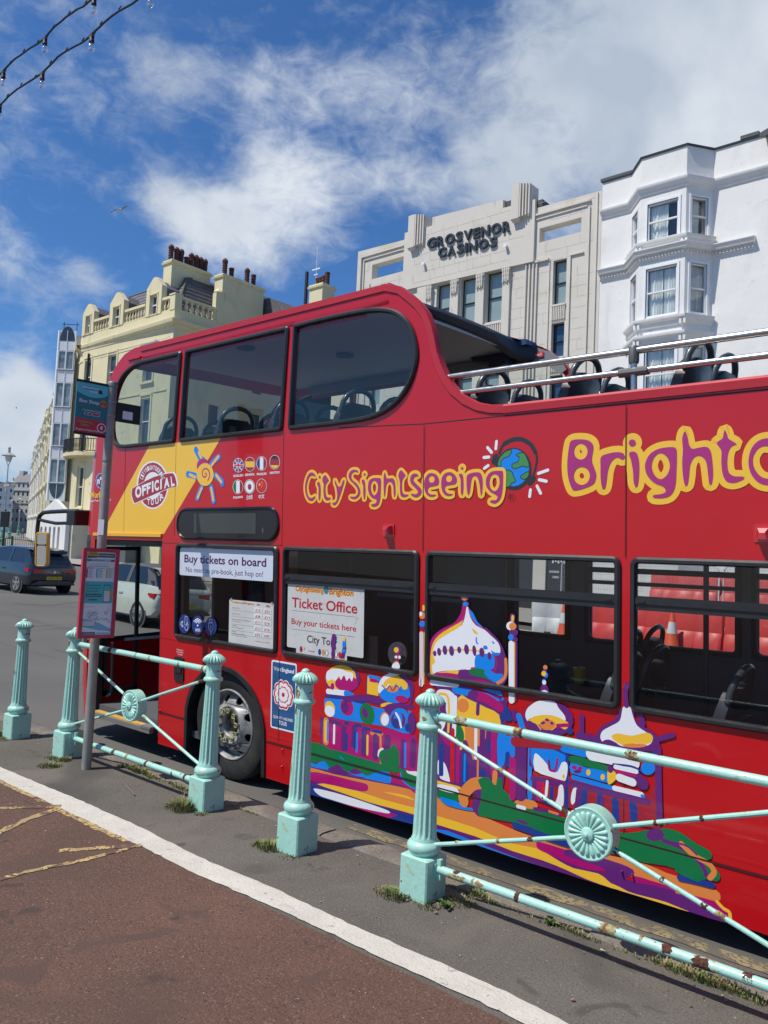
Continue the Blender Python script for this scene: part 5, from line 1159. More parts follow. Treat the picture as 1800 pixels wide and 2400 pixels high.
# round blue window stickers
blu = mat('sticker_blue', (.008, .035, .22), .4, coat=.3)
for i_, (x, y) in enumerate(((148, 717), (252, 727), (357, 738))):
    c_ = cN(x, y); P = [bus(c_[0]+13.6*math.cos(t), c_[1]+22*math.sin(t)) for t in [2*math.pi*i/24 for i in range(24)]]
    mb = MB(); mb.plate(P, None, P0(-.0050), None); o = mb.build('service_sticker', blu, busr)
    a = Art(.0054, 'W', .00005); z = lambda pts: [cN(x+p[0], y+p[1]) for p in pts]
    if i_ == 0:
        a.stroke('W', z([(5, -60), (22, -56), (18, 10), (0, 8), (5, -60)]), 1, k=1); a.stroke('W', z([(10, 20), (22, -10), (28, 20), (22, 50), (8, 48), (0, 25)]), 1.2, k=3)
        for r_ in (10, 18, 26): a.stroke('W', z([(-6-r_*.4, -20), (-8-r_, 0), (-6-r_*.4, 24)]), 1, k=3)
    if i_ == 1:
        for r_ in (14, 26, 38): a.stroke('W', z([(-r_*.8, -8-r_*.55), (0, -14-r_*.95), (r_*.8, -6-r_*.55)]), 2.2, k=5)
        a.ell('W', z([(0, 4)])[0], 1.8, 2.4); mb = MB(); warp_text(mb, 'WiFi', cN, [(x-20, y+52), (x+20, y+54), (x+20, y+28), (x-20, y+26)], .02, .0056); mb.build('lettering', VM['W'], o, smooth=False)
    if i_ == 2:
        a.stroke('W', z([(-12, -55), (12, -53), (12, -28), (-12, -30), (-12, -55)]), 1.2, k=1); a.stroke('W', z([(-17, -28), (17, -26), (17, 20), (8, 36), (-8, 35), (-17, 18), (-17, -28)]), 1.2, k=1)
        a.stroke('W', z([(0, 36), (0, 62)]), 1.6); a.stroke('W', z([(0, -8), (0, 18)]), 1.4); a.stroke('W', z([(-5, -44), (-5, -40)]), 1.2); a.stroke('W', z([(5, -43), (5, -39)]), 1.2)
    a.mb.build('symbol', VM['W'], o, smooth=False)
# ------------------------------------------------------------------ the painted palace: strokes and patches of flat vinyl
a = Art(.0009, step=.00002)
def pA(c, *p, **k): a.poly(c, XF(cA, p), k.get('k', 4))
def sA(c, w, *p, **k): a.stroke(c, XF(cA, p), w/3.016, k.get('k', 5))
def eA(c, x, y, rx, ry, t=0): a.ell(c, cA(x, y), rx/3.016, ry/3.016, t)
def pB(c, *p, **k): a.poly(c, XF(cB, p), k.get('k', 4))
def sB(c, w, *p, **k): a.stroke(c, XF(cB, p), w/2.765, k.get('k', 5))
def eB(c, x, y, rx, ry, t=0): a.ell(c, cB(x, y), rx/2.765, ry/2.765, t)
def pK(c, *p, **k): a.poly(c, XF(cK, p), k.get('k', 4))
def sK(c, w, *p, **k): a.stroke(c, XF(cK, p), w/3.016, k.get('k', 5))
def eK(c, x, y, rx, ry, t=0): a.ell(c, cK(x, y), rx/3.016, ry/3.016, t)
AB = lambda x, y: ((1200+x/2.765-700)*3.016, (1550+y/2.765-1350)*3.016)   # B-crop point written in A-crop units
edge = [(70, 1540), (350, 1622), (640, 1712), (820, 1758), (1100, 1848), AB(0, 1268), AB(650, 1472), AB(1150, 1622), AB(1380, 1692)]
# ground sweep
a.poly('P', XF(cA, [(75, 1310), (300, 1340), (700, 1440), (1000, 1540), AB(0, 1150), AB(650, 1390), AB(1100, 1500), AB(1330, 1590), AB(1405, 1660), AB(1395, 1692)]+list(reversed(edge))), 1)
pA('N', (72, 1470), (180, 1500), (350, 1560), (640, 1650), (660, 1700), (640, 1712), (350, 1622), (70, 1540), k=1)
pA('N', (640, 1655), (830, 1700), (980, 1745), (975, 1805), (820, 1758), (640, 1712), k=1)
pA('M', (230, 1578), (400, 1615), (640, 1668), (700, 1690), (640, 1712), (350, 1622), k=1)
a.poly('B', XF(cA, [(975, 1790), (1050, 1800), AB(-60, 1240), AB(60, 1285), AB(190, 1328), AB(0, 1268), (975, 1802)]), 1)
a.poly('O', XF(cA, [(78, 1352), (240, 1398), (480, 1445), (640, 1475), (760, 1500), (980, 1560), (1120, 1590), (1290, 1690), AB(0, 1085), AB(120, 1130), AB(340, 1190), AB(600, 1250), AB(860, 1310), AB(1000, 1370), AB(1200, 1430), AB(1320, 1480), AB(1352, 1520), AB(1330, 1557),
                    AB(1200, 1525), AB(1000, 1470), AB(790, 1400), AB(600, 1350), AB(380, 1275), AB(160, 1210), AB(0, 1180), (1250, 1780), (980, 1695), (830, 1640), (600, 1580), (400, 1510), (250, 1470), (78, 1400)]), 2)
a.poly('Y', XF(cA, [(130, 1470), (250, 1475), (400, 1512), (600, 1580), (830, 1640), (980, 1695), (1250, 1780), AB(0, 1180), AB(160, 1210), AB(300, 1290), AB(400, 1340), AB(560, 1375), AB(620, 1420), AB(680, 1465), AB(750, 1490), AB(650, 1470), AB(480, 1410), AB(350, 1350), AB(200, 1290), AB(0, 1228), (1250, 1840), (980, 1757), (830, 1690), (650, 1640), (500, 1600), (300, 1530)]), 2)
pB('Y', (650, 1440), (760, 1490), (880, 1520), (1000, 1555), (1100, 1590), (1146, 1622), (1000, 1577), (800, 1515), (660, 1470), k=2)
pB('M', (158, 1185), (175, 1168), (330, 1215), (480, 1262), (600, 1300), (640, 1380), (600, 1362), (480, 1345), (350, 1298), (240, 1250), (172, 1218), k=2)
pB('M', (790, 1390), (900, 1420), (1060, 1470), (1150, 1510), (1300, 1550), (1370, 1600), (1420, 1655), (1400, 1690), (1300, 1620), (1150, 1540), (1000, 1480), (800, 1440), k=2)
pB('P', (340, 1230), (380, 1218), (520, 1255), (700, 1310), (785, 1350), (785, 1390), (730, 1400), (790, 1430), (850, 1440), (1000, 1470), (1100, 1510), (1200, 1560), (1300, 1600), (1400, 1675), (1380, 1692), (1150, 1622), (1000, 1560), (850, 1520), (750, 1490), (660, 1435), (600, 1385), (600, 1345), (480, 1300), (350, 1262), k=2)
sB('Y', 22, (1330, 1558), (1370, 1600), (1408, 1625), (1415, 1672))
pB('O', (1060, 1490), (1100, 1498), (1092, 1510), (1060, 1500), k=1)
# waves and green at the near end
pA('B', (85, 1315), (120, 1330), (180, 1305), (215, 1345), (260, 1370), (320, 1365), (390, 1400), (450, 1395), (520, 1385), (600, 1378), (650, 1400), (655, 1440), (640, 1465), (560, 1450), (420, 1420), (300, 1390), (200, 1370), (85, 1345))
pA('P', (240, 1345), (300, 1360), (420, 1420), (470, 1425), (330, 1398), (210, 1372))
pA('M', (78, 1385), (200, 1400), (400, 1450), (480, 1470), (492, 1500), (475, 1522), (400, 1515), (250, 1480), (78, 1442), k=2)
pA('W', (108, 1512), (125, 1502), (250, 1530), (400, 1575), (560, 1630), (640, 1662), (635, 1678), (560, 1665), (400, 1630), (230, 1580), (150, 1552), k=3)
pA('Y', (610, 1530), (640, 1530), (760, 1552), (826, 1588), (760, 1570), k=2)
pA('M', (720, 1390), (840, 1385), (840, 1540), (780, 1500), (700, 1470), (660, 1460), (655, 1420), k=2)
pA('G', (88, 1182), (200, 1200), (400, 1268), (600, 1320), (750, 1368), (842, 1385), (842, 1505), (780, 1485), (730, 1430), (715, 1388), (640, 1384), (560, 1380), (480, 1412), (410, 1360), (340, 1382), (280, 1332), (220, 1352), (180, 1307), (110, 1322), (85, 1305))
pA('B', (290, 1268), (325, 1300), (300, 1290))
sA('W', 34, (775, 1378), (835, 1400)); sA('B', 10, (722, 1385), (735, 1440), (790, 1488), (838, 1503))
# near wing
pA('M', (165, 1010), (300, 1020), (560, 1080), (830, 1130), (838, 1380), (700, 1345), (560, 1320), (300, 1240), (165, 1190), k=2)
pA('P', (155, 1005), (200, 1000), (290, 1030), (300, 1060), (200, 1040), (165, 1100), (160, 1190), (150, 1100))
pA('B', (185, 870), (220, 850), (300, 862), (430, 890), (600, 940), (800, 960), (792, 1112), (600, 1062), (400, 1030), (250, 1000), (190, 950), k=3)
sA('P', 26, (190, 850), (440, 872), (600, 905), (810, 925)); sA('N', 26, (225, 850), (285, 858)); sA('N', 26, (400, 880), (470, 895))
eA('M', 342, 928, 46, 62, -15); eA('P', 328, 930, 28, 40); eA('G', 485, 975, 52, 78, -12); eA('P', 470, 968, 20, 38, -15)
eA('Y', 222, 930, 34, 48, -20); eA('W', 220, 955, 34, 42, -25)
sA('O', 55, (195, 1025), (193, 1168)); sA('P', 12, (193, 1025), (193, 1160)); sA('Y', 34, (195, 1035), (193, 1160)); sA('B', 18, (208, 1035), (206, 1160)); sA('W', 20, (253, 1055), (250, 1180))
sA('P', 44, (320, 1075), (316, 1215)); sA('N', 24, (340, 1120), (338, 1225)); sA('N', 24, (330, 1038), (350, 1042)); sA('P', 50, (395, 1075), (390, 1190)); sA('N', 28, (400, 1090), (395, 1210)); sA('B', 20, (413, 1115), (411, 1240))
sA('N', 22, (400, 1052), (440, 1060)); sA('P', 50, (465, 1095), (462, 1250)); sA('N', 20, (455, 1100), (452, 1240)); sA('Y', 20, (488, 1130), (486, 1258)); sA('N', 22, (460, 1072), (500, 1082))
sA('O', 22, (515, 1112), (560, 1122), (590, 1115)); sA('P', 52, (545, 1140), (542, 1270)); sA('O', 20, (580, 1130), (582, 1320)); sA('N', 22, (530, 1095), (585, 1105))
sA('P', 56, (630, 1148), (622, 1215)); sA('W', 16, (565, 1270), (570, 1235), (595, 1222)); sA('P', 46, (742, 1175), (738, 1340)); sA('B', 20, (755, 1185), (753, 1348)); sA('P', 50, (812, 1170), (805, 1330))
pA('G', (568, 1275), (585, 1235), (615, 1225), (640, 1228), (668, 1188), (690, 1205), (708, 1240), (712, 1330), (690, 1392), (640, 1375), (600, 1352)); eA('P', 617, 1278, 6, 25)
# first dome and box
eA('P', 312, 728, 126, 104); eA('Y', 300, 720, 108, 92); eA('M', 340, 760, 82, 55); pA('W', (195, 700), (215, 665), (290, 655), (340, 675), (385, 690), (378, 745), (360, 720), (340, 740), (322, 700), (300, 735), (285, 705), (262, 740), (235, 730), (205, 740))
sA('W', 38, (208, 815), (330, 828)); sA('B', 50, (338, 832), (378, 850)); eA('M', 240, 780, 14, 25)
pA('Y', (488, 705), (530, 715), (562, 755), (565, 848), (482, 832), k=1); sA('B', 30, (505, 712), (570, 728)); sA('M', 26, (512, 735), (548, 742)); sA('P', 12, (482, 700), (480, 835)); sA('P', 44, (330, 870), (480, 862), (640, 900))
eA('P', 690, 795, 130, 112); eA('B', 682, 810, 118, 88); pA('W', (640, 690), (720, 690), (700, 740), (640, 790), (600, 800), (570, 830), (562, 780), (590, 720))
pA('Y', (600, 760), (640, 720), (720, 698), (765, 740), (768, 795), (740, 800), (725, 775), (705, 800), (690, 760), (665, 795), (640, 760), (615, 790)); eA('O', 665, 800, 40, 22); sA('P', 8, (590, 770), (620, 800), (645, 775), (665, 810), (695, 775), (720, 812))
eA('M', 730, 870, 48, 26, 12); pA('P', (700, 700), (760, 700), (800, 760), (810, 870), (780, 920), (790, 850), (770, 760))
sA('Y', 24, (590, 915), (640, 905), (700, 925)); eA('P', 690, 950, 85, 48, 12); eA('B', 715, 1000, 66, 66); eA('P', 705, 1020, 52, 58); eA('B', 705, 1010, 30, 48); sA('W', 18, (690, 970), (712, 1010), (726, 1068)); eA('N', 688, 1040, 24, 34)
eA('O', 610, 1010, 32, 48); eA('W', 612, 1015, 28, 44); eA('P', 800, 1040, 30, 78); eA('N', 775, 1070, 22, 30)
# spires standing over the window
sA('P', 44, (252, 430), (244, 480), (248, 500)); sA('P', 26, (244, 500), (243, 578)); sA('P', 30, (325, 500), (308, 582)); sA('B', 30, (323, 470), (321, 490)); sA('Y', 22, (325, 438), (324, 450)); eA('B', 320, 528, 14, 14); eA('O', 312, 592, 15, 10)
eA('P', 700, 520, 28, 26); sA('M', 22, (703, 540), (700, 600)); eA('Y', 692, 522, 17, 19); eA('W', 690, 572, 10, 10); eA('W', 715, 574, 9, 12); pA('W', (662, 648), (672, 615), (695, 605), (712, 620), (714, 652)); pA('Y', (668, 622), (690, 602), (712, 618), (695, 610)); pA('W', (640, 690), (650, 670), (715, 668), (735, 690), (700, 700))
# great dome across the window
pK('M', (410, 440), (395, 500), (350, 570), (270, 610), (210, 655), (175, 720), (172, 860), (180, 945), (400, 990), (560, 1015), (640, 1010), (700, 1000), (728, 920), (722, 850), (690, 745), (640, 670), (560, 610), (500, 550), (455, 470), k=3)
pK('P', (560, 600), (640, 670), (690, 745), (722, 860), (722, 960), (690, 1010), (640, 1005), (600, 900), (620, 720), k=3)
pK('Y', (412, 532), (400, 560), (330, 600), (250, 650), (205, 700), (185, 760), (178, 850), (182, 940), (200, 945), (215, 860), (200, 790), (220, 720), (300, 660), (390, 600), k=3)
pK('B', (455, 480), (480, 500), (510, 560), (548, 605), (530, 600), (490, 560), (462, 520))
pK('W', (435, 455), (445, 460), (460, 530), (500, 590), (560, 620), (610, 665), (660, 715), (675, 770), (660, 795), (620, 790), (560, 795), (500, 800), (497, 880), (470, 885), (455, 910), (430, 900), (390, 905), (330, 910), (290, 910), (225, 920), (198, 930), (192, 870), (215, 850), (198, 800), (205, 740), (240, 690), (320, 640), (400, 590), (425, 520), k=2)
pK('B', (500, 805), (560, 790), (625, 800), (632, 880), (600, 905), (560, 905), (497, 890), k=3); pK('Y', (230, 925), (300, 912), (370, 908), (384, 935), (300, 925)); pK('P', (385, 908), (430, 903), (500, 915), (640, 1000), (540, 975), (385, 965))
pK('G', (455, 910), (500, 892), (560, 905), (580, 930), (640, 995), (560, 960), (470, 940)); pK('B', (560, 920), (590, 900), (640, 930), (690, 935), (672, 980), (640, 995), (600, 970), (570, 945)); sK('O', 24, (712, 830), (712, 930), (690, 975), (655, 998)); sK('M', 12, (640, 810), (648, 870), (625, 920))
pK('B', (500, 680), (508, 672), (510, 705), (522, 725), (502, 715)); pK('B', (555, 735), (578, 735), (583, 758), (556, 758)); pK('B', (612, 700), (632, 712), (625, 722)); pK('B', (610, 765), (630, 780), (668, 785), (660, 802), (620, 795)); pK('Y', (475, 610), (500, 628), (518, 655), (485, 640))
sK('Y', 12, (230, 772), (400, 762), (560, 775))
for x, y, rx, ry in ((210, 788, 12, 20), (241, 777, 14, 28), (282, 765, 16, 34), (329, 770, 18, 36), (383, 763, 14, 24), (435, 760, 17, 36), (490, 768, 14, 38), (543, 781, 18, 34), (597, 806, 14, 28)): eK('P', x, y, rx, ry, -6)
sK('P', 26, (428, 335), (428, 380)); sK('Y', 22, (428, 330), (427, 360)); eK('P', 424, 392, 32, 26); eK('O', 420, 395, 20, 20); eK('W', 416, 380, 13, 12); eK('P', 430, 440, 24, 20); eK('B', 426, 440, 17, 16)
sK('Y', 20, (131, 455), (131, 480)); eK('P', 128, 520, 24, 28); eK('O', 122, 520, 22, 24); eK('W', 112, 508, 10, 16); eK('B', 122, 580, 22, 20); sK('P', 18, (118, 605), (135, 615)); sK('L', 36, (116, 650), (116, 1000)); sK('Y', 8, (136, 640), (134, 1005)); sK('W', 34, (114, 975), (114, 1008))
sK('P', 40, (760, 525), (758, 560)); sK('Y', 22, (762, 528), (760, 552)); eK('W', 748, 594, 32, 32); eK('P', 768, 640, 32, 26); eK('O', 762, 596, 26, 26); eK('P', 770, 690, 28, 24); eK('B', 748, 673, 19, 22)
sK('P', 34, (780, 720), (778, 1110)); sK('Y', 20, (770, 715), (768, 1125)); sK('W', 42, (750, 718), (752, 1122)); 
sK('P', 34, (992, 885), (990, 905)); eK('O', 992, 886, 15, 15); sK('P', 30, (985, 930), (995, 950)); eK('B', 997, 940, 15, 17); eK('Y', 981, 930, 17, 19); eK('B', 982, 982, 14, 14); pK('P', (955, 1050), (970, 1005), (1000, 1005), (1020, 1060), (1018, 1070), (955, 1066), k=2); eK('W', 984, 993, 14, 16); pK('W', (960, 1062), (985, 1045), (1012, 1064), k=2)
# centre building
pA('P', (940, 770), (1100, 760), (1440, 860), (1470, 960), (1440, 1560), (1100, 1480), (985, 1450), (985, 800), k=2)
sA('W', 40, (945, 752), (1120, 768)); pA('B', (1090, 790), (1200, 795), (1340, 830), (1440, 880), (1440, 850), (1300, 800), (1420, 800), (1440, 870), (1350, 890), (1220, 850), (1110, 830), k=2)
sA('M', 66, (1240, 835), (1330, 865), (1420, 925)); eA('P', 1235, 840, 38, 34)
pA('Y', (1130, 860), (1200, 868), (1330, 930), (1420, 980), (1420, 1100), (1300, 1060), (1190, 1050), (1180, 1200), (1120, 1200), k=2); pA('O', (1190, 1050), (1330, 1075), (1300, 1200), (1250, 1200), (1240, 1300), (1190, 1240), (1180, 1100), k=2)
eA('O', 1165, 915, 42, 50); sA('P', 30, (1271, 908), (1268, 972)); eA('G', 1140, 1110, 30, 66, -14)
sA('W', 90, (1010, 845), (1075, 860), (1080, 950), k=4); sA('Y', 20, (1000, 830), (1055, 850), (1065, 960), (1060, 1100)); sA('W', 36, (1110, 860), (1100, 1120)); pA('W', (1000, 1000), (1040, 1000), (1035, 1060), (1000, 1100))
sA('M', 46, (1020, 1120), (1065, 1180)); sA('P', 40, (1045, 1230), (1050, 1400)); sA('R', 34, (1092, 1090), (1088, 1440)); sA('M', 30, (1130, 1190), (1125, 1450)); sA('N', 46, (1010, 1205), (1008, 1395)); pA('W', (990, 1300), (1040, 1330), (1072, 1440), (1060, 1452), (1005, 1430), (1000, 1400), (985, 1395)); sA('N', 40, (1010, 1300), (1010, 1395))
sA('N', 56, (1180, 1270), (1178, 1450)); sA('B', 18, (1178, 1262), (1174, 1448)); sA('P', 44, (1180, 1180), (1230, 1340)); sA('W', 26, (1256, 1060), (1254, 1285)); sA('O', 16, (1270, 1300), (1268, 1420)); sA('P', 44, (1303, 1085), (1300, 1205)); sA('P', 50, (1330, 1280), (1350, 1300)); sA('N', 44, (1355, 1180), (1352, 1230)); sA('N', 60, (1300, 1390), (1300, 1420)); eA('P', 1350, 1270, 48, 26)
sA('M', 50, (1385, 1080), (1380, 1400)); pA('B', (1412, 1110), (1480, 1130), (1530, 1140), (1528, 1240), (1475, 1255), (1455, 1330), (1430, 1350), (1410, 1330), k=3); sA('P', 62, (1570, 1150), (1560, 1545)); sA('N', 40, (1482, 1260), (1480, 1330)); sA('M', 40, (1510, 1290), (1508, 1560)); sA('B', 26, (1636, 1220), (1632, 1568)); sA('P', 30, (1660, 1200), (1655, 1350)); sA('O', 42, (1392, 1392), (1388, 1455))
sA('N', 56, (1475, 950), (1488, 1000)); sA('P', 40, (1525, 960), (1530, 1010)); sA('B', 46, (1560, 990), (1600, 1120)); sA('N', 40, (1440, 1000), (1450, 990))
sA('Y', 22, (985, 1455), (1140, 1498)); pA('W', (985, 1470), (1100, 1490), (1138, 1525), (1110, 1535), (1040, 1522), (985, 1500)); pA('G', (985, 1515), (1060, 1530), (1130, 1545), (1130, 1592), (1040, 1580), (985, 1560)); pA('B', (1000, 1560), (1130, 1595), (1200, 1635), (1250, 1640), (1240, 1658), (1130, 1640), (1040, 1610)); sA('O', 84, (1170, 1590), (1172, 1540), (1240, 1470), (1330, 1465)); pA('P', (1240, 1570), (1290, 1540), (1290, 1640), (1275, 1690), (1230, 1640))
a.poly('G', XF(cA, [(1295, 1500), (1270, 1440), (1340, 1420), (1395, 1485), (1405, 1430), (1440, 1430), (1445, 1500), (1500, 1550), AB(0, 905), AB(100, 930), AB(200, 965), AB(340, 1010), AB(500, 1060), AB(700, 1105), AB(800, 1105), AB(960, 1078), AB(1060, 1092), AB(1130, 1130), AB(1200, 1180), AB(1285, 1225), AB(1295, 1275), AB(1250, 1292), AB(1310, 1320), AB(1352, 1390), AB(1330, 1425), AB(1262, 1410), AB(1180, 1425), AB(1120, 1370), AB(1000, 1322), AB(860, 1302), AB(700, 1255), AB(600, 1235), AB(340, 1150), AB(150, 1090), AB(0, 1040), (1280, 1690), (1290, 1600)]), 2)
sB('N', 44, (20, 1062), (110, 1092), (220, 1135), (360, 1180)); sB('N', 40, (1090, 1400), (1180, 1418), (1298, 1448)); sB('G', 70, (1090, 1340), (1200, 1390))
sB('N', 30, (60, 870), (180, 890), (340, 960))
eB('P', 930, 1122, 58, 42); sB('P', 30, (985, 1160), (1090, 1200), (1180, 1260), (1240, 1330), (1262, 1385)); sB('O', 34, (1100, 1180), (1175, 1252), (1280, 1312), (1312, 1365), (1285, 1402)); sB('P', 12, (1020, 1165), (1130, 1192), (1200, 1250))
pB('O', (20, 905), (80, 890), (150, 905), (170, 940), (120, 955), (40, 925)); sB('W', 24, (40, 938), (85, 950)); sB('P', 24, (150, 955), (240, 970), (310, 995)); sB('O', 16, (245, 970), (300, 988)); pB('P', (30, 1020), (90, 1035), (110, 1055), (60, 1045))
# right-hand building
pB('D', (100, 740), (360, 740), (900, 860), (965, 700), (962, 1085), (700, 1042), (400, 955), (120, 880), k=1)
sB('P', 90, (60, 530), (55, 860)); sB('B', 28, (120, 575), (118, 885)); sB('P', 24, (128, 580), (125, 670)); sB('M', 44, (10, 640), (5, 880)); sB('B', 40, (5, 500), (5, 600))
pB('B', (130, 560), (230, 548), (345, 600), (356, 700), (300, 740), (150, 700)); sB('N', 26, (62, 542), (130, 545)); sB('N', 26, (235, 540), (345, 590)); sB('N', 26, (362, 610), (356, 950))
pB('W', (148, 602), (175, 605), (230, 665), (262, 715), (300, 712), (325, 655), (358, 655), (364, 700), (352, 765), (330, 770), (250, 745), (150, 705), k=2); sB('M', 16, (240, 640), (248, 700), (285, 700), (298, 632)); sB('P', 12, (243, 640), (250, 695)); eB('Y', 338, 745, 9, 14)
sB('P', 40, (140, 760), (345, 800)); sB('M', 50, (180, 800), (178, 880)); sB('P', 26, (150, 780), (148, 890)); sB('R', 22, (205, 790), (204, 880)); sB('W', 20, (232, 778), (222, 888)); sB('N', 26, (262, 820), (258, 910)); pB('W', (308, 808), (332, 802), (340, 870), (330, 942), (285, 922), (300, 870)); pB('W', (388, 860), (405, 818), (438, 825), (430, 870), (400, 925), (385, 910)); sB('N', 24, (356, 830), (352, 950))
sB('P', 46, (440, 840), (430, 940)); sB('N', 40, (476, 845), (466, 930)); sB('N', 34, (572, 865), (565, 935)); sB('P', 30, (592, 890), (585, 940)); sB('N', 50, (672, 905), (676, 1020)); sB('N', 46, (785, 925), (792, 1035)); sB('N', 30, (805, 945), (800, 1030))
pB('G', (378, 612), (450, 618), (560, 655), (632, 678), (622, 712), (560, 700), (480, 680), (382, 652), k=2); pB('B', (385, 655), (480, 685), (622, 716), (625, 785), (500, 752), (388, 722), k=2); eB('Y', 498, 718, 14, 20); eB('Y', 591, 748, 14, 20); pB('Y', (625, 695), (660, 705), (685, 745), (655, 785), (625, 790)); eB('M', 408, 686, 18, 12, 20); eB('M', 445, 692, 16, 12, -20); eB('P', 428, 712, 26, 12)
sB('B', 30, (402, 750), (650, 820)); sB('P', 40, (390, 790), (700, 865), (882, 908)); sB('W', 34, (668, 820), (842, 862)); sB('B', 20, (845, 870), (855, 872)); sB('P', 80, (800, 740), (850, 790))
sB('B', 60, (340, 558), (470, 590)); sB('W', 82, (520, 600), (790, 655)); sB('N', 14, (660, 665), (780, 680), (860, 720)); sB('P', 40, (640, 690), (640, 700)); sB('M', 26, (680, 710), (800, 735)); sB('W', 30, (675, 682), (808, 712)); sB('W', 52, (700, 752), (785, 782)); eB('N', 930, 590, 28, 22); eB('B', 885, 690, 46, 44); sB('D', 60, (20, 520), (300, 540))
sB('P', 44, (950, 560), (952, 760), (960, 1030)); sB('P', 60, (855, 500), (940, 560)); sB('P', 34, (960, 500), (1045, 475)); sB('P', 34, (456, 355), (456, 470)); sB('P', 50, (440, 480), (560, 510))
eB('P', 240, 370, 164, 118, 8); pB('W', (90, 350), (100, 310), (130, 280), (178, 255), (275, 258), (305, 300), (345, 350), (348, 385), (300, 380), (240, 350), (130, 365), (105, 385), k=3)
pB('Y', (122, 375), (150, 355), (230, 345), (300, 360), (370, 400), (350, 440), (300, 420), (260, 445), (210, 420), (170, 405), (140, 395)); eB('O', 235, 410, 52, 34); eB('P', 232, 378, 14, 9, 20); eB('P', 205, 398, 14, 9, -20); eB('P', 262, 400, 12, 9, 30); sB('M', 24, (300, 415), (365, 412)); eB('N', 380, 450, 22, 20); sB('Y', 8, (110, 375), (160, 400), (190, 440))
pB('P', (540, 500), (575, 430), (640, 390), (690, 350), (712, 300), (790, 300), (800, 370), (860, 420), (940, 480), (960, 560), (880, 580), (700, 560), (560, 530), k=3)
pB('W', (716, 325), (722, 297), (745, 288), (772, 300), (785, 345), (815, 415), (880, 462), (915, 500), (880, 545), (740, 552), (680, 532), (620, 508), (592, 520), (576, 490), (590, 450), (640, 420), (700, 385), k=3)
pB('Y', (648, 485), (690, 465), (780, 480), (880, 460), (918, 492), (895, 530), (840, 532), (800, 528), (740, 545), (680, 520), k=3); pB('O', (720, 540), (800, 530), (880, 540), (840, 556), (760, 556)); sB('P', 34, (752, 150), (738, 200), (745, 285)); sB('P', 40, (835, 345), (850, 400)); pB('P', (590, 520), (630, 505), (690, 535), (640, 545))
a.done('palace_mural')
# ------------------------------------------------------------------ buildings across the street
M['stone'] = mat('portland_stone_render', (.60, .565, .50), .85, var=.06, vscale=.5, bump=.25, bscale=8, dirt=[(.5, .55, .75, (.54, .49, .38)), (2.2, .6, .8, (.40, .38, .35), (1, 1, .25))])
M['wht'] = mat('white_stucco', (.72, .715, .695), .85, var=.05, vscale=1.2, bump=.6, bscale=4, dirt=[(1.3, .55, .80, (.61, .61, .59), (1, 1, .3)), (.6, .55, .75, (.66, .65, .62)), (4, .62, .75, (.60, .60, .58))])
M['crm'] = mat('cream_stucco', (.68, .61, .385), .82, var=.05, vscale=.6, bump=.2, bscale=5, dirt=[(.9, .55, .8, (.52, .46, .30), (1, 1, .3)), (2.5, .62, .78, (.34, .31, .23), (1, 1, .5))])
M['crm2'] = mat('pale_cream_stucco', (.64, .59, .44), .82, var=.05, vscale=.6, dirt=[(2.0, .6, .8, (.38, .35, .28), (1, 1, .4))])
M['slate'] = mat('slate_roof', (.105, .10, .115), .6, var=.25, vscale=6, bump=.4, bscale=12, dirt=[(3, .55, .7, (.16, .15, .14))])
M['pot'] = mat('terracotta_pot', (.085, .030, .024), .8, var=.35, vscale=9)
M['upvc'] = mat('white_window_frame', (.76, .77, .79), .4, var=.02)
M['dkfr'] = mat('dark_window_frame', (.02, .024, .03), .4)
M['pane'] = mat('window_pane', (.045, .055, .062), .06, var=.35, vscale=.8, spec=.8)
M['litpane'] = mat('curtained_pane', (.22, .26, .28), .08, var=.5, vscale=1.6, spec=.8)
M['blind'] = mat('pale_green_blind_behind_glass', (.25, .33, .33), .10, var=.12, vscale=.7, spec=.8)
M['sky_pane'] = mat('dark_blue_glass', (.030, .060, .12), .05, var=.3, vscale=.5, spec=.9)
M['curt'] = mat('net_curtain', (.82, .84, .80), .8, var=.08, vscale=4)
M['lead'] = mat('dark_lead', (.045, .05, .055), .6)
M['iron'] = mat('black_iron', (.015, .015, .018), .5)
cz1 = crop(820, 440, 2.765); cz2 = crop(1380, 300, 3.687); cz3 = crop(60, 550, 3.687); cz4 = crop(370, 560, 3.386)
YF = 30.0
def F(cr, x, y, Y=YF): p = on_y(*cr(x, y), Y); return p.x, p.z
def FX(Y): return lambda a, b: (a, Y, b)
def wbox(mb, x0, z0, x1, z1, y0, y1): mb.box(x0, y0, z0, x1, y1, z1)
def mapseg(p0, p1):                            # a wall leg from p0 to p1 (plan), facing right of travel... towards the street
    d = Vector((p1[0]-p0[0], p1[1]-p0[1], 0)); L = d.length; d.normalize(); n = Vector((d.y, -d.x, 0))
    return (lambda w: (lambda a, b: (p0[0]+d.x*a+n.x*w, p0[1]+d.y*a+n.y*w, b))), L
def boxm(mb, f, x0, z0, x1, z1, w0, w1):
    mb.add([f(w)(x, z) for w in (w0, w1) for z in (z0, z1) for x in (x0, x1)], [(0, 1, 3, 2), (4, 6, 7, 5), (0, 4, 5, 1), (2, 3, 7, 6), (0, 2, 6, 4), (1, 5, 7, 3)])
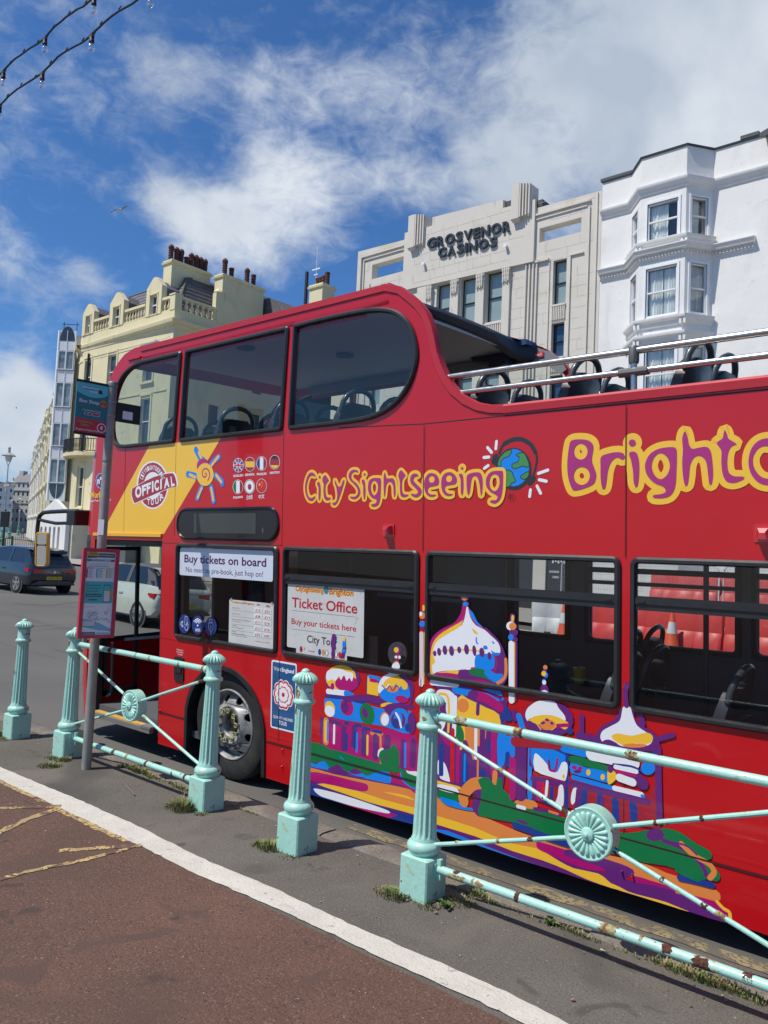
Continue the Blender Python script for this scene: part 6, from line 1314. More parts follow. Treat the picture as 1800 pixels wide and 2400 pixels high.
def sash(parent, f, x0, z0, x1, z1, fr=.06, mf='upvc', mp='pane', rec=-.16, mid=.5, curtain=False, surround=0.0, name='window', vert=0):
    mb = MB(); R_ = rec
    boxm(mb, f, x0, z0, x0+fr, z1, R_, R_+.09); boxm(mb, f, x1-fr, z0, x1, z1, R_, R_+.09)
    boxm(mb, f, x0+fr, z0, x1-fr, z0+fr*1.2, R_, R_+.09); boxm(mb, f, x0+fr, z1-fr, x1-fr, z1, R_, R_+.09)
    if mid: zm = z0+(z1-z0)*mid; boxm(mb, f, x0+fr, zm-fr*.5, x1-fr, zm+fr*.5, R_+.01, R_+.11)
    for i in range(vert): xm = x0+(x1-x0)*(i+1)/(vert+1); boxm(mb, f, xm-fr*.45, z0+fr, xm+fr*.45, z1-fr, R_+.01, R_+.08)
    if surround:
        s_ = surround
        boxm(mb, f, x0-s_, z0-s_*.2, x0, z1+s_, -.03, .04); boxm(mb, f, x1, z0-s_*.2, x1+s_, z1+s_, -.03, .04); boxm(mb, f, x0, z1, x1, z1+s_, -.03, .04)
    w = mb.build(name, M[mf], parent, smooth=False)
    if curtain:
        g = MB(); n = 28; zt = z1-fr
        for (a, b) in ((x0+fr, x0+(x1-x0)*(.5 if curtain == 1 else .62)), (x0+(x1-x0)*(.52 if curtain == 1 else .9), x1-fr)):
            top = []; bot = []
            for i in range(n+1):
                t = i/n; dx = .03*math.sin(t*38+math.sin(t*9)*2); top.append(f(R_-.10+dx)(a+(b-a)*t, zt)); bot.append(f(R_-.10+dx*1.3)(a+(b-a)*t, z0+fr))
            g.loft([top, bot], closed=False)
        g.build('curtain', M['curt'], w)
        g = MB(); g.add([f(R_-.45)(x0-.1, z0-.1), f(R_-.45)(x1+.1, z0-.1), f(R_-.45)(x1+.1, z1+.1), f(R_-.45)(x0-.1, z1+.1)], [(0, 1, 2, 3)]); g.build('room', M['darkin'], w)
    p = MB(); p.add([f(R_+.03)(x0+fr*.5, z0+fr*.5), f(R_+.03)(x1-fr*.5, z0+fr*.5), f(R_+.03)(x1-fr*.5, z1-fr*.5), f(R_+.03)(x0+fr*.5, z1-fr*.5)], [(0, 1, 2, 3)])
    p.build('pane', M['bglass'] if curtain else M[mp], w, smooth=False); return w
M['bglass'] = glass('building_glass', (.86, .89, .90), 1.0, .01, .09)
def wall(parent, f, L, z0, z1, holes, m, name='wall', t=.3, x0=0.0, outline=None):
    mb = MB(); mb.plate(outline or [(x0, z0), (L, z0), (L, z1), (x0, z1)], [[(a, b), (c_, b), (c_, d), (a, d)] for a, b, c_, d in holes], f(0), f(-t)); return mb.build(name, m, parent, smooth=False)

# ---- casino
cas = thing('casino_building', 'pale stone casino with stepped parapet, ribbed pylons and dark lettering GROSVENOR CASINOS', 'building', (-21.3, 30, 0))
f0 = lambda w: (lambda a, b: (a, YF-w, b))
XL, XR = -28.3, -14.42
out_ = [(XL, 0), (XR, 0), (XR, 17.85), (-17.53, 17.9), (-17.53, 18.27), (-19.2, 18.3), (-19.2, 18.72), (-23.28, 18.92), (-23.28, 18.5), (-25.05, 18.55), (-25.05, 18.25), (XL, 18.35)]
wins = [(-22.92, 13.1, -22.08, 15.45), (-21.48, 13.1, -20.62, 15.45), (-20.04, 13.1, -19.17, 15.45), (-16.6, 13.33, -15.96, 15.28), (-16.6, 10.95, -15.98, 12.5), (-16.6, 8.0, -15.98, 10.2),
        (-22.92, 9.4, -22.08, 11.9), (-21.48, 9.4, -20.62, 11.9), (-20.04, 9.4, -19.17, 11.9), (-22.92, 5.6, -22.08, 8), (-21.48, 5.6, -20.62, 8), (-20.04, 5.6, -19.17, 8), (-27, 13.3, -26.3, 15.2), (-27, 9.9, -26.3, 12.4)]
opens = [(-17.34, 16.28, -15.33, 16.92), (-27.24, 16.62, -24.99, 17.4)]
mb = MB(); mb.plate(out_, [[(a, b), (c_, b), (c_, d), (a, d)] for a, b, c_, d in wins+opens], f0(0), f0(-.45)); mb.build('wall', M['stone'], cas, smooth=False)
jn = MB(); rj = random.Random(2); z = 5.2; k_ = 0
def hit(a, b, z0, z1): return any(a < w[2]+.03 and b > w[0]-.03 and z0 < w[3]+.03 and z1 > w[1]-.03 for w in wins+opens)
while z < 18.1:
    x = XL+.1+(k_ % 2)*.45
    while x < XR-.9:
        L_ = rj.uniform(.7, 1.05)
        if not hit(x, x+L_, z, z+.01) and not (-25 < x < -17.6 and z > 15.4): jn.box(x, YF-.004, z, x+L_*rj.uniform(.8, 1), YF+.001, z+.012)
        if not hit(x, x+.01, z, z+.44) and not (-25 < x < -17.6 and z > 15.0) and z < 17.4: jn.box(x, YF-.004, z, x+.012, YF+.001, z+.44)
        if -24.4 < x < -18.8 and 15.6 < z < 18.3: jn.box(x, YF-.144, z, x+L_*.9, YF-.139, z+.012); jn.box(x, YF-.144, z, x+.012, YF-.139, z+min(.44, 18.3-z))
        x += L_
    z += .46; k_ += 1
jo = jn.build('stone_joints', mat('stone_joint_line', (.46, .43, .38), .9, var=.2, vscale=2), cas, smooth=False); jo['kind'] = 'stuff'  # block joints as thin strips in a slightly darker stone tone
mb = MB(); mb.box(XL, YF+.4, 0, XR, YF+14, 15.9); mb.build('rear_block', M['stone'], cas)
mb = MB(); mb.box(-27.0, YF+5, 15.9, -25.6, YF+7, 17.4); mb.build('roof_plant', M['lead'], cas)
for i, (a, b, c_, d) in enumerate(wins): sash(cas, f0, a, b, c_, d, .035, 'dkfr', 'blind' if i not in (4, 5) else 'sky_pane', -.30, .5)
mb = MB(); sl0 = [(-25.0, 15.55), (-17.53, 15.42), (-17.53, 18.26), (-19.21, 18.29), (-19.21, 18.7), (-23.27, 18.9), (-23.27, 18.48), (-25.0, 18.53)]
mb.plate(sl0, None, f0(.14), f0(.001)); mb.build('centre_slab', M['stone'], cas, smooth=False)
for x0, zt, zb in ((-24.58, 19.2, 17.55), (-18.62, 19.1, 17.5)):
    mb = MB(); 
    for i, (w_, x_) in enumerate(((.40, x0), (.40, x0+.42), (.36, x0+.55), (.32, x0+.68), (.28, x0+.81))):
        ww = .40 if i == 0 else .065; zt_ = zt-(0 if i == 0 else .02*i); zb_ = zb+(0 if i == 0 else .03*i)
        mb.box(x_, YF-w_, zb_, x_+ww, YF+.5, zt_)
    mb.loft([[(x0, YF-.40, zb), (x0+.4, YF-.40, zb), (x0+.4, YF-.14, zb), (x0, YF-.14, zb)], [(x0+.05, YF-.32, zb-.12), (x0+.35, YF-.32, zb-.12), (x0+.35, YF-.14, zb-.12), (x0+.05, YF-.14, zb-.12)]], True, True)
    mb.box(x0+.40, YF-.22, zb+.05, x0+.9, YF+.4, zt-.12); mb.build('ribbed_pylon', M['stone'], cas, smooth=False)
mb = MB(); mb.box(-19.2, YF+.05, 18.3, -18.9, YF+1.2, 18.66); mb.box(-17.52, YF+.02, 17.95, -17.25, YF+1.4, 18.25); mb.build('dark_return', M['lead'], cas)
# raised margins and grooves
def groove(pts, w_=.05, pr=.05, nm='moulding', m='stone', y=0.0):
    mb = MB()
    for (a, b), (c_, d) in zip(pts[:-1], pts[1:]):
        if abs(a-c_) < .02: mb.box(a-w_/2, YF-y-pr, min(b, d), a+w_/2, YF-y+.002, max(b, d))
        else: mb.box(min(a, c_)-w_/2, YF-y-pr-.003, b-w_/2, max(a, c_)+w_/2, YF-y+.002, b+w_/2)
    mb.build(nm, M[m], cas, smooth=False)
groove([(-17.5, 17.55), (-14.95, 17.35)], .09, .10); groove([(-17.5, 17.35), (-15.1, 17.35)], .05, .05)
groove([(-14.95, 17.3), (-14.95, 5)], .07, .07); groove([(-25.1, 17.95), (-28.0, 17.95), (-28.0, 5)], .09, .10); groove([(-25.1, 17.75), (-27.8, 17.75), (-27.8, 5)], .05, .06); groove([(-27.35, 16.4), (-27.35, 5)], .06, .06)
groove([(-15.2, 15.35), (-15.78, 15.35), (-15.78, 5)], .06, .07); groove([(-16.85, 15.4), (-17.4, 15.42)], .10, .12); groove([(-16.78, 15.4), (-16.78, 5)], .05, .05)
for x in (-17.92, -17.74, -17.56, -17.38): groove([(x, 15.4), (x, 5)], .055, .09)
groove([(-14.6, 17.8), (-14.6, 0)], .05, .06, 'downpipe')
for x0, x1 in ((-24.05, -23.15), (-22.02, -21.55), (-20.56, -20.10), (-19.10, -18.72)):
    mb = MB(); mb.box(x0, YF-.12, 4, x1, YF+.002, 15.53); mb.build('pilaster', M['stone'], cas, smooth=False)
    if x0 > -24: pass
    cxp = (x0+x1)/2 if x0 > -24 else -23.3
    mb = MB()
    for k in range(4): xx = cxp-.17+.095*k; mb.box(xx, YF-.20, 14.75+.05*(k % 2), xx+.055, YF-.118, 15.45)
    for k in range(3): mb.box(cxp-.22+.03*k, YF-.185, 15.32-.2*k, cxp+.22-.03*k, YF-.118, 15.38-.2*k)
    mb.build('capital', M['stone'], cas, smooth=False)
for x0, x1, z0, z1 in ((-20.06, -19.14, 12.15, 12.95), (-21.5, -20.6, 12.15, 12.95), (-22.94, -22.06, 12.15, 12.95), (-16.62, -15.95, 12.58, 13.22), (-16.62, -15.95, 10.3, 10.9)):
    mb = MB(); n = 8
    for k in range(n): xx = x0+(x1-x0)*(k+.2)/n; mb.box(xx, YF-.06, z0+.04, xx+(x1-x0)/n*.55, YF+.002, z1)
    mb.box(x0, YF-.075, z1, x1, YF+.002, z1+.08); mb.build('ribbed_spandrel', M['stone'], cas, smooth=False)
def sign_letters(word, ca, cb, h):             # each letter cut out on its own, evenly spaced
    (xa, za), (xb, zb) = F(cz1, *ca, YF-.25), F(cz1, *cb, YF-.25); wd = {'G': 1.1, 'R': .85, 'O': 1.15, 'S': .8, 'V': 1.0, 'E': .72, 'N': .98, 'C': 1.0, 'A': 1.0, 'I': .26}; gap = .17
    tot = sum(wd[c] for c in word)+gap*(len(word)-1); k = (xb-xa)/tot; x = xa
    for c in word:
        z = za+(zb-za)*(x-xa)/(xb-xa)
        mb = MB(); put_text(mb, c, lambda a, b: (a, YF-.24, b), x, x+wd[c]*k, z, h, .035, f1=lambda a, b: (a, YF-.145, b)); mb.build('sign_letter', M['navyl'], cas, smooth=False)
        x += (wd[c]+gap)*k
M['navyl'] = mat('dark_sign_letters', (.018, .026, .038), .4)
sign_letters('GROSVENOR', (497, 392), (1035, 276), .48); sign_letters('CASINOS', (568, 452), (948, 376), .45)
mb = MB()
for x, y in ((497, 503), (1028, 388)): X_, Z_ = F(cz1, x, y); mb.cyl((X_, YF-.14, Z_), (X_, YF-.32, Z_), .06, .09, 8)
mb.build('floodlight', M['upvc'], cas)
mb = MB(); mb.box(XL+.1, YF-.12, .02, XR-.1, YF-.003, 4.3); fz = mb.build('dark_shopfront', mat('dark_shopfront', (.035, .038, .045), .4), cas)
cK2 = crop(950, 1270, 3.016); X_, Z_ = F(cK2, 1015, 220, YF-.15); X2, Z2 = F(cK2, 1085, 235, YF-.15)
mb = MB(); put_text(mb, 'GROSVENOR', lambda a, b: (a, YF-.125, b), X_, X2, Z_+.02, .09, .02); put_text(mb, 'CASINO', lambda a, b: (a, YF-.125, b), X_+.15, X2, Z_-.2, .09, .02)
for k in range(5): mb.box(X_+.12+.13*k, YF-.127, Z_+.42+.05*(k % 2), X_+.19+.13*k, YF-.122, Z_+.6)
mb.build('shopfront_lettering', M['upvc'], fz)
mb = MB(); mb.box(-22.4, YF-.2, .02, -21.9, YF-.12, 4.2); mb.box(-19.6, YF-.2, .02, -19.1, YF-.12, 4.2); mb.box(-17.0, YF-.2, .02, -16.4, YF-.12, 4.2); mb.build('ground_pier', M['stone'], cas)

# ---- white terraced house with a canted bay
def bay_house(name, label, x0, xa, xb, xc, xd, x1, zt, D, floors, par, m='wht', group=None, detail=True, zb=0.0, storeys_below=2, cornices=(), endx=None, cat='house'):
    h = thing(name, label, cat, ((x0+x1)/2, YF, zb), 0, group)
    pts = [(x0, YF), (xa, YF), (xb, YF-D), (xc, YF-D), (xd, YF), (x1, YF)]
    for i in range(5):
        f, L = mapseg(pts[i], pts[i+1]); hs = []; todo = []
        if i in (1, 2, 3):
            for (z0, z1, cu) in floors:
                mg = L*.16 if i == 2 else L*.20; hs.append((mg, z0, L-mg, z1)); todo.append((mg, z0, L-mg, z1, cu, i))
        wall(h, f, L, zb, zt+(.0), hs, M[m], 'wall' if i in (0, 4) else 'bay_wall')
        for (a, b, c_, d, cu, ii) in todo: sash(h, f, a, b, c_, d, .055, 'upvc', 'pane', -.12, .5, cu if detail else False, .09 if detail else 0)
    pl = [(p[0], p[1], 0) for p in pts]
    def sw(z, prof, nm='cornice', xe=None, mm=None):
        q = [Vector((p[0], p[1], z)) for p in pl]
        if xe: q[-1].x = xe
        mb = MB(); mb.sweep(q, prof); return mb.build(nm, M[mm or m], h, ang=30)
    for (z, kind) in cornices:
        if kind == 'c': sw(z, [(.0, -.32), (.06, -.30), (.08, -.20), (.16, -.12), (.20, -.02), (.20, .03), (.0, .08)])
        if kind == 'd':
            sw(z, [(.0, -.34), (.05, -.32), (.06, -.18), (.20, -.14), (.24, -.02), (.28, .02), (.28, .06), (.0, .12)], xe=endx)
            n_ = 0
            dm = MB()
            for i in range(5):
                q0, q1 = Vector(pts[i]), Vector(pts[i+1]); 
                if i == 4 and endx: q1 = Vector((endx, YF))
                f, L = mapseg(q0, q1); L = (q1-q0).length; k = int(L/.12)
                for j in range(k): boxm(dm, f, L*(j+.2)/k, z-.30, L*(j+.7)/k, z-.21, .05, .12)
            o = dm.build('dentils', M[m], h, smooth=False); o['kind'] = 'stuff'
        if kind == 's':
            q = [Vector((p[0], p[1], z)) for p in pl[1:5]]; mb = MB(); mb.sweep(q, [(.0, -.30), (.06, -.26), (.10, -.12), (.20, -.06), (.22, .0), (.22, .05), (.0, .09)]); mb.build('sill', M[m], h, ang=30)
            dm = MB()
            for p in pl[2:4]: dm.box(p[0]-.12, p[1]-.16, z-.3, p[0]-.03, p[1]-.02, z-.06); dm.box(p[0]+.03, p[1]-.16, z-.3, p[0]+.12, p[1]-.02, z-.06)
            dm.build('corbel', M[m], h, smooth=False)
    q = [Vector((p[0], p[1], zt)) for p in pl]; mb = MB(); mb.sweep(q, [(.05, -.06), (.07, .0), (.03, .03), (-.30, .03), (-.30, -.06)]); mb.build('coping', M[par], h, ang=30)
    mb = MB(); mb.box(x0+.01, YF+.3, zb, x1-.01, YF+12, zt-.5); mb.build('rear_block', M[m], h, smooth=False)
    mb = MB(); mb.plate([(xa, YF), (xb, YF-D), (xc, YF-D), (xd, YF)], None, lambda a, b: (a, b, zt-.35), None); mb.build('bay_roof', M['lead'], h)
    return h
wh = bay_house('white_house', 'bright white rendered house with canted bay windows and dentil cornice, beside the casino', XR+.01, -13.13, -12.32, -10.55, -9.86, -6.9, 18.2, .95,
          [(14.72, 16.2, 2), (11.7, 13.62, 1), (8.4, 10.5, 1), (5, 7.2, False)], 'lead', cornices=[(16.9, 'c'), (14.30, 'd'), (14.62, 's'), (11.55, 's'), (10.92, 's'), (7.9, 'd')], endx=-8.33)
mb = MB(); mb.box(XR-.06, YF-.06, 18.2, -13.13, YF+.2, 18.32); mb.box(-8.9, YF-.08, 18.22, -8.25, YF+.25, 18.36); mb.build('lead_flashing', M['lead'], wh)
wh2 = bay_house('white_house', 'white rendered house with moulded window hoods at the right edge of the view', -6.89, -6.75, -5.9, -4.0, -3.2, -.2, 18.0, .95,
          [(14.72, 16.2, False), (11.7, 13.62, False), (8.4, 10.5, False)], 'wht', cornices=[(16.9, 'c'), (15.0, 'c'), (12.0, 's'), (11.1, 's')])
mb = MB(); mb.loft([[(x, YF-.55, z) for x, z in ((-8.1, 18.0), (-7.5, 18.2), (-5, 18.2))]+[(-5, YF-.55, 17.9), (-8.1, YF-.55, 17.85)], [(x, YF+1, z+.6) for x, z in ((-7.9, 18.0), (-7.4, 18.2), (-5, 18.2))]+[(-5, YF+1, 18.4), (-7.9, YF+1, 18.4)]], True, True); mb.build('gutter_roof', M['lead'], wh2)
for (z0, z1) in ((11.2, 13.9), (8, 10.6)): 
    mb = MB(); mb.box(-7.55, YF-.10, z0, -7.42, YF+.0, z1); mb.box(-7.65, YF-.16, z1, -6.8, YF-.0, z1+.14); mb.box(-7.65, YF-.14, z0-.12, -6.9, YF, z0); mb.build('window_hood', M['wht'], wh2)

# ---- cream corner building
cr = thing('cream_hotel', 'cream stucco corner building with dormers, balustrades, slate roof and tall chimney stacks', 'building', (-51, 30, 0))
XC = -44.9; XB = -57.2
def balu(mb, p, z0, h, r_=.11):
    mb.lathe([(r_*.8, 0), (r_*.8, .06*h), (r_*.45, .12*h), (r_*.95, .30*h), (r_*.9, .42*h), (r_*.40, .68*h), (r_*.5, .80*h), (r_*.75, .86*h), (r_*.75, h)], 8, p[0], p[1], z0)
# bowed west end in plan
bow = [(XC, YF), (-56.6, YF)]+[(-56.6+2.1*math.cos(R(a)), YF+2.1+2.1*math.sin(R(a))) for a in range(-80, -181, -20)]
cwins = [(-52.9, 13.6, -51.8, 16.1), (-48.2, 13.6, -47.1, 16.1), (-56.2, 13.6, -55.3, 16.1), (-52.9, 9.2, -51.8, 12.4), (-48.2, 9.2, -47.1, 12.4), (-56.2, 9.2, -55.3, 12.4), (-52.9, 5.0, -51.8, 8), (-48.2, 5.0, -47.1, 8), (-56.2, 5.0, -55.3, 8)]
mb = MB(); mb.plate([(XC, 0), (XC, 17.0), (-56.6, 17.0), (-56.6, 0)], [[(a, b), (c_, b), (c_, d), (a, d)] for a, b, c_, d in cwins], f0(0), f0(-.3)); mb.build('wall', M['crm'], cr, smooth=False)
mb = MB(); pb = bow[1:]; mb.loft([[(x, y, 0) for x, y in pb], [(x, y, 17.0) for x, y in pb]], closed=False); mb.build('bowed_wall', M['crm'], cr, ang=50)
for c_ in cwins: sash(cr, f0, *c_, .06, 'upvc', 'pane', -.22, .5, False, .0)
for (a, b, c_, d) in cwins:
    mb = MB(); mb.box(a-.18, YF-.07, d+.18, c_+.18, YF+.0, d+.32); mb.box(a-.18, YF-.05, b-.1, a-.02, YF, d+.18); mb.box(c_+.02, YF-.05, b-.1, c_+.18, YF, d+.18); mb.box(a-.25, YF-.16, b-.22, c_+.25, YF+.05, b-.1); mb.build('architrave', M['crm'], cr, smooth=False)
for a, b in ((-55, -53.1), (-51.5, -48.5), (-46.8, -45.3)):
    mb = MB(); 
    for z in (16.3, 12.7): mb.box(a, YF-.05, z, b, YF, z+.10)
    mb.build('panel_moulding', M['crm'], cr, smooth=False)
f_fl, Lf = mapseg((XC, YF), (XC, YF+16)); 
fw = [(7.0, 13.8, 8.0, 16.1), (10.6, 13.8, 11.6, 16.1), (3.2, 9.4, 4.2, 12.4), (7.0, 9.4, 8.0, 12.4), (10.6, 9.4, 11.6, 12.4), (3.2, 5, 4.2, 8), (7, 5, 8, 8), (10.6, 5, 11.6, 8)]
ffl = lambda w: (lambda a, b: (XC+w, YF+a, b))
wall(cr, ffl, 16, 0, 17.0, fw, M['crm'], 'flank_wall', x0=.305)
for w_ in fw: sash(cr, ffl, *w_, .06, 'upvc', 'pane', -.2, .5)
path = [Vector((XC, YF+16, 17.0)), Vector((XC, YF, 17.0))]+[Vector((x, y, 17.0)) for x, y in bow[1:]]
path = list(reversed(path))
mb = MB(); mb.sweep(path, [(.0, -.10), (.10, -.06), (.14, .10), (.38, .22), (.44, .36), (.46, .44), (.0, .52)]); mb.build('cornice', M['crm'], cr, ang=30)
mb = MB(); mb.sweep(path, [(.0, -.9), (.05, -.88), (.05, -.70), (.0, -.66)]); mb.build('string_course', M['crm'], cr, ang=30)
pp = [Vector((p.x, p.y, 17.5)) for p in path]
mb = MB(); mb.sweep(pp, [(.02, .0), (.02, .68), (-.28, .68), (-.28, .0)]); mb.build('parapet_plinth', M['crm'], cr, ang=30)
seg = [(-55.4, -53.2), (-51.1, -48.5), (-46.4, -45.2)]
for a, b in seg:
    mb = MB(); mb.box(a, YF-.04, 19.02, b, YF+.26, 19.20); mb.box(a, YF-.02, 18.18, b, YF+.24, 18.26); rl = mb.build('balustrade_rail', M['crm'], cr)
    n = max(3, int((b-a)/.34))
    for k in range(n): mb = MB(); balu(mb, (a+(b-a)*(k+.5)/n, YF+.11), 18.26, .76); mb.build('baluster', M['crm'], rl)
mb = MB(); mb.box(XC-.55, YF-.06, 18.18, XC+.04, YF+.5, 19.24); mb.box(XC-.6, YF-.1, 19.2, XC+.08, YF+.55, 19.3); mb.build('corner_pier', M['crm'], cr)
mb = MB(); mb.box(XC-.26, YF+.5, 19.02, XC+.04, YF+3.8, 19.20); mb.box(XC-.24, YF+.5, 18.18, XC+.02, YF+3.8, 18.26); rl = mb.build('balustrade_rail', M['crm'], cr)
for k in range(6): mb = MB(); balu(mb, (XC-.11, YF+.95+.46*k), 18.26, .76, .16); mb.build('baluster', M['crm'], rl)
mb = MB(); mb.box(XC-.3, YF+3.4, 18.18, XC+.06, YF+4.0, 19.3); mb.build('flank_pier', M['crm'], cr)
for i, (a, b, zt, zg) in enumerate(((-48.35, -46.5, 20.15, 20.85), (-53.1, -51.25, 20.0, 20.7), (-57.0, -55.35, 19.9, 20.55))):
    m_ = (a+b)/2; d = MB(); d.plate([(a, 18.18), (b, 18.18), (b, zt), (m_+.18, zg), (m_-.18, zg), (a, zt)], [[(a+.52, 18.25), (b-.50, 18.25), (b-.50, 19.60), (a+.52, 19.60)]], f0(.06), f0(-.35)); dm_ = d.build('dormer', M['crm'], cr, smooth=False)
    sash(cr, f0, a+.52, 18.25, b-.50, 19.60, .07, 'upvc', 'pane', -.2, .5)
    d = MB(); d.box(a+.40, YF-.12, 19.62, b-.38, YF-.06, 19.72); d.box(a+.40, YF-.10, 18.2, a+.50, YF-.06, 19.62); d.box(b-.48, YF-.10, 18.2, b-.38, YF-.06, 19.62); d.build('moulding', M['crm'], dm_)
    d = MB(); d.plate([(a+.05, 18.2), (b-.05, 18.2), (b-.05, zt-.1), (m_, zg-.1), (a+.05, zt-.1)], None, lambda p, q: (p, YF+.35, q), lambda p, q: (p, YF+2.6, q)); d.build('cheeks', M['slate'], dm_)
# mansard slopes, laid in separate slate courses
def slates(parent, p00, p10, p01, p11, rows, lift=.03):
    P = [Vector(p) for p in (p00, p10, p01, p11)]
    for r_ in range(rows):
        t0, t1 = r_/rows, (r_+1.06)/rows; nrm = (P[1]-P[0]).cross(P[2]-P[0]).normalized(); a, b = P[0].lerp(P[2], t0), P[1].lerp(P[3], t0); c_, d = P[0].lerp(P[2], min(1, t1)), P[1].lerp(P[3], min(1, t1))
        mb = MB(); mb.add([a+nrm*lift, b+nrm*lift, d, c_, a, b], [(0, 1, 2, 3), (4, 5, 1, 0)]); mb.build('slate_course', M['slate'], parent, smooth=False)
rf = MB(); rf.add([(XC-.5, YF+.5, 18.2), (-57, YF+.5, 18.2), (XC-1.9, YF+2.1, 21.3), (-55.5, YF+2.1, 21.3), (XC-.5, YF+14, 18.2), (XC-1.9, YF+12, 21.3), (XC-3.0, YF+4.2, 22.1), (-54, YF+4.2, 22.1), (XC-3.0, YF+10, 22.1)], [(0, 2, 3, 1), (0, 4, 5, 2), (2, 6, 7, 3), (2, 5, 8, 6), (6, 8, 7)]); rfo = rf.build('roof', M['slate'], cr, smooth=False)
slates(rfo, (-57, YF+.48, 18.22), (XC-.5, YF+.48, 18.22), (-55.5, YF+2.08, 21.32), (XC-1.9, YF+2.08, 21.32), 10)
slates(rfo, (XC-.48, YF+.5, 18.22), (XC-.48, YF+14, 18.22), (XC-1.88, YF+2.1, 21.32), (XC-1.88, YF+12, 21.32), 10)
mb = MB(); mb.tube([(XC-.49, YF+.45, 18.2), (XC-1.9, YF+2.07, 21.33), (XC-3.0, YF+4.2, 22.13)], .07, 6); mb.tube([(XC-1.9, YF+2.07, 21.33), (XC-1.9, YF+12, 21.33)], .08, 6); mb.tube([(XC-1.9, YF+2.07, 21.33), (-55.5, YF+2.07, 21.33)], .06, 6); mb.build('hip_ridge', mat('mossy_ridge', (.13, .10, .055), .8, var=.3), cr)
def stack(x0, x1, y0, y1, z0, z1, pots, nm='chimney_stack', par=None, side='y'):
    mb = MB(); mb.box(x0, y0, z0, x1, y1, z1-.3); mb.loft([[(x0-e, y0-e, z), (x1+e, y0-e, z), (x1+e, y1+e, z), (x0-e, y1+e, z)] for e, z in ((0, z1-.32), (.10, z1-.26), (.13, z1-.12), (.06, z1-.10), (.04, z1))], False, True)
    st = mb.build(nm, M['crm'], par or cr, smooth=False)
    for k, (t, hh, cow) in enumerate(pots):
        xx = (x0+x1)/2 if side == 'y' else x0+(x1-x0)*t; yy = y0+(y1-y0)*t if side == 'y' else (y0+y1)/2
        mb = MB(); s_ = .19; pr = [(s_*.9, 0), (s_, .05), (s_, .12), (s_*.85, .16)]
        z = .2
        while z < hh-.25: pr += [(s_*.85, z), (s_*1.0, z+.03), (s_*1.0, z+.07), (s_*.85, z+.10)]; z += .17
        pr += [(s_*1.05, hh-.12), (s_*1.05, hh-.03)]+([(s_*1.15, hh), (s_*.95, hh+.10), (s_*.5, hh+.20), (.01, hh+.24)] if cow else [(s_*.8, hh), (s_*.6, hh-.02), (.01, hh-.06)])
        mb.lathe(pr, 12, xx, yy, z1); mb.build('chimney_pot', M['pot'], st)
stack(-48.1, -47.1, 31.0, 34.3, 18.2, 22.45, [(.06, 1.0, 1), (.20, .95, 1), (.32, .95, 1), (.46, .72, 0), (.58, .95, 1), (.71, .95, 1), (.83, .92, 1), (.95, .9, 1)])
stack(XC-.95, XC-.02, 33.8, 37.6, 18.2, 21.85, [(.12, 1.1, 1), (.28, .8, 0), (.66, 1.05, 1), (.82, .95, 0)])
mb = MB(); mb.box(XC-.4, 33.3, 18.2, XC, 33.9, 20.3); mb.lathe([(.3, 0), (.34, .1), (.18, .3), (.05, .4)], 10, XC-.2, 33.6, 20.3); mb.build('scroll_buttress', M['crm'], cr)
mb = MB(); mb.cyl((-55.6, YF-.12, 9), (-55.6, YF-.12, 16.6), .09, n=8); mb.build('downpipe', M['iron'], cr)
# curved iron balcony
mb = MB(); bc = [(XC-5-8.6*0+x, y) for x, y in ()]
bp = [(-53.5, YF)]+[(-55.9+2.9*math.cos(R(a)), YF+1.4+2.4*math.sin(R(a))) for a in range(-60, -181, -12)]
mb.plate(bp+[(-58.8, YF+2)], None, lambda a, b: (a, b, 9.0), lambda a, b: (a, b, 8.75)); bk_ = mb.build('balcony', M['crm'], cr, smooth=False)
mb = MB(); mb.tube([(x, y, 10.0) for x, y in bp], .04, 5); mb.tube([(x, y, 9.1) for x, y in bp], .03, 5)
for i in range(len(bp)-1):
    for k in range(6):
        t = k/6; x = bp[i][0]*(1-t)+bp[i+1][0]*t; y = bp[i][1]*(1-t)+bp[i+1][1]*t; mb.cyl((x, y, 9.1), (x, y, 10), .022, n=4); mb.cyl((x-.05, y, 9.4), (x+.05, y, 9.6), .02, n=4)
mb.build('balcony_railing', M['iron'], bk_, smooth=False)
mb = MB(); mb.box(-57.5, YF-1.2, 0, -47, YF, 3.6); mb.box(-57.9, YF-1.4, 3.6, -46.6, YF, 3.95); mb.build('shopfront', mat('grey_shopfront', (.13, .14, .15), .5), cr)

# ---- buildings filling the side street between
h3 = thing('cream_chimney_house', 'lower cream house set back behind the bus roof with one square chimney stack', 'house', (-38, 38, 0))
(xa, za), (xb, zb_) = F(cz4, 1135, 430, 38), F(cz4, 1305, 430, 38)
stack(xa+.9, xb, 38, 39.2, 14, za+.35, [(.15, .7, 0), (.38, .7, 0), (.6, .75, 0), (.85, .95, 0)], par=h3, side='x')
mb = MB(); mb.box(xa-1.5, 38.5, 0, xb+3, 48, za-2.2); mb.build('wall', M['crm2'], h3)
mb = MB(); mb.loft([[(xa-1.6, 38.4, za-2.2), (xb+3.1, 38.4, za-2.2)], [(xa-1.6, 43, za+.4), (xb+3.1, 43, za+.4)], [(xa-1.6, 48, za-2.2), (xb+3.1, 48, za-2.2)]], closed=False); mb.build('roof', M['slate'], h3, smooth=False)
(xp, zp) = F(cz4, 1480, 420, 38); mb = MB(); mb.lathe([(.2, -1.5), (.25, -.2), (.34, .0), (.2, .1), (.2, .5), (.3, .6), (.2, .8), (.1, .95)], 10, xp, 40, zp); mb.build('chimney_pot', M['pot'], h3)
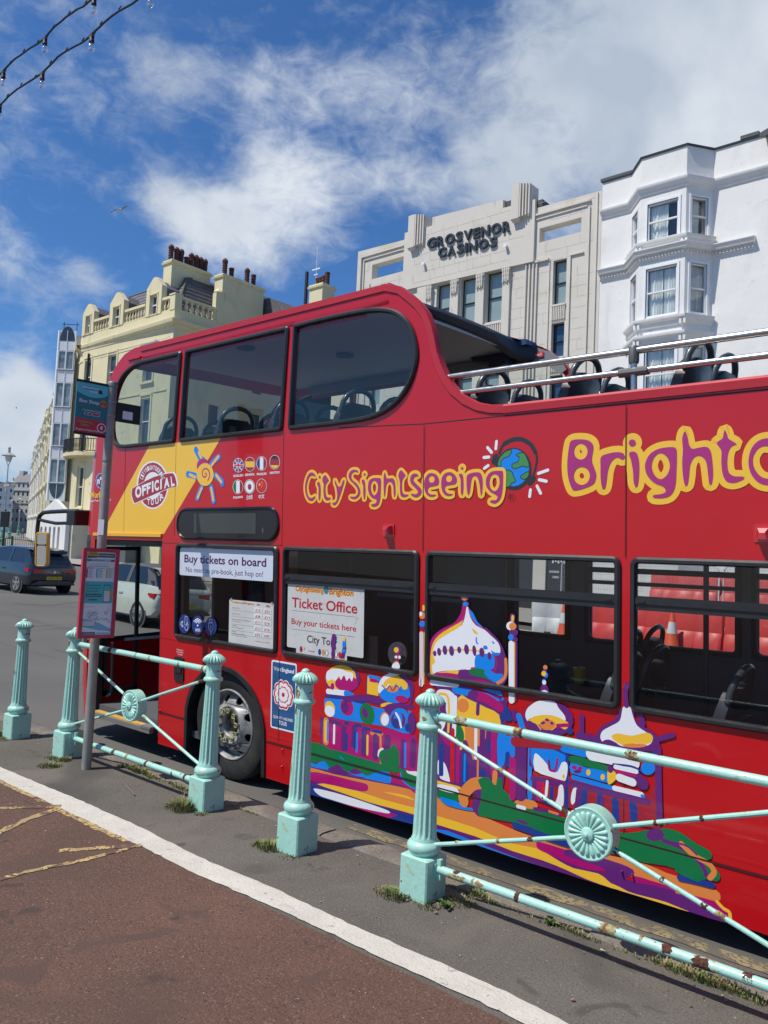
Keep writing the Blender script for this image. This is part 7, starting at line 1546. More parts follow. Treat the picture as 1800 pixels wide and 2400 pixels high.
h4 = thing('slate_roof_house', 'house with a long grey slate roof, aerial and black flue behind the cream building', 'house', (-42.5, 41, 0))
mb = MB(); mb.box(-46, 38.5, 0, -38.2, 48, 18); mb.build('wall', M['crm2'], h4)
mb = MB(); mb.loft([[(-47, 38, 18.0), (-46, 38, 21.75), (-41.7, 38, 20.0), (-38, 38, 18.0)], [(-47, 48, 18.0), (-46, 48, 21.75), (-41.7, 48, 20.0), (-38, 48, 18.0)]], True, True); mb.build('roof', M['slate'], h4, smooth=False)
mb = MB(); mb.cyl((-41.2, 38.4, 18.8), (-41.2, 38.4, 22.6), .13, n=8); mb.build('flue', M['iron'], h4)
mb = MB(); mb.cyl((-41.5, 39.6, 20), (-41.5, 39.6, 25), .025, n=5); mb.box(-41.9, 39.55, 23.2, -41.1, 39.6, 23.3); mb.box(-41.7, 39.55, 22.8, -41.3, 39.6, 22.88); mb.build('aerial', M['upvc'], h4)

# ---- white modern bay tower
tw = thing('white_bay_tower', 'narrow white panelled modern bay tower with arched dark lights top and bottom', 'building', (-59.5, 30, 0))
PL, PR = (-58.95, 29.12), (-57.93, 30.0)
f, L = mapseg(PL, PR); zt, zb0 = 18.75, 5.45
mb = MB(); mb.plate([(0, zb0), (L, zb0), (L, zt), (0, zt)], None, f(0), f(-.1)); mb.build('panel_face', M['upvc'], tw, smooth=False)
mb = MB(); mb.box(-59.15, 29.14, zb0, -58.96, 31, zt); mb.add([(-58.95, 29.12, zb0), (-57.93, 30, zb0), (-57.93, 31, zb0), (-58.95, 31, zb0)], [(0, 1, 2, 3)]); mb.build('bay_box', M['upvc'], tw, smooth=False)
rows_ = [(15.05, 16.95), (11.7, 13.9), (8.35, 10.35)]
rows_ = [(14.95, 16.7), (11.75, 13.95), (8.55, 10.9), (6.65+.35, 6.65+.35)]
def tz(y): return F(cz3, 380, y, 29.6)[1]
for (ya, yb) in ((1000, 1160), (1270, 1480), (1620, 1820), (1930, 2140)):
    za_, zb_ = tz(ya), tz(yb)
    for s_ in (0, 1):
        sash(tw, f, L*(.05+.45*s_), zb_, L*(.50+.45*s_), za_, .05, 'upvc', 'litpane', -.02, 0)
        if ya == 1000: pass
    mb = MB(); boxm(mb, f, 0, zb_-.08, L, zb_, .0, .04); boxm(mb, f, 0, za_, L, za_+.06, .0, .03); mb.build('transom', mat('panel_joint', (.35, .36, .38), .5), tw, smooth=False)
for (zc_, s_) in ((tz(915), 1), (tz(2145), -1)):
    mb = MB(); mb.plate([(L*(.5+.43*math.cos(R(a))), zc_+s_*(.0+1.15*math.sin(R(a)))) for a in range(0, 181, 12)], None, f(.015), None); mb.build('arched_light', M['pane'], tw)
mb = MB(); boxm(mb, f, L*.485, zb0, L*.515, zt, .0, .035); boxm(mb, f, 0, zb0, L*.035, zt, .0, .035); boxm(mb, f, L*.965, zb0, L, zt, .0, .035); mb.build('mullion', M['upvc'], tw, smooth=False)
mb = MB()
for k in (0, 1): boxm(mb, f, L*(.1+.75*k), zt, L*(.13+.75*k), zt+.8, -.5, -.45)
boxm(mb, f, 0, zt+.6, L, zt+.65, -.5, -.45); mb.build('roof_guard', M['lead'], tw, smooth=False)
mb = MB(); mb.box(-59.2, 30.4, 0, -57.9, 40, 17.5); mb.build('block', M['crm2'], tw, smooth=False)
# ---- the terrace running away to the west
cols = ['crm', 'crm2', 'crm', 'crm2', 'wht', 'crm2', 'wht', 'crm', 'wht']
labs = ['pale cream terrace house with stacked canted bays, first beyond the white tower', 'yellow-cream terrace house with tall bays, second beyond the white tower', 'pale cream terrace house, third beyond the white tower', 'white terrace house with slim bay, fourth beyond the white tower', 'stone-coloured terrace house, fifth beyond the white tower', 'white terrace house near the far pedestrian, sixth beyond the tower', 'cream house, seventh along the receding terrace', 'pale terrace house, eighth beyond the white tower', 'white end house of the receding terrace']
T0 = EYE+ray(138, 1240)*76; T0.z = 0; T1 = EYE+ray(78, 1240)*150; T1.z = 0; TD = (T1-T0).normalized(); TN = Vector((TD.y, -TD.x, 0)); ta = math.atan2(-TD.y, -TD.x)
s_ = 0.0
for i in range(9):
    w_ = 8.4+.9*(i % 3); P = T0+TD*(s_+w_/2); gz = G(P.x)-.2; zt = [16.0, 15.6, 16.4, 15.8, 16.0, 15.6, 15.2, 16.0, 14.6][i]
    fl = [(3.9+3.25*k, 5.8+3.25*k, False) for k in range(4)]
    hh_ = bay_house('terrace_house', labs[i], -w_/2, -w_*.30, -w_*.2, w_*.2, w_*.30, w_/2, zt, 1.15, fl, 'crm2', cols[i], 'terrace houses receding along the seafront', False, 0.0, cornices=[(zt-1.0, 'c'), (13.1, 's'), (9.9, 's'), (6.6, 's'), (3.5, 'c')])
    hh_.location = (P.x, P.y, gz); hh_.rotation_euler = (0, 0, ta); s_ += w_+.02
# portico with a white gable beneath the tower and its railings
pg = thing('white_porch', 'low white gabled porch with arched openings beneath the white tower', 'porch', (-64, 27.5, G(-64)))
e6 = crop(0, 1050, 5.977)
zg = F(e6, 760, 715, 26.6)[1]; xs_ = [F(e6, x_, 800, 26.6)[0] for x_ in (560, 760, 940)]
mb = MB(); mb.plate([(xs_[0], 0), (xs_[2], 0), (xs_[2], zg-.9), (xs_[1], zg), (xs_[0], zg-1.1)], [rrect(xs_[0]+.3+k*.62, .4, xs_[0]+.62+k*.62, zg-1.9, .14) for k in range(int((xs_[2]-xs_[0]-.4)/.62))], lambda a, b: (a, 26.6, b), lambda a, b: (a, 26.9, b)); mb.build('arched_screen', M['wht'], pg, smooth=False)
mb = MB(); mb.box(xs_[0]-.5, 26.95, 0, xs_[2]+.3, 29.9, zg-1.0); mb.build('porch_block', M['crm2'], pg)
ar = thing('area_railing', 'black spear-topped area railings in front of the white porch', 'railing', (-56, 24.4, G(-56)), 0)
mb = MB()
for k in range(60): xx = -50-k*.28; mb.cyl((xx, 24.4, G(xx)+.1), (xx, 24.4, G(xx)+1.35), .022, .012, 4)
mb.cyl((-50, 24.4, G(-50)+1.15), (-67, 24.4, G(-67)+1.15), .03, n=4); mb.build('spears', M['iron'], ar)
# ---- the hotel at the far end and its neighbour
def far_block(name, label, x, y, tt, wpx, hpx, m, cols_, rows2, turn=0.0, roof=None):
    P = EYE+ray(x, y)*tt; w_ = wpx/FPX*tt; hh = hpx/FPX*tt
    h = thing(name, label, 'hotel', tuple(P), YAW+turn)
    ORG[0] = Vector((0, 0, 0)); mb = MB()
    hs = []
    for r_ in range(rows2):
        for k in range(cols_):
            a = w_*(k+.28)/cols_; b = hh*(r_+.35)/rows2; hs.append((a, b, a+w_*.42/cols_, b+hh*.42/rows2))
    ff = lambda q: (lambda a, b: (a, -q, b))
    mb.plate([(0, -3), (w_, -3), (w_, hh), (0, hh)], [[(a, b), (c_, b), (c_, d), (a, d)] for a, b, c_, d in hs], ff(0), ff(-.3)); mb.build('wall', m, h, smooth=False)
    mb = MB(); mb.box(0, .3, -3, w_, 12, hh-.02); mb.build('block', m, h, smooth=False)
    for q_ in hs:
        wd = MB(); boxm(wd, ff, q_[0], q_[1], q_[2], q_[3], -.25, -.2); wo = wd.build('window', M['pane'], h, smooth=False)
    mb = MB()
    for z in (hh*.995, hh*.8, hh*.5): mb.box(-.15, -.25, z-.15, w_+.15, .0, z+.15)
    mb.build('cornice', m, h, smooth=False)
    if roof:
        mb = MB(); mb.loft([[(-.1, -.1, hh), (w_+.1, -.1, hh), (w_+.1, 12, hh), (-.1, 12, hh)], [(w_*.1, 2, hh+roof), (w_*.9, 2, hh+roof), (w_*.9, 10, hh+roof), (w_*.1, 10, hh+roof)]], False, True); mb.build('mansard', M['slate'], h, smooth=False)
        mb = MB(); mb.box(w_*.12, 1.5, hh, w_*.3, 3.5, hh+roof*1.4); mb.box(w_*.6, 1.5, hh, w_*.8, 3.5, hh+roof*1.2); mb.build('chimney', m, h, smooth=False)
    return h
gry = mat('grey_and_shaded_stucco', (.46, .455, .43), .85, var=.06, vscale=.2)  # grey paints in the shade on the main hotel's face; rear block shares it
far_block('seafront_hotel', 'large pale hotel, shade painted grey on its face, with rows of sash windows closing the far end', 22, 1228, 250, 62, 100, gry, 5, 5, -.25, 2.6)
far_block('white_seafront_hotel', 'bright white bayed hotel at the far left edge', -22, 1230, 236, 44, 92, M['wht'], 4, 5, .6, 1.5)
far_block('grey_seafront_hotel', 'plain grey block rising behind the far hotel', 40, 1180, 290, 60, 66, gry, 5, 3, 0, None)
# ------------------------------------------------------------------ bus stop
PX, PY = -6.105, 3.515
bsp = thing('bus_stop', 'grey bus stop pole with a teal and red flag and a red-framed timetable case', 'bus stop', (PX, PY, 0))
mb = MB(); mb.cyl((PX, PY, -.05), (PX, PY, 3.22), .0385, .0385, 20); mb.lathe([(.0385, 3.20), (.040, 3.205), (.040, 3.225), (.033, 3.235), (.001, 3.236)], 20, PX, PY); mb.build('pole', M['galv'], bsp)
def vplane(d):                                  # an upright plane through the pole, along plan direction d
    n = Vector((d.y, -d.x, 0))
    def at(px_, off=0.0):
        r_ = ray(*px_); P0_ = Vector((PX, PY, 0))+n*off; t = (P0_-EYE).dot(n)/r_.dot(n); return EYE+r_*t
    def st(px_, off=0.0): p = at(px_, off); return ((p-Vector((PX, PY, 0))).dot(d), p.z)
    def f(off): return lambda a, b: (PX+d.x*a+n.x*off, PY+d.y*a+n.y*off, b)
    return st, f
d1 = Vector((.12, .993, 0)).normalized(); st, f1_ = vplane(d1)
A_, B_, C_, D_ = st(cz3(445, 1262)), st(cz3(722, 1316)), st(cz3(415, 1692)), st(cz3(690, 1745))
fx0, fx1 = (A_[0]+C_[0])/2, (B_[0]+D_[0])/2; fz1, fz0 = (A_[1]+B_[1])/2, (C_[1]+D_[1])/2
sg = +1 if (EYE-Vector((PX, PY, 0))).dot(Vector((d1.y, -d1.x, 0))) > 0 else -1
if fx0 > fx1: fx0, fx1 = fx1, fx0
def ff_(q): return f1_(sg*q)
mb = MB(); mb.plate([(fx0, fz0), (fx1, fz0), (fx1, fz1), (fx0, fz1)], None, ff_(.006), ff_(-.006)); flag = mb.build('flag_sign', mat('flag_teal', (.020, .19, .23), .4), bsp, smooth=False)
mb = MB()
for z0, z1 in ((fz1-.002, fz1+.018), (fz0-.018, fz0+.002)):
    boxm(mb, lambda w: ff_(w), fx0-.005, z0, .03, z1, -.011, .011)
mb.build('flag_frame', M['iron'], flag, smooth=False)
w_, h_ = fx1-fx0, fz1-fz0; SX = lambda s_: (fx0+w_*s_); SZ = lambda t: (fz0+h_*t)
def U(q): return lambda a, b: ff_(q)(SX(a), SZ(b))
orient = (EYE+Vector((0, 0, 0))-Vector(ff_(0)(fx0, fz0))).dot(Vector((d1.y, -d1.x, 0)))
col_ = lambda n_, c_: mat('print_'+n_, c_, .45, var=.01)
mb = MB(); mb.plate([(0, 1), (0, .80)]+[(i/10, .80-.05*math.sin(math.pi*i/10)*1.6) for i in range(1, 10)]+[(1, .84), (1, 1)], None, U(.0068), None); mb.build('pale_header', col_('pale_teal', (.12, .55, .60)), flag)
mb = MB(); mb.plate([(0, 0), (1, 0), (1, .27), (0, .29)], None, U(.0068), None); mb.build('red_panel', col_('flag_red', (.55, .03, .05)), flag)
def ut(txt, x0, x1, y, h, c_, b=.01, q=.0080):
    mb = MB(); put_text(mb, txt, U(q), x0, x1, y, h, b); return mb.build('lettering', c_, flag, smooth=False)
wht_ = M['white']; blk_ = M['iron']; gold = col_('gold', (.45, .30, .06))
ut('BRIGHTON', .18, .66, .885, .038, wht_, .03); ut('HOVE', .40, .66, .815, .038, wht_, .03); ut('&', .66, .82, .82, .075, blk_, .05)
mb = MB(); mb.plate([(.18, .872), (.70, .872), (.70, .880), (.18, .880)], None, U(.0078), None); mb.plate([(.18, .925), (.66, .925), (.66, .929), (.18, .929)], None, U(.0078), None); mb.build('rule', blk_, flag)
ut('Bus Stop', .10, .72, .60, .070, wht_, .015)
mb = MB(); mb.plate(dot(.85, .625, .115, .075), None, U(.0075), None); mb.build('stop_letter_disc', col_('orange', (.62, .20, .03)), flag); ut('P3', .775, .925, .60, .050, blk_, .015, .0085)
ut('Brighton Palace Pier', .06, .92, .50, .045, col_('dim_gold', (.16, .20, .12)), .015); ut("Towards Devil's Dyke", .20, .78, .44, .028, wht_, .008)
mb = MB(); mb.plate(rrect(.28, .355, .50, .415, .028), None, U(.0074), None); mb.plate(rrect(.52, .355, .76, .415, .028), None, U(.0074), None); mb.build('route_pill_rim', wht_, flag)
mb = MB(); mb.plate(rrect(.295, .361, .49, .409, .022), None, U(.0079), None); mb.build('route_pill', col_('dark_green', (.02, .09, .05)), flag); mb = MB(); mb.plate(rrect(.53, .361, .75, .409, .022), None, U(.0079), None); mb.build('route_pill', col_('flag_red', (.55, .03, .05)), flag)
ut('77', .35, .44, .370, .028, wht_, .01, .0086); ut('CitySightseeing', .08, .55, .20, .045, gold, .03); ut('Brighton', .20, .46, .14, .045, gold, .03); ut('Brighton Palace Pier', .05, .76, .045, .036, wht_, .012)
a_ = MB(); 
def ringU(mb, cx, cy, r0_, r1_, asp, q): mb.plate(dot24(cx, cy, r0_, r0_*asp), [dot24(cx, cy, r1_, r1_*asp)], U(q), None)
dot24 = lambda x, y, rx, ry: [(x+rx*math.cos(t), y+ry*math.sin(t)) for t in [2*math.pi*i/24 for i in range(24)]]
ringU(a_, .84, .14, .145, .120, w_/h_, .0080); a_.build('stop_ring', wht_, flag); ut('1', .81, .87, .11, .065, wht_, .01)
# the dark flag behind, seen from its back
mb = MB(); s1_, s2_ = st(cz3(800, 1440)), st(cz3(888, 1630)); boxm(mb, lambda w: f1_(w), .04, s2_[1], .04+.22, s1_[1]-.01, -.012, .012); bk2 = mb.build('rear_flag', M['iron'], bsp, smooth=False)
mb = MB(); z_ = (s1_[1]+s2_[1])/2; mb.plate([(.10, z_-.06), (.19, z_-.06), (.19, z_+.01), (.10, z_+.01)], None, ff_(.0135), None); mb.build('sticker', M['upvc'], bk2)
for z in (fz1+.005, fz0-.005, s1_[1]-.03, s2_[1]+.03, 2.55): mb = MB(); mb.lathe([(.0392, 0), (.043, .002), (.043, .014), (.0392, .016)], 16, PX, PY, z); mb.build('clamp_band', mat('dull_steel', (.30, .29, .27), .4, metal=.7), bsp)
mb = MB(); mb.plate([(-.028, 1.93), (.022, 1.93), (.022, 2.06), (-.028, 2.06)], None, lambda a, b: (PX+rgt.x*a-fwd.x*.0400, PY+rgt.y*a-fwd.y*.0400, b), None); mb.build('worn_sticker', M['upvc'], bsp)
# timetable case
d2 = Vector((.22, .975, 0)).normalized(); st2, f2_ = vplane(d2); n2 = Vector((d2.y, -d2.x, 0)); OF = .10
A_, B_, C_, D_ = st2(crop(180, 1260, 4.424)(75, 108), OF), st2(crop(180, 1260, 4.424)(445, 128), OF), st2(crop(180, 1260, 4.424)(12, 1030), OF), st2(crop(180, 1260, 4.424)(375, 1045), OF)
lean = (A_[0]-C_[0])/(A_[1]-C_[1]); x0, x1, z0, z1 = C_[0], D_[0], (C_[1]+D_[1])/2, (A_[1]+B_[1])/2
xm_ = ((A_[0]+C_[0])/2, (B_[0]+D_[0])/2); x0, x1 = xm_
def TC(q): return f2_(q)
cred = mat('case_red', (.48, .022, .065), .42, var=.06, vscale=6, coat=.3, dirt=[(14, .68, .72, (.45, .38, .38))])
mb = MB(); boxm(mb, lambda w: TC(w), x0, z0, x1, z1, .045, OF-.012); case = mb.build('timetable_case', cred, bsp, smooth=False)
mb = MB(); mb.plate(rrect(x0-.004, z0-.004, x1+.004, z1+.004, .006, 2), [rrect(x0+.026, z0+.022, x1-.026, z1-.026, .003, 1)], TC(OF+.008), TC(OF-.014)); mb.build('case_frame', cred, case, smooth=False)
mb = MB(); mb.plate([(x0+.02, z0+.02), (x1-.02, z0+.02), (x1-.02, z1-.02), (x0+.02, z1-.02)], None, TC(OF-.004), None); mb.build('timetable_sheet', mat('timetable_paper', (.72, .75, .78), .25, var=.02, coat=.3), case)
ww_, hh_ = x1-x0-.052, z1-z0-.048; 
def V_(q): return lambda a, b: TC(OF-.004+q)(x0+.026+ww_*a, z0+.022+hh_*b)
teal = col_('teal_box', (.075, .45, .48)); dteal = col_('dark_teal', (.03, .11, .13)); gry_ = col_('timetable_grey', (.30, .31, .34))
def vt(txt, xa, xb, y, h, c_, b=.008, q=.0016): mb = MB(); put_text(mb, txt, V_(q), xa, xb, y, h, b); mb.build('lettering', c_, case, smooth=False)
def vp(nm, pts, c_, q=.0010): mb = MB(); mb.plate(pts, None, V_(q), None); return mb.build(nm, c_, case, smooth=False)
vp('header_bar', rrect(.36, .935, .98, .985, .02), dteal); vp('header_badge', [(.03, .93), (.38, .94), (.42, .985), (.30, 1.0), (.08, 1.0), (.02, .97)], col_('badge_orange', (.60, .33, .04)), .0014); vp('badge_band', [(.04, .925), (.36, .93), (.36, .95), (.04, .948)], dteal, .0018)
vt('BUS INFORMATION', .40, .93, .955, .014, wht_); vt('CARNIVAL SUNDAY', .09, .34, .965, .018, dteal, .02, .0018)
vp('route_row', [(.02, .885), (.98, .885), (.98, .915), (.02, .915)], col_('pale_row', (.30, .50, .52)), .0008); vp('route_pill', rrect(.03, .885, .16, .915, .012), dteal, .0012); vt('77', .06, .13, .893, .014, wht_); vt('Towards Devil’s Dyke', .20, .62, .893, .012, dteal); vp('route_pill', rrect(.84, .885, .98, .912, .012), col_('flag_red', (.55, .03, .05)), .0012)
mb = MB()
for k in range(9): x_ = .14+.07*k; mb.add([V_(.0012)(x_, .83), V_(.0012)(x_+.008, .83), V_(.0012)(x_+.085, .87), V_(.0012)(x_+.075, .87)], [(0, 1, 2, 3)])
mb.add([V_(.0012)(.08, .824), V_(.0012)(.80, .824), V_(.0012)(.80, .828), V_(.0012)(.08, .828)], [(0, 1, 2, 3)]); mb.build('stop_list', dteal, case, smooth=False)
for xa, c_ in ((.02, col_('col_red', (.42, .04, .06))), (.36, teal), (.70, col_('col_yellow', (.50, .45, .08)))):
    vp('day_heading', [(xa, .800), (xa+.30, .800), (xa+.30, .808), (xa, .808)], c_); vp('hour_column', [(xa, .685), (xa+.055, .685), (xa+.055, .795), (xa, .795)], c_)
    mb = MB()
    for k in range(9): mb.add([V_(.0011)(xa+.075+p, .69+.012*k+q_) for p, q_ in ((0, 0), (.18-.03*(k % 3), 0), (.18-.03*(k % 3), .005), (0, .005))], [(0, 1, 2, 3)])
    mb.build('departure_times', gry_, case, smooth=False)
vp('app_advert', rrect(.02, .38, .98, .645, .03), teal)
for i_, t_ in enumerate(('Our app gives you', 'great savings on', 'your bus travel.')): vt(t_, .08, .56-.04*i_, .590-.036*i_, .020, dteal, .02)
vp('advert_button', rrect(.06, .455, .60, .495, .018), dteal, .0014); vt('Download it now for FREE', .10, .56, .468, .012, wht_, .005, .0020); vp('advert_foot', [(.16, .415), (.46, .415), (.46, .43), (.16, .43)], dteal, .0014)
vp('advert_disc', dot24(.86, .50, .13, .062), col_('badge_orange', (.60, .33, .04)), .0012); vp('phone', rrect(.66, .395, .90, .605, .02), M['iron'], .0016); vp('phone_screen', rrect(.675, .402, .885, .598, .016), col_('screen_white', (.60, .62, .64)), .0020); vp('phone_header', rrect(.675, .53, .885, .598, .016), teal, .0024)
rr_ = random.Random(4); mb = MB(); vp('map_sea', [(.0, .10), (.0, .20), (.30, .17), (.60, .14), (1, .07), (1, .04), (.5, .06)], col_('map_blue', (.22, .42, .62)), .0008)
for k in range(26):
    a, b = rr_.uniform(.08, .80), rr_.uniform(.16, .32); pts = [(a, b)]
    for j in range(4): a += rr_.uniform(-.01, .07); b += rr_.uniform(-.035, .03); pts.append((min(.97, a), max(.10, b)))
    for p, q_ in zip(pts[:-1], pts[1:]):
        dd_ = Vector((q_[0]-p[0], q_[1]-p[1])); nn_ = Vector((-dd_.y, dd_.x)).normalized()*.0035; mb.add([V_(.0013)(p[0]+nn_.x, p[1]+nn_.y*.5), V_(.0013)(p[0]-nn_.x, p[1]-nn_.y*.5), V_(.0013)(q_[0]-nn_.x, q_[1]-nn_.y*.5), V_(.0013)(q_[0]+nn_.x, q_[1]+nn_.y*.5)], [(0, 1, 2, 3)])
mb.build('route_map_lines', col_('map_line', (.10, .10, .12)), case, smooth=False)
vt('Routes near you', .05, .40, .335, .010, dteal); vp('map_key', [(.02, .10), (.42, .10), (.42, .165), (.02, .165)], col_('screen_white', (.60, .62, .64)), .0014); vp('map_key_bar', [(.02, .095), (.42, .095), (.42, .108), (.02, .108)], teal, .0018); vp('footer', rrect(.0, .005, .46, .035, .012), dteal); vp('footer_tail', [(.5, .01), (.95, .01), (.95, .028), (.5, .028)], col_('pale_row', (.30, .50, .52)))
vt('www.buses.co.uk', .05, .40, .013, .013, wht_)

# ------------------------------------------------------------------ cars
def car(name, label, body, L=4.06, Wd=1.78, H=1.44, group=None, detail=True, plate_=None, roofc=None):
    t = thing(name, label, 'car', (0, 0, 0), 0, group); ORG[0] = Vector((0, 0, 0))
    hw = Wd/2                                   # nose towards +x, rear axle near x=0
    xr, xf = -.72, L-.72; WBs = 2.56; wr = .315
    # lower body: rings of half section, mirrored
    st_ = [(xr, .52, .62, .86, .72), (xr+.05, .40, .62, .93, .80), (xr+.18, .27, .60, .98, .90), (xr+.5, .22, .62, 1.0, .93), (.6, .20, .62, 1.0, .93), (WBs*.6, .20, .62, 1.0, .91), (WBs-.1, .20, .62, 1.0, .88), (WBs+.35, .22, .60, .97, .83), (xf-.20, .26, .56, .88, .72), (xf-.04, .34, .50, .72, .62), (xf, .42, .48, .60, .54)]
    rings = []
    for x, z0, zm, k, zb in st_:
        w = hw*k; zb_ = zb+.06
        rings.append([(x, -w*.86, z0), (x, -w*.97, z0+.06), (x, -w, zm-.08), (x, -w*.985, zm+.10), (x, -w*.93, zb_), (x, -w*.80, zb_+.035), (x, 0, zb_+.06), (x, w*.80, zb_+.035), (x, w*.93, zb_), (x, w*.985, zm+.10), (x, w, zm-.08), (x, w*.97, z0+.06), (x, w*.86, z0)])
    mb = MB(); mb.loft(rings, True, True); bd = mb.build('body', body, t, ang=40)
    # greenhouse
    gz = H
    gh = [(xr+.10, .80, .93, .80), (xr+.34, .86, 1.22, .74), (xr+.55, .88, gz-.05, .70), (xr+1.0, .88, gz, .68), (1.2, .88, gz, .68), (1.75, .87, gz-.06, .67), (2.25, .86, 1.16, .74), (2.55, .84, .93, .82)]
    rg = [[(x, -hw*kb, .90), (x, -hw*kb*.99, .92), (x, -hw*kt, zt), (x, -hw*kt*.85, zt+.025), (x, 0, zt+.04), (x, hw*kt*.85, zt+.025), (x, hw*kt, zt), (x, hw*kb*.99, .92), (x, hw*kb, .90)] for x, kb, zt, kt in gh]
    mb = MB(); mb.loft(rg, True, True); gl = mb.build('cabin_glass', mat('car_glass', (.012, .015, .018), .05, var=.1, spec=.9), t, ang=35)
    # roof and pillars over the glass
    mb = MB(); mb.loft([[(x, (p[1])*1.004, p[2]+.006) for p in [(0, -hw*kt*1.0, zt-.02), (0, -hw*kt*.87, zt+.026), (0, 0, zt+.041), (0, hw*kt*.87, zt+.026), (0, hw*kt*1.0, zt-.02)]] for x, kb, zt, kt in gh[1:6]], closed=False)
    for s_ in (-1, 1):
        for (a, b, w_) in ((0, 2, .15), (3.45, 3.6, .06), (5, 7, .07)):
            def gp_(i, tt):
                i0 = int(i); i1 = min(i0+1, len(gh)-1); fr_ = i-i0; g = [gh[i0][q]*(1-fr_)+gh[i1][q]*fr_ for q in range(4)]
                return (g[0], s_*hw*(g[1]*(1-tt)+g[3]*tt)*1.012, .91*(1-tt)+g[2]*tt)
            if a == 0: P = [gp_(0, 0), gp_(1.9, 0), gp_(2.2, .55), gp_(2.6, 1), gp_(1.2, 1), gp_(.4, .5)]
            elif a == 5: P = [gp_(7, 0), gp_(6.7, 0), gp_(5.0, 1), gp_(5.35, 1)]
            else: P = [gp_(a, 0), gp_(b, 0), gp_(b, 1), gp_(a, 1)]
            mb.add(P, [tuple(range(len(P)))])
    mb.build('roof', roofc or body, t, ang=40)
    mb = MB(); mb.loft([[(xr+.30, -hw*.66, gz-.13), (xr+.30, hw*.66, gz-.13)], [(xr+.36, -hw*.70, gz-.035), (xr+.36, hw*.70, gz-.035)], [(xr+.62, -hw*.70, gz-.0), (xr+.62, hw*.70, gz-.0)]], closed=False); mb.build('tailgate_spoiler', body, t)
    for (x, s_) in ((0, -1), (0, 1), (WBs, -1), (WBs, 1)):
        y = s_*(hw-.02); n = 28
        def rg_(r_, yy): return [(x+r_*math.cos(2*math.pi*j/n), yy, wr+r_*math.sin(2*math.pi*j/n)) for j in range(n)]
        mb = MB(); mb.loft([rg_(.36, y-s_*.02), rg_(.36, y+s_*.004)], False, True); mb.build('wheel_arch', M['darkin'], t)
        mb = MB(); mb.loft([rg_(.215, y+s_*.010), rg_(.225, y+s_*.022), rg_(.29, y+s_*.024), rg_(wr, y+s_*.005), rg_(wr, y-s_*.18), rg_(.2, y-s_*.18)]); wl = mb.build('wheel', MT['tyre_rubber'], t, ang=40)
        mb = MB(); mb.loft([rg_(.222, y+s_*.018), rg_(.205, y+s_*.020), rg_(.20, y-s_*.03)])
        for k in range(5):
            a0 = 2*math.pi*k/5+.3
            for da in (-.16, .16):
                c_, sn = math.cos(a0+da), math.sin(a0+da); c2, s2 = math.cos(a0+da*.4), math.sin(a0+da*.4); tw_ = .018
                mb.add([(x+.205*c_-tw_*sn, y+s_*.018, wr+.205*sn+tw_*c_), (x+.205*c_+tw_*sn, y+s_*.018, wr+.205*sn-tw_*c_), (x+.04*c2+tw_*s2, y+s_*.012, wr+.04*s2-tw_*c2), (x+.04*c2-tw_*s2, y+s_*.012, wr+.04*s2+tw_*c2)], [(0, 1, 2, 3)])
        mb.loft([rg_(.05, y+s_*.02), rg_(.03, y+s_*.026), rg_(.001, y+s_*.026)]); mb.build('alloy_rim', MT['silver_wheel'], wl, smooth=False)
    tl = mat('tail_light_red', (.50, .012, .02), .12, coat=1.0)
    for s_ in (-1, 1):
        mb = MB(); mb.loft([[(xr-.004, s_*hw*.42, .80), (xr-.004, s_*hw*.42, .74), ], [(xr+.0, s_*hw*.80, .83), (xr+.0, s_*hw*.80, .68)], [(xr+.10, s_*hw*.955, .84), (xr+.10, s_*hw*.955, .71)], [(xr+.30, s_*hw*1.0, .84), (xr+.30, s_*hw*1.0, .78)]], closed=False); mb.build('tail_light', tl, t)
        mb = MB(); mb.box(xr-.0, s_*hw*.50, .345, xr+.02, s_*hw*.78, .37); mb.build('reflector', tl, t)
        mb = MB(); mb.bbox(2.15, s_*(hw+.02) if s_ > 0 else s_*(hw+.16), .90, 2.30, s_*(hw+.16) if s_ > 0 else s_*(hw+.02), 1.02, .02); mb.build('door_mirror', body, t)
        mb = MB(); mb.box(.75, s_*hw*.985, .74, .93, s_*hw*1.01, .775); mb.build('door_handle', body, t)
    mb = MB(); mb.loft([[(xr+.02, -hw*.86, .30), (xr+.02, hw*.86, .30)], [(xr-.015, -hw*.84, .345), (xr-.015, hw*.84, .345)], [(xr-.02, -hw*.62, .44), (xr-.02, hw*.62, .44)]], closed=False); mb.build('rear_valance', M['darkin'], t)
    mb = MB(); mb.box(xr-.022, -.265, .475, xr-.005, .265, .585); pl_ = mb.build('number_plate', mat('plate_yellow', (.62, .45, .03), .4), t)
    if plate_: mb = MB(); put_text(mb, plate_, lambda a, b: (xr-.024, -a, b), -.225, .225, .50, .062, .02); mb.build('lettering', M['iron'], pl_, smooth=False)
    mb = MB(); mb.loft([[(xr-.012, .05*math.cos(q_), .735+.05*math.sin(q_)) for q_ in [2*math.pi*i/12 for i in range(12)]]], False, True); mb.build('badge', M['steel'], t)
    return t
bodyd = mat('dark_slate_car_paint', (.020, .026, .042), .22, metal=.25, var=.08, coat=1.0); bodyw = mat('cream_white_car_paint', (.52, .54, .46), .3, coat=.8)
c1 = car('parked_car', 'dark slate-blue hatchback on the road, cut by the left edge beside the bus mirror', bodyd, plate_='GX73 ZRG', H=1.46)
Pw = EYE+ray(34, 1394)*25.6
c1.location = (Pw.x, Pw.y-.80+.83*2*0+.83, Pw.z); c1.location = (Pw.x, Pw.y+.86, max(G(Pw.x), Pw.z-.02)); c1.rotation_euler = (0, -.03, R(180+4))
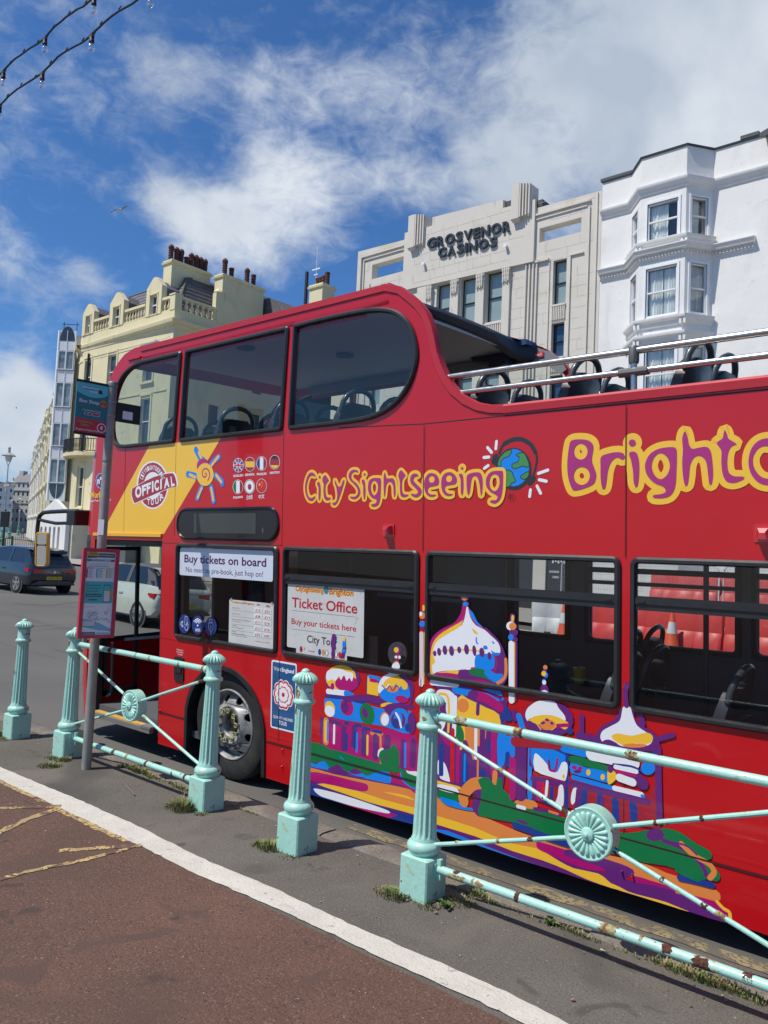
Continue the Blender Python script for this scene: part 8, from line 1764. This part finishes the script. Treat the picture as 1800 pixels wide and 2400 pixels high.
c2_ = car('parked_car', 'pale cream-white small car beyond the bus door, tail light showing', bodyw, L=3.7, H=1.42, Wd=1.7, roofc=M['darkin'])
Pw = on_street(325, 1470); c2_.location = (Pw.x-.1, Pw.y+.85, G(Pw.x)); c2_.rotation_euler = (0, -.03, R(178))
tree2 = tree_of(c1); fars = [((68, 1232), 'dark blue car parked far off beside the receding terrace', 190), ((48, 1230), 'distant dark car seen between the pedestrian and the lamp', 200), ((24, 1231), 'distant grey car left of the far pedestrian', 185), ((10, 1228), 'distant car farthest left by the signal', 170)]
for p, lb, rz in fars:
    q_ = on_street(*p); o = dup(c1, (q_.x, q_.y, G(q_.x)), R(rz), lb, 'distant parked cars', tree2)

# ------------------------------------------------------------------ lamp posts, signals, people
gpaint = mat('green_lamp_paint', (.10, .26, .19), .5, var=.1); lgrey = mat('grey_lamp_paint', (.36, .38, .36), .5)
def lamp(px_, label, hgt=8.4):
    q_ = on_street(*px_); t = thing('street_lamp', label, 'street lamp', (q_.x, q_.y, G(q_.x)), 0, 'cast iron seafront lamps'); ORG[0] = Vector((0, 0, 0)); s_ = 1.35
    mb = MB(); mb.lathe([(.30, 0), (.30, .25), (.26, .3), (.24, .7), (.28, .75), (.28, .85), (.18, .95), (.16, 1.5), (.20, 1.55), (.20, 1.62), (.12, 1.75), (.10, 2.0)], 12); mb.build('base', gpaint, t)
    mb = MB(); mb.lathe([(.08, 1.9), (.065, hgt*.55), (.10, hgt*.56), (.10, hgt*.58), (.055, hgt*.6), (.045, hgt-1.5)], 8); mb.box(-.5, -.02, hgt*.62, .5, .02, hgt*.64); mb.build('column', lgrey, t)
    mb = MB()
    for s2 in (-1, 1): mb.tube([(0, 0, hgt-1.55), (s2*.28*s_, 0, hgt-1.15), (s2*.34*s_, 0, hgt-.7)], .04, 6)
    mb.lathe([(.40*s_, hgt-.70), (.42*s_, hgt-.66), (.20*s_, hgt-.48), (.12, hgt-.42), (.10, hgt-.05), (.14, hgt), (.02, hgt+.12)], 12); mb.build('bracket_and_hood', lgrey, t)
    mb = MB(); mb.lathe([(.02, hgt-1.2), (.18, hgt-1.12), (.27, hgt-.9), (.30, hgt-.70)], 12); mb.build('globe', mat('lamp_globe', (.6, .62, .62), .2), t)
    return t
lamp((4, 1287), 'grey seafront lamp post with green base, nearest and tallest, at the left edge', 8.5); lamp((21, 1262), 'second seafront lamp post, its green base left of the pedestrian', 8.6); lamp((42, 1255), 'third seafront lamp post, directly left of the pedestrian', 7.2)
q_ = on_street(27, 1284); bp_ = thing('short_post', 'short black post on the pavement behind the dark car', 'post', (q_.x, q_.y, G(q_.x))); ORG[0] = Vector((0, 0, 0))
mb = MB(); mb.box(-.06, -.06, 0, .06, .06, 1.05); mb.lathe([(.09, .9), (.09, 1.0), (.02, 1.08)], 8); mb.build('shaft', M['iron'], bp_); mb = MB(); mb.box(-.14, -.14, -.05, .14, .14, .05); mb.build('foot', M['iron'], bp_)
P_ = EYE+ray(10, 1240)*60; ts = thing('traffic_signal', 'black traffic signal head seen from behind at the left edge', 'traffic signal', (P_.x, P_.y, G(P_.x)), YAW); ORG[0] = Vector((0, 0, 0)); zs = P_.z-G(P_.x)
mb = MB(); mb.cyl((0, 0, 0), (0, 0, zs+1.5), .06, n=8); mb.build('pole', M['iron'], ts)
mb = MB(); mb.bbox(-.32, -.12, zs+.15, .32, .12, zs+1.35, .04); mb.build('backboard', M['iron'], ts)
mb = MB(); mb.lathe([(.0, 0), (.10, .02), (.10, .08)], 12, -.22, -.14, zs-.95); mb.build('red_light', mat('red_lens', (.6, .02, .02), .3), ts)
q_ = on_street(52, 1262)
pe = thing('person', 'distant pedestrian in a grey top and dark trousers walking on the pavement', 'person', (q_.x, q_.y, G(q_.x)), R(-60)); ORG[0] = Vector((0, 0, 0))
def figure():
    J = {'pel': (0, 0, .93), 'wst': (0, .01, 1.10), 'chs': (0, .0, 1.32), 'nek': (0, 0, 1.47), 'hdb': (0, -.01, 1.54), 'hdt': (0, -.02, 1.66),
         'lh': (.09, 0, .90), 'lk': (.10, -.16, .50), 'la': (.10, -.12, .10), 'lt': (.10, -.27, .05), 'rh': (-.09, 0, .90), 'rk': (-.10, .02, .50), 'ra': (-.10, .22, .12), 'rt': (-.10, .10, .04),
         'ls': (.17, 0, 1.42), 'le': (.24, .04, 1.15), 'lw': (.24, -.16, 1.0), 'rs': (-.17, 0, 1.42), 're': (-.24, .04, 1.15), 'rw': (-.22, -.14, 1.02)}
    Rr = {'pel': .13, 'wst': .12, 'chs': .15, 'nek': .055, 'hdb': .075, 'hdt': .085, 'lh': .09, 'lk': .06, 'la': .045, 'lt': .035, 'rh': .09, 'rk': .06, 'ra': .045, 'rt': .035, 'ls': .07, 'le': .045, 'lw': .035, 'rs': .07, 're': .045, 'rw': .035}
    E_ = [('pel', 'wst'), ('wst', 'chs'), ('chs', 'nek'), ('nek', 'hdb'), ('hdb', 'hdt'), ('pel', 'lh'), ('lh', 'lk'), ('lk', 'la'), ('la', 'lt'), ('pel', 'rh'), ('rh', 'rk'), ('rk', 'ra'), ('ra', 'rt'), ('chs', 'ls'), ('ls', 'le'), ('le', 'lw'), ('chs', 'rs'), ('rs', 're'), ('re', 'rw')]
    ks = list(J); me = bpy.data.meshes.new('person_body'); me.from_pydata([J[k] for k in ks], [(ks.index(a), ks.index(b)) for a, b in E_], [])
    o = bpy.data.objects.new('body', me); C.objects.link(o); sk = o.modifiers.new('s', 'SKIN'); ss = o.modifiers.new('u', 'SUBSURF'); ss.levels = 1
    if not me.skin_vertices: me.attributes
    for i, k in enumerate(ks): me.skin_vertices[0].data[i].radius = (Rr[k], Rr[k]*.8)
    me.skin_vertices[0].data[0].use_root = True
    bpy.context.view_layer.update(); m2 = bpy.data.meshes.new_from_object(o.evaluated_get(bpy.context.evaluated_depsgraph_get())); bpy.data.objects.remove(o)
    b = bpy.data.objects.new('body', m2); C.objects.link(b); b.parent = pe; m2.materials.clear()
    for m_ in (mat('grey_top', (.22, .22, .23), .9), mat('dark_trousers', (.02, .02, .025), .9), mat('skin_tone', (.40, .24, .17), .6), mat('brown_hair', (.05, .03, .02), .8)): m2.materials.append(m_)
    for p in m2.polygons:
        z = p.center.z; x = abs(p.center.x); p.material_index = 1 if z < .95 else 3 if (z > 1.60 or (z > 1.52 and p.center.y > 0)) else 2 if z > 1.46 or (z < 1.06 and x > .18) else 0
    m2.shade_smooth()
try: figure()
except Exception as ex: print('figure', ex)

# ------------------------------------------------------------------ roadworks beyond the bus
bred = mat('red_plastic_barrier', (.62, .045, .040), .5, var=.08, vscale=3); bwht = mat('white_plastic_barrier', (.70, .71, .70), .5)
def barrier(x, y, m_, label, rz=0):
    t = thing('road_barrier', label, 'barrier', (x, y, G(x)), rz, 'water-filled plastic barriers'); ORG[0] = Vector((0, 0, 0))
    L = 1.0; mb = MB(); pr = [(-.27, 0), (-.27, .10), (-.20, .38), (-.11, .50), (-.09, .92), (-.06, 1.0), (.06, 1.0), (.09, .92), (.11, .50), (.20, .38), (.27, .10), (.27, 0)]
    mb.loft([[(xx, a*k, b*kk) for a, b in pr] for xx, k, kk in ((-L, .85, .98), (-L+.05, 1, 1), (-.62, 1, 1), (-.60, .93, .99), (-.32, .93, .99), (-.30, 1, 1), (.30, 1, 1), (.32, .93, .99), (.60, .93, .99), (.62, 1, 1), (L-.05, 1, 1), (L, .85, .98))], True, True); mb.build('shell', m_, t, ang=30)
    mb = MB()
    for k in (-.55, .0, .55): mb.box(k-.10, -.275, .0, k+.10, -.262, .09)
    mb.build('fork_slot', M['darkin'], t); mb = MB(); mb.cyl((-.5, 0, .99), (-.5, 0, 1.03), .05, n=10); mb.build('filler_cap', m_, t)
    return t
barrier(-9.6, 21.45, bred, 'red plastic barrier behind the bus driver area, left of its row', .0); barrier(-7.55, 21.3, bred, 'red plastic barrier behind the traffic cone seen through the bus', .0); barrier(-5.5, 21.35, bred, 'red plastic barrier, rightmost of the row seen through the bus', .02)
barrier(-11.3, 21.9, bwht, 'white plastic barrier standing beside the red row', .5); b4_ = barrier(-8.6, 24.2, bred, 'red plastic barrier stacked on top of another behind the mesh fence, to the left', 0); b4_.location.z += 1.0; b5_ = barrier(-6.6, 24.4, bred, 'red plastic barrier stacked on top behind the mesh fence, to the right', 0); b5_.location.z += 1.0
barrier(-8.6, 24.2, bred, 'red plastic barrier standing on the road under a stacked one, behind the mesh fence', 0); barrier(-6.6, 24.4, bred, 'red plastic barrier at the bottom of the right-hand stack behind the fence', 0)
def cone(x, y, label):
    t = thing('traffic_cone', label, 'traffic cone', (x, y, G(x)), 0, 'orange and white traffic cones'); ORG[0] = Vector((0, 0, 0))
    mb = MB(); mb.bbox(-.24, -.24, 0, .24, .24, .05, .02); mb.build('foot', M['darkin'], t); mb = MB(); mb.lathe([(.20, .05), (.19, .07), (.045, .96), (.035, .98), (.03, 1.0)], 18); mb.build('cone_body', mat('cone_orange', (.72, .10, .03), .5), t)
    r_ = lambda z: .19-(z-.07)/.89*.145+.004
    mb = MB(); mb.lathe([(r_(.42), .42), (r_(.72), .72)], 18, cap=False); mb.build('reflective_sleeve', bwht, t); return t
cone(-7.7, 20.85, 'orange and white cone before the middle red barrier, seen through the rear window'); cone(-10.85, 20.9, 'orange and white cone seen through the driver side of the bus')
wire = mat('galvanised_wire', (.50, .51, .52), .4, metal=.6)
def fence(x, label):
    t = thing('mesh_fence', label, 'fence', (x, 22.6, G(x)), 0, 'temporary mesh fence panels'); ORG[0] = Vector((0, 0, 0)); L = 2.4; z0, z1 = .9, 2.25
    mb = MB(); mb.tube([(.04, 0, .12), (.04, 0, z1-.12), (.12, 0, z1), (L-.12, 0, z1), (L-.04, 0, z1-.12), (L-.04, 0, .12)], .022, 8); mb.cyl((.04, 0, z0), (L-.04, 0, z0), .018, n=6); mb.build('frame', bwht, t)
    mb = MB()
    for k in range(40): mb.cyl((.08+k*(L-.16)/39, 0, z0), (.08+k*(L-.16)/39, 0, z1), .0035, n=3, cap=False)
    for k in range(9): mb.cyl((.04, .004, z0+.15*k+.08), (L-.04, .004, z0+.15*k+.08), .0035, n=3, cap=False)
    o = mb.build('wire_mesh', wire, t, smooth=False); o['kind'] = 'stuff'
    for k in (.04, L-.04): mb = MB(); mb.bbox(k-.12, -.3, 0, k+.12, .3, .12, .03); mb.build('foot_block', bwht, t)
fence(-11.9, 'mesh fence panel at the left of the row behind the barriers'); fence(-9.45, 'mesh fence panel above the middle red barrier'); fence(-7.0, 'mesh fence panel at the right of the row behind the barriers')

# ------------------------------------------------------------------ overhead festoon, gulls
cabm = mat('black_cable', (.008, .012, .018), .6); bulb = glass('bulb_glass', (.86, .88, .90), 1.0, .05, .30)
for zc_, xs2, lb in ((7.03, [-11.7, -10.72, -9.75, -8.79, -7.84, -6.88, -5.9], 'upper black festoon cable with clear bulbs, top left of the sky'), (6.655, [-10.8, -9.8, -8.82, -7.84, -6.87, -5.9], 'lower black festoon cable with clear bulbs, top left of the sky')):
    t = thing('festoon_cable', lb, 'string lights', (-8, 3.5, zc_), 0, 'festoon cables'); rr_ = random.Random(int(zc_*10)); pts = [(x_, 3.5+rr_.uniform(-.005, .005), zc_+.02*math.sin(x_*6.5)+rr_.uniform(-.004, .004)) for x_ in [-16+.11*i for i in range(150)]]
    mb = MB(); mb.tube(pts, .0095, 6); mb.build('cable', cabm, t)
    mb = MB()
    for x_ in [-16+.32*i for i in range(51)]: mb.tube([(x_-.02, 3.5, zc_+.02*math.sin(x_*6.5)+.016), (x_+.02, 3.5, zc_+.02*math.sin(x_*6.5)+.03)], .006, 4)
    mb.build('cable_tie', cabm, t).data
    for x_ in xs2:
        zz_ = zc_+.02*math.sin(x_*6.5)-.008; mb = MB(); mb.lathe([(.012, 0), (.022, -.01), (.021, -.05), (.024, -.055), (.024, -.075), (.012, -.078)], 10, x_, 3.5, zz_); mb.tube([(x_-.06, 3.5, zz_+.005), (x_-.015, 3.5, zz_-.03)], .007, 5); mb.tube([(x_+.06, 3.5, zz_+.005), (x_+.015, 3.5, zz_-.03)], .007, 5); ho = mb.build('bulb_holder', cabm, t)
        mb = MB(); mb.lathe([(.011, -.078), (.014, -.09), (.026, -.11), (.031, -.132), (.026, -.155), (.012, -.168), (.001, -.17)], 14, x_, 3.5, zz_); mb.build('bulb', bulb, ho)
        mb = MB(); mb.lathe([(.006, -.078), (.008, -.10), (.003, -.115)], 6, x_, 3.5, zz_); mb.build('filament_stem', M['upvc'], ho)
gw = mat('gull_white', (.60, .60, .58), .8); gg = mat('gull_grey_wing', (.26, .27, .28), .8); gb = mat('gull_black_tip', (.03, .03, .03), .8)
def gull(px_, t_, label, rz, roll):
    P_ = EYE+ray(*px_)*t_; t = thing('seagull', label, 'bird', tuple(P_), 0); ORG[0] = Vector((0, 0, 0)); t.rotation_euler = (R(roll), R(12), R(rz))
    mb = MB(); pr = [(.001, -.27), (.02, -.265), (.045, -.235), (.05, -.20), (.045, -.165), (.075, -.10), (.09, 0), (.075, .12), (.045, .22), (.03, .27)]
    mb.loft([[(r_*math.cos(a), y, r_*.85*math.sin(a)+(.012 if y < -.15 else 0)) for a in [2*math.pi*j/12 for j in range(12)]] for r_, y in pr], True, True); mb.loft([[(-.03, .25, .005), (.03, .25, .005), (.03, .25, -.005), (-.03, .25, -.005)], [(-.08, .38, .004), (.08, .38, .004), (.08, .38, -.004), (-.08, .38, -.004)]], False, True); mb.build('body', gw, t)
    mb = MB(); mb.loft([[(.014*math.cos(a), -.262, .008+.014*math.sin(a)) for a in [2*math.pi*j/6 for j in range(6)]], [(.003*math.cos(a), -.325, .0+.003*math.sin(a)) for a in [2*math.pi*j/6 for j in range(6)]]], False, True); mb.build('beak', mat('gull_beak', (.6, .35, .05), .5), t)
    for s_ in (-1, 1):
        st_ = [(0.05, -.10, .10, .02), (.20, -.15, .06, .10), (.36, -.16, .02, .15), (.55, -.10, .03, .10), (.66, -.03, .05, .05)]
        mb = MB(); mb.loft([[(s_*x, y0_, z), (s_*x, (y0_+y1_)/2, z+.018), (s_*x, y1_, z), (s_*x, (y0_+y1_)/2, z-.006)] for x, y0_, y1_, z in st_], True, True); wg = mb.build('wing', gg, t)
        mb = MB(); mb.loft([[(s_*x, y0_, z+.002), (s_*x, y1_, z+.002)] for x, y0_, y1_, z in ((.64, -.045, .055, .056), (.74, .03, .07, .02), (.80, .10, .11, -.01))], closed=False); mb.build('wing_tip', gb, wg)
gull((284, 492), 50, 'white gull gliding with spread wings in the blue sky above the chimneys', 205, -14); gull((38, 956), 230, 'tiny distant gull low in the sky at the left', 150, 0)

# ------------------------------------------------------------------ weeds, grit
gm = mat('weed_green', (.17, .21, .06), .8, var=.5, vscale=30, dirt=[(22, .48, .58, (.34, .28, .13)), (40, .6, .66, (.045, .075, .016))])
def tuft(mb, x, y, n, spread, h, rr_, flat=False):
    for _ in range(n):
        a = rr_.uniform(0, 6.28); d = spread*rr_.random()**.6; bx, by = x+d*math.cos(a), y+d*math.sin(a)*(.6 if flat else 1); hh = h*rr_.uniform(.3, .9)*(1-.5*d/max(spread, .01)); ln = rr_.uniform(.2, 1.0)*hh; a2 = a+rr_.uniform(-1, 1); w_ = rr_.uniform(.0018, .0042)
        px_, py_ = -math.sin(a2)*w_, math.cos(a2)*w_; mx_, my_ = bx+ln*.35*math.cos(a2), by+ln*.35*math.sin(a2); tx, ty = bx+ln*math.cos(a2), by+ln*math.sin(a2)
        mb.add([(bx-px_, by-py_, -.004), (bx+px_, by+py_, -.004), (mx_+px_, my_+py_, hh*.6), (mx_-px_, my_-py_, hh*.6), (tx, ty, hh)], [(0, 1, 2, 3), (3, 2, 4)])
rr_ = random.Random(9); ORG[0] = Vector((0, 0, 0)); mb = MB()
for (x, y, n, s_, h) in ((-7.66, 3.52, 170, .08, .075), (-7.50, 3.47, 120, .09, .035), (-6.60, 3.49, 110, .08, .04), (-6.46, 3.50, 130, .07, .06), (-6.37, 3.34, 300, .10, .04), (-4.72, 3.48, 380, .09, .14), (-4.80, 3.46, 150, .07, .06), (-4.56, 3.51, 70, .05, .03),
                         (-3.74, 3.43, 190, .075, .075), (-3.82, 3.42, 110, .06, .05), (-3.56, 3.44, 90, .08, .02), (-2.74, 3.47, 280, .09, .055), (-2.82, 3.46, 120, .07, .04), (-2.56, 3.50, 130, .08, .04), (-2.46, 3.66, 160, .09, .05)): tuft(mb, x, y, n, s_, h, rr_)
x = -6.0
while x < .2:
    dens = .5+.5*math.sin(x*4.1)+.45*math.sin(x*9.7+1); 
    if x < -4.9 or x > -2.5: tuft(mb, x, 3.775+rr_.uniform(-.015, .02), int(max(6, 60*dens)), .045, .030+.035*max(0, dens), rr_, True)
    elif dens > .8: tuft(mb, x, 3.79, int(22*dens), .03, .02, rr_, True)
    x += .05
o = mb.build('weeds', gm, smooth=False, label='green and dry weeds tufting round the bollard feet and along the kerb joint', cat='weeds'); o['kind'] = 'stuff'
# leafy weed
def leafy(x, y, s_):
    mb = MB()
    for k in range(14):
        a = k*2.4+rr_.uniform(-.3, .3); r_ = s_*(.35+.65*rr_.random()); h = s_*rr_.uniform(.2, .7); c_, sn = math.cos(a), math.sin(a); w_ = s_*.22
        mb.add([(x, y, .005), (x+c_*r_*.6-sn*w_, y+sn*r_*.6+c_*w_, h), (x+c_*r_, y+sn*r_, h*.8), (x+c_*r_*.6+sn*w_, y+sn*r_*.6-c_*w_, h*.95)], [(0, 1, 2), (0, 2, 3)])
    mb.build('leafy_weed', mat('leaf_green', (.10, .16, .04), .6, var=.3, vscale=40), smooth=False, label='small leafy weed on the tarmac just right of the nearest bollard' if s_ > .055 else 'small leafy weed in the kerb joint under the near railing', cat='plant')
ORG[0] = Vector((0, 0, 0)); leafy(-2.47, 3.545, .065); leafy(-1.98, 3.78, .05)
# loose grit and pebbles: countless
mb = MB()
def peb(x, y, z, s_):
    a = rr_.uniform(0, 3.14); c_, sn = math.cos(a), math.sin(a); k = rr_.uniform(.5, .9); vs = []
    for lv, (r_, zz_) in enumerate(((.8, 0), (1.0, .35), (.6, .72))):
        for j in range(6): t = j*math.pi/3+lv*.3; u_, v_ = s_*r_*math.cos(t), s_*r_*k*math.sin(t); vs.append((x+u_*c_-v_*sn, y+u_*sn+v_*c_, z+s_*zz_))
    mb.add(vs, [(i, (i+1) % 6, 6+(i+1) % 6, 6+i) for i in range(6)]+[(6+i, 6+(i+1) % 6, 12+(i+1) % 6, 12+i) for i in range(6)]+[tuple(range(12, 18))])
for _ in range(620):
    x, y = rr_.uniform(-8, .2), rr_.uniform(.9, 3.8); m_ = rr_.random()
    if m_ < .35: y = rr_.gauss(3.72, .07)
    elif m_ < .5: y = 2.78-.08*(x+6.4)/3.4+rr_.gauss(0, .07)
    peb(x, y, .004, rr_.choice((.002, .003, .003, .004, .006)))
for _ in range(220): peb(rr_.uniform(-7, .5), rr_.uniform(4.05, 4.3), G(-1)+.004, rr_.choice((.003, .004, .006)))
o = mb.build('loose_grit', mat('grit', (.34, .29, .24), .9, var=.5, vscale=9, dirt=[(15, .5, .55, (.12, .07, .05)), (25, .6, .65, (.62, .60, .55))]), smooth=False, label='loose grit and pebbles scattered on the tarmac', cat='grit'); o['kind'] = 'stuff'
for (px_, s_, lb) in (((1022, 2143), .013, 'reddish pebble on the tarmac below the nearest bollard'), ((1343, 2348), .012, 'orange-brown pebble near the bottom of the tarmac strip'), ((955, 2113), .010, 'pale pebble at the left foot of the nearest bollard')):
    mb = MB(); q_ = on_z(*px_); peb(q_.x, q_.y, .005, s_); mb.build('pebble', mat('brown_pebble', (.33, .17, .11), .8, var=.2, vscale=60), label=lb, cat='pebble')
P1, P2 = on_z(180+500/4.366, 1740+455/4.366), on_z(180+592/4.366, 1740+552/4.366)
mb = MB(); mb.cyl(P1+Vector((0, 0, .010)), P2+Vector((0, 0, .010)), .0045, n=6); mb.build('twig', mat('dry_twig', (.16, .145, .11), .8), label='thin dry twig lying on the tarmac before the far railing', cat='twig')
P1, P2 = on_z(1408, 2230), on_z(1425, 2239)
mb = MB(); mb.cyl(P1+Vector((0, 0, .010)), P2+Vector((0, 0, .010)), .004, n=8); mb.build('cigarette_end', mat('paper_tan', (.62, .50, .30), .8), label='cigarette end in the kerb joint under the near railing', cat='litter')
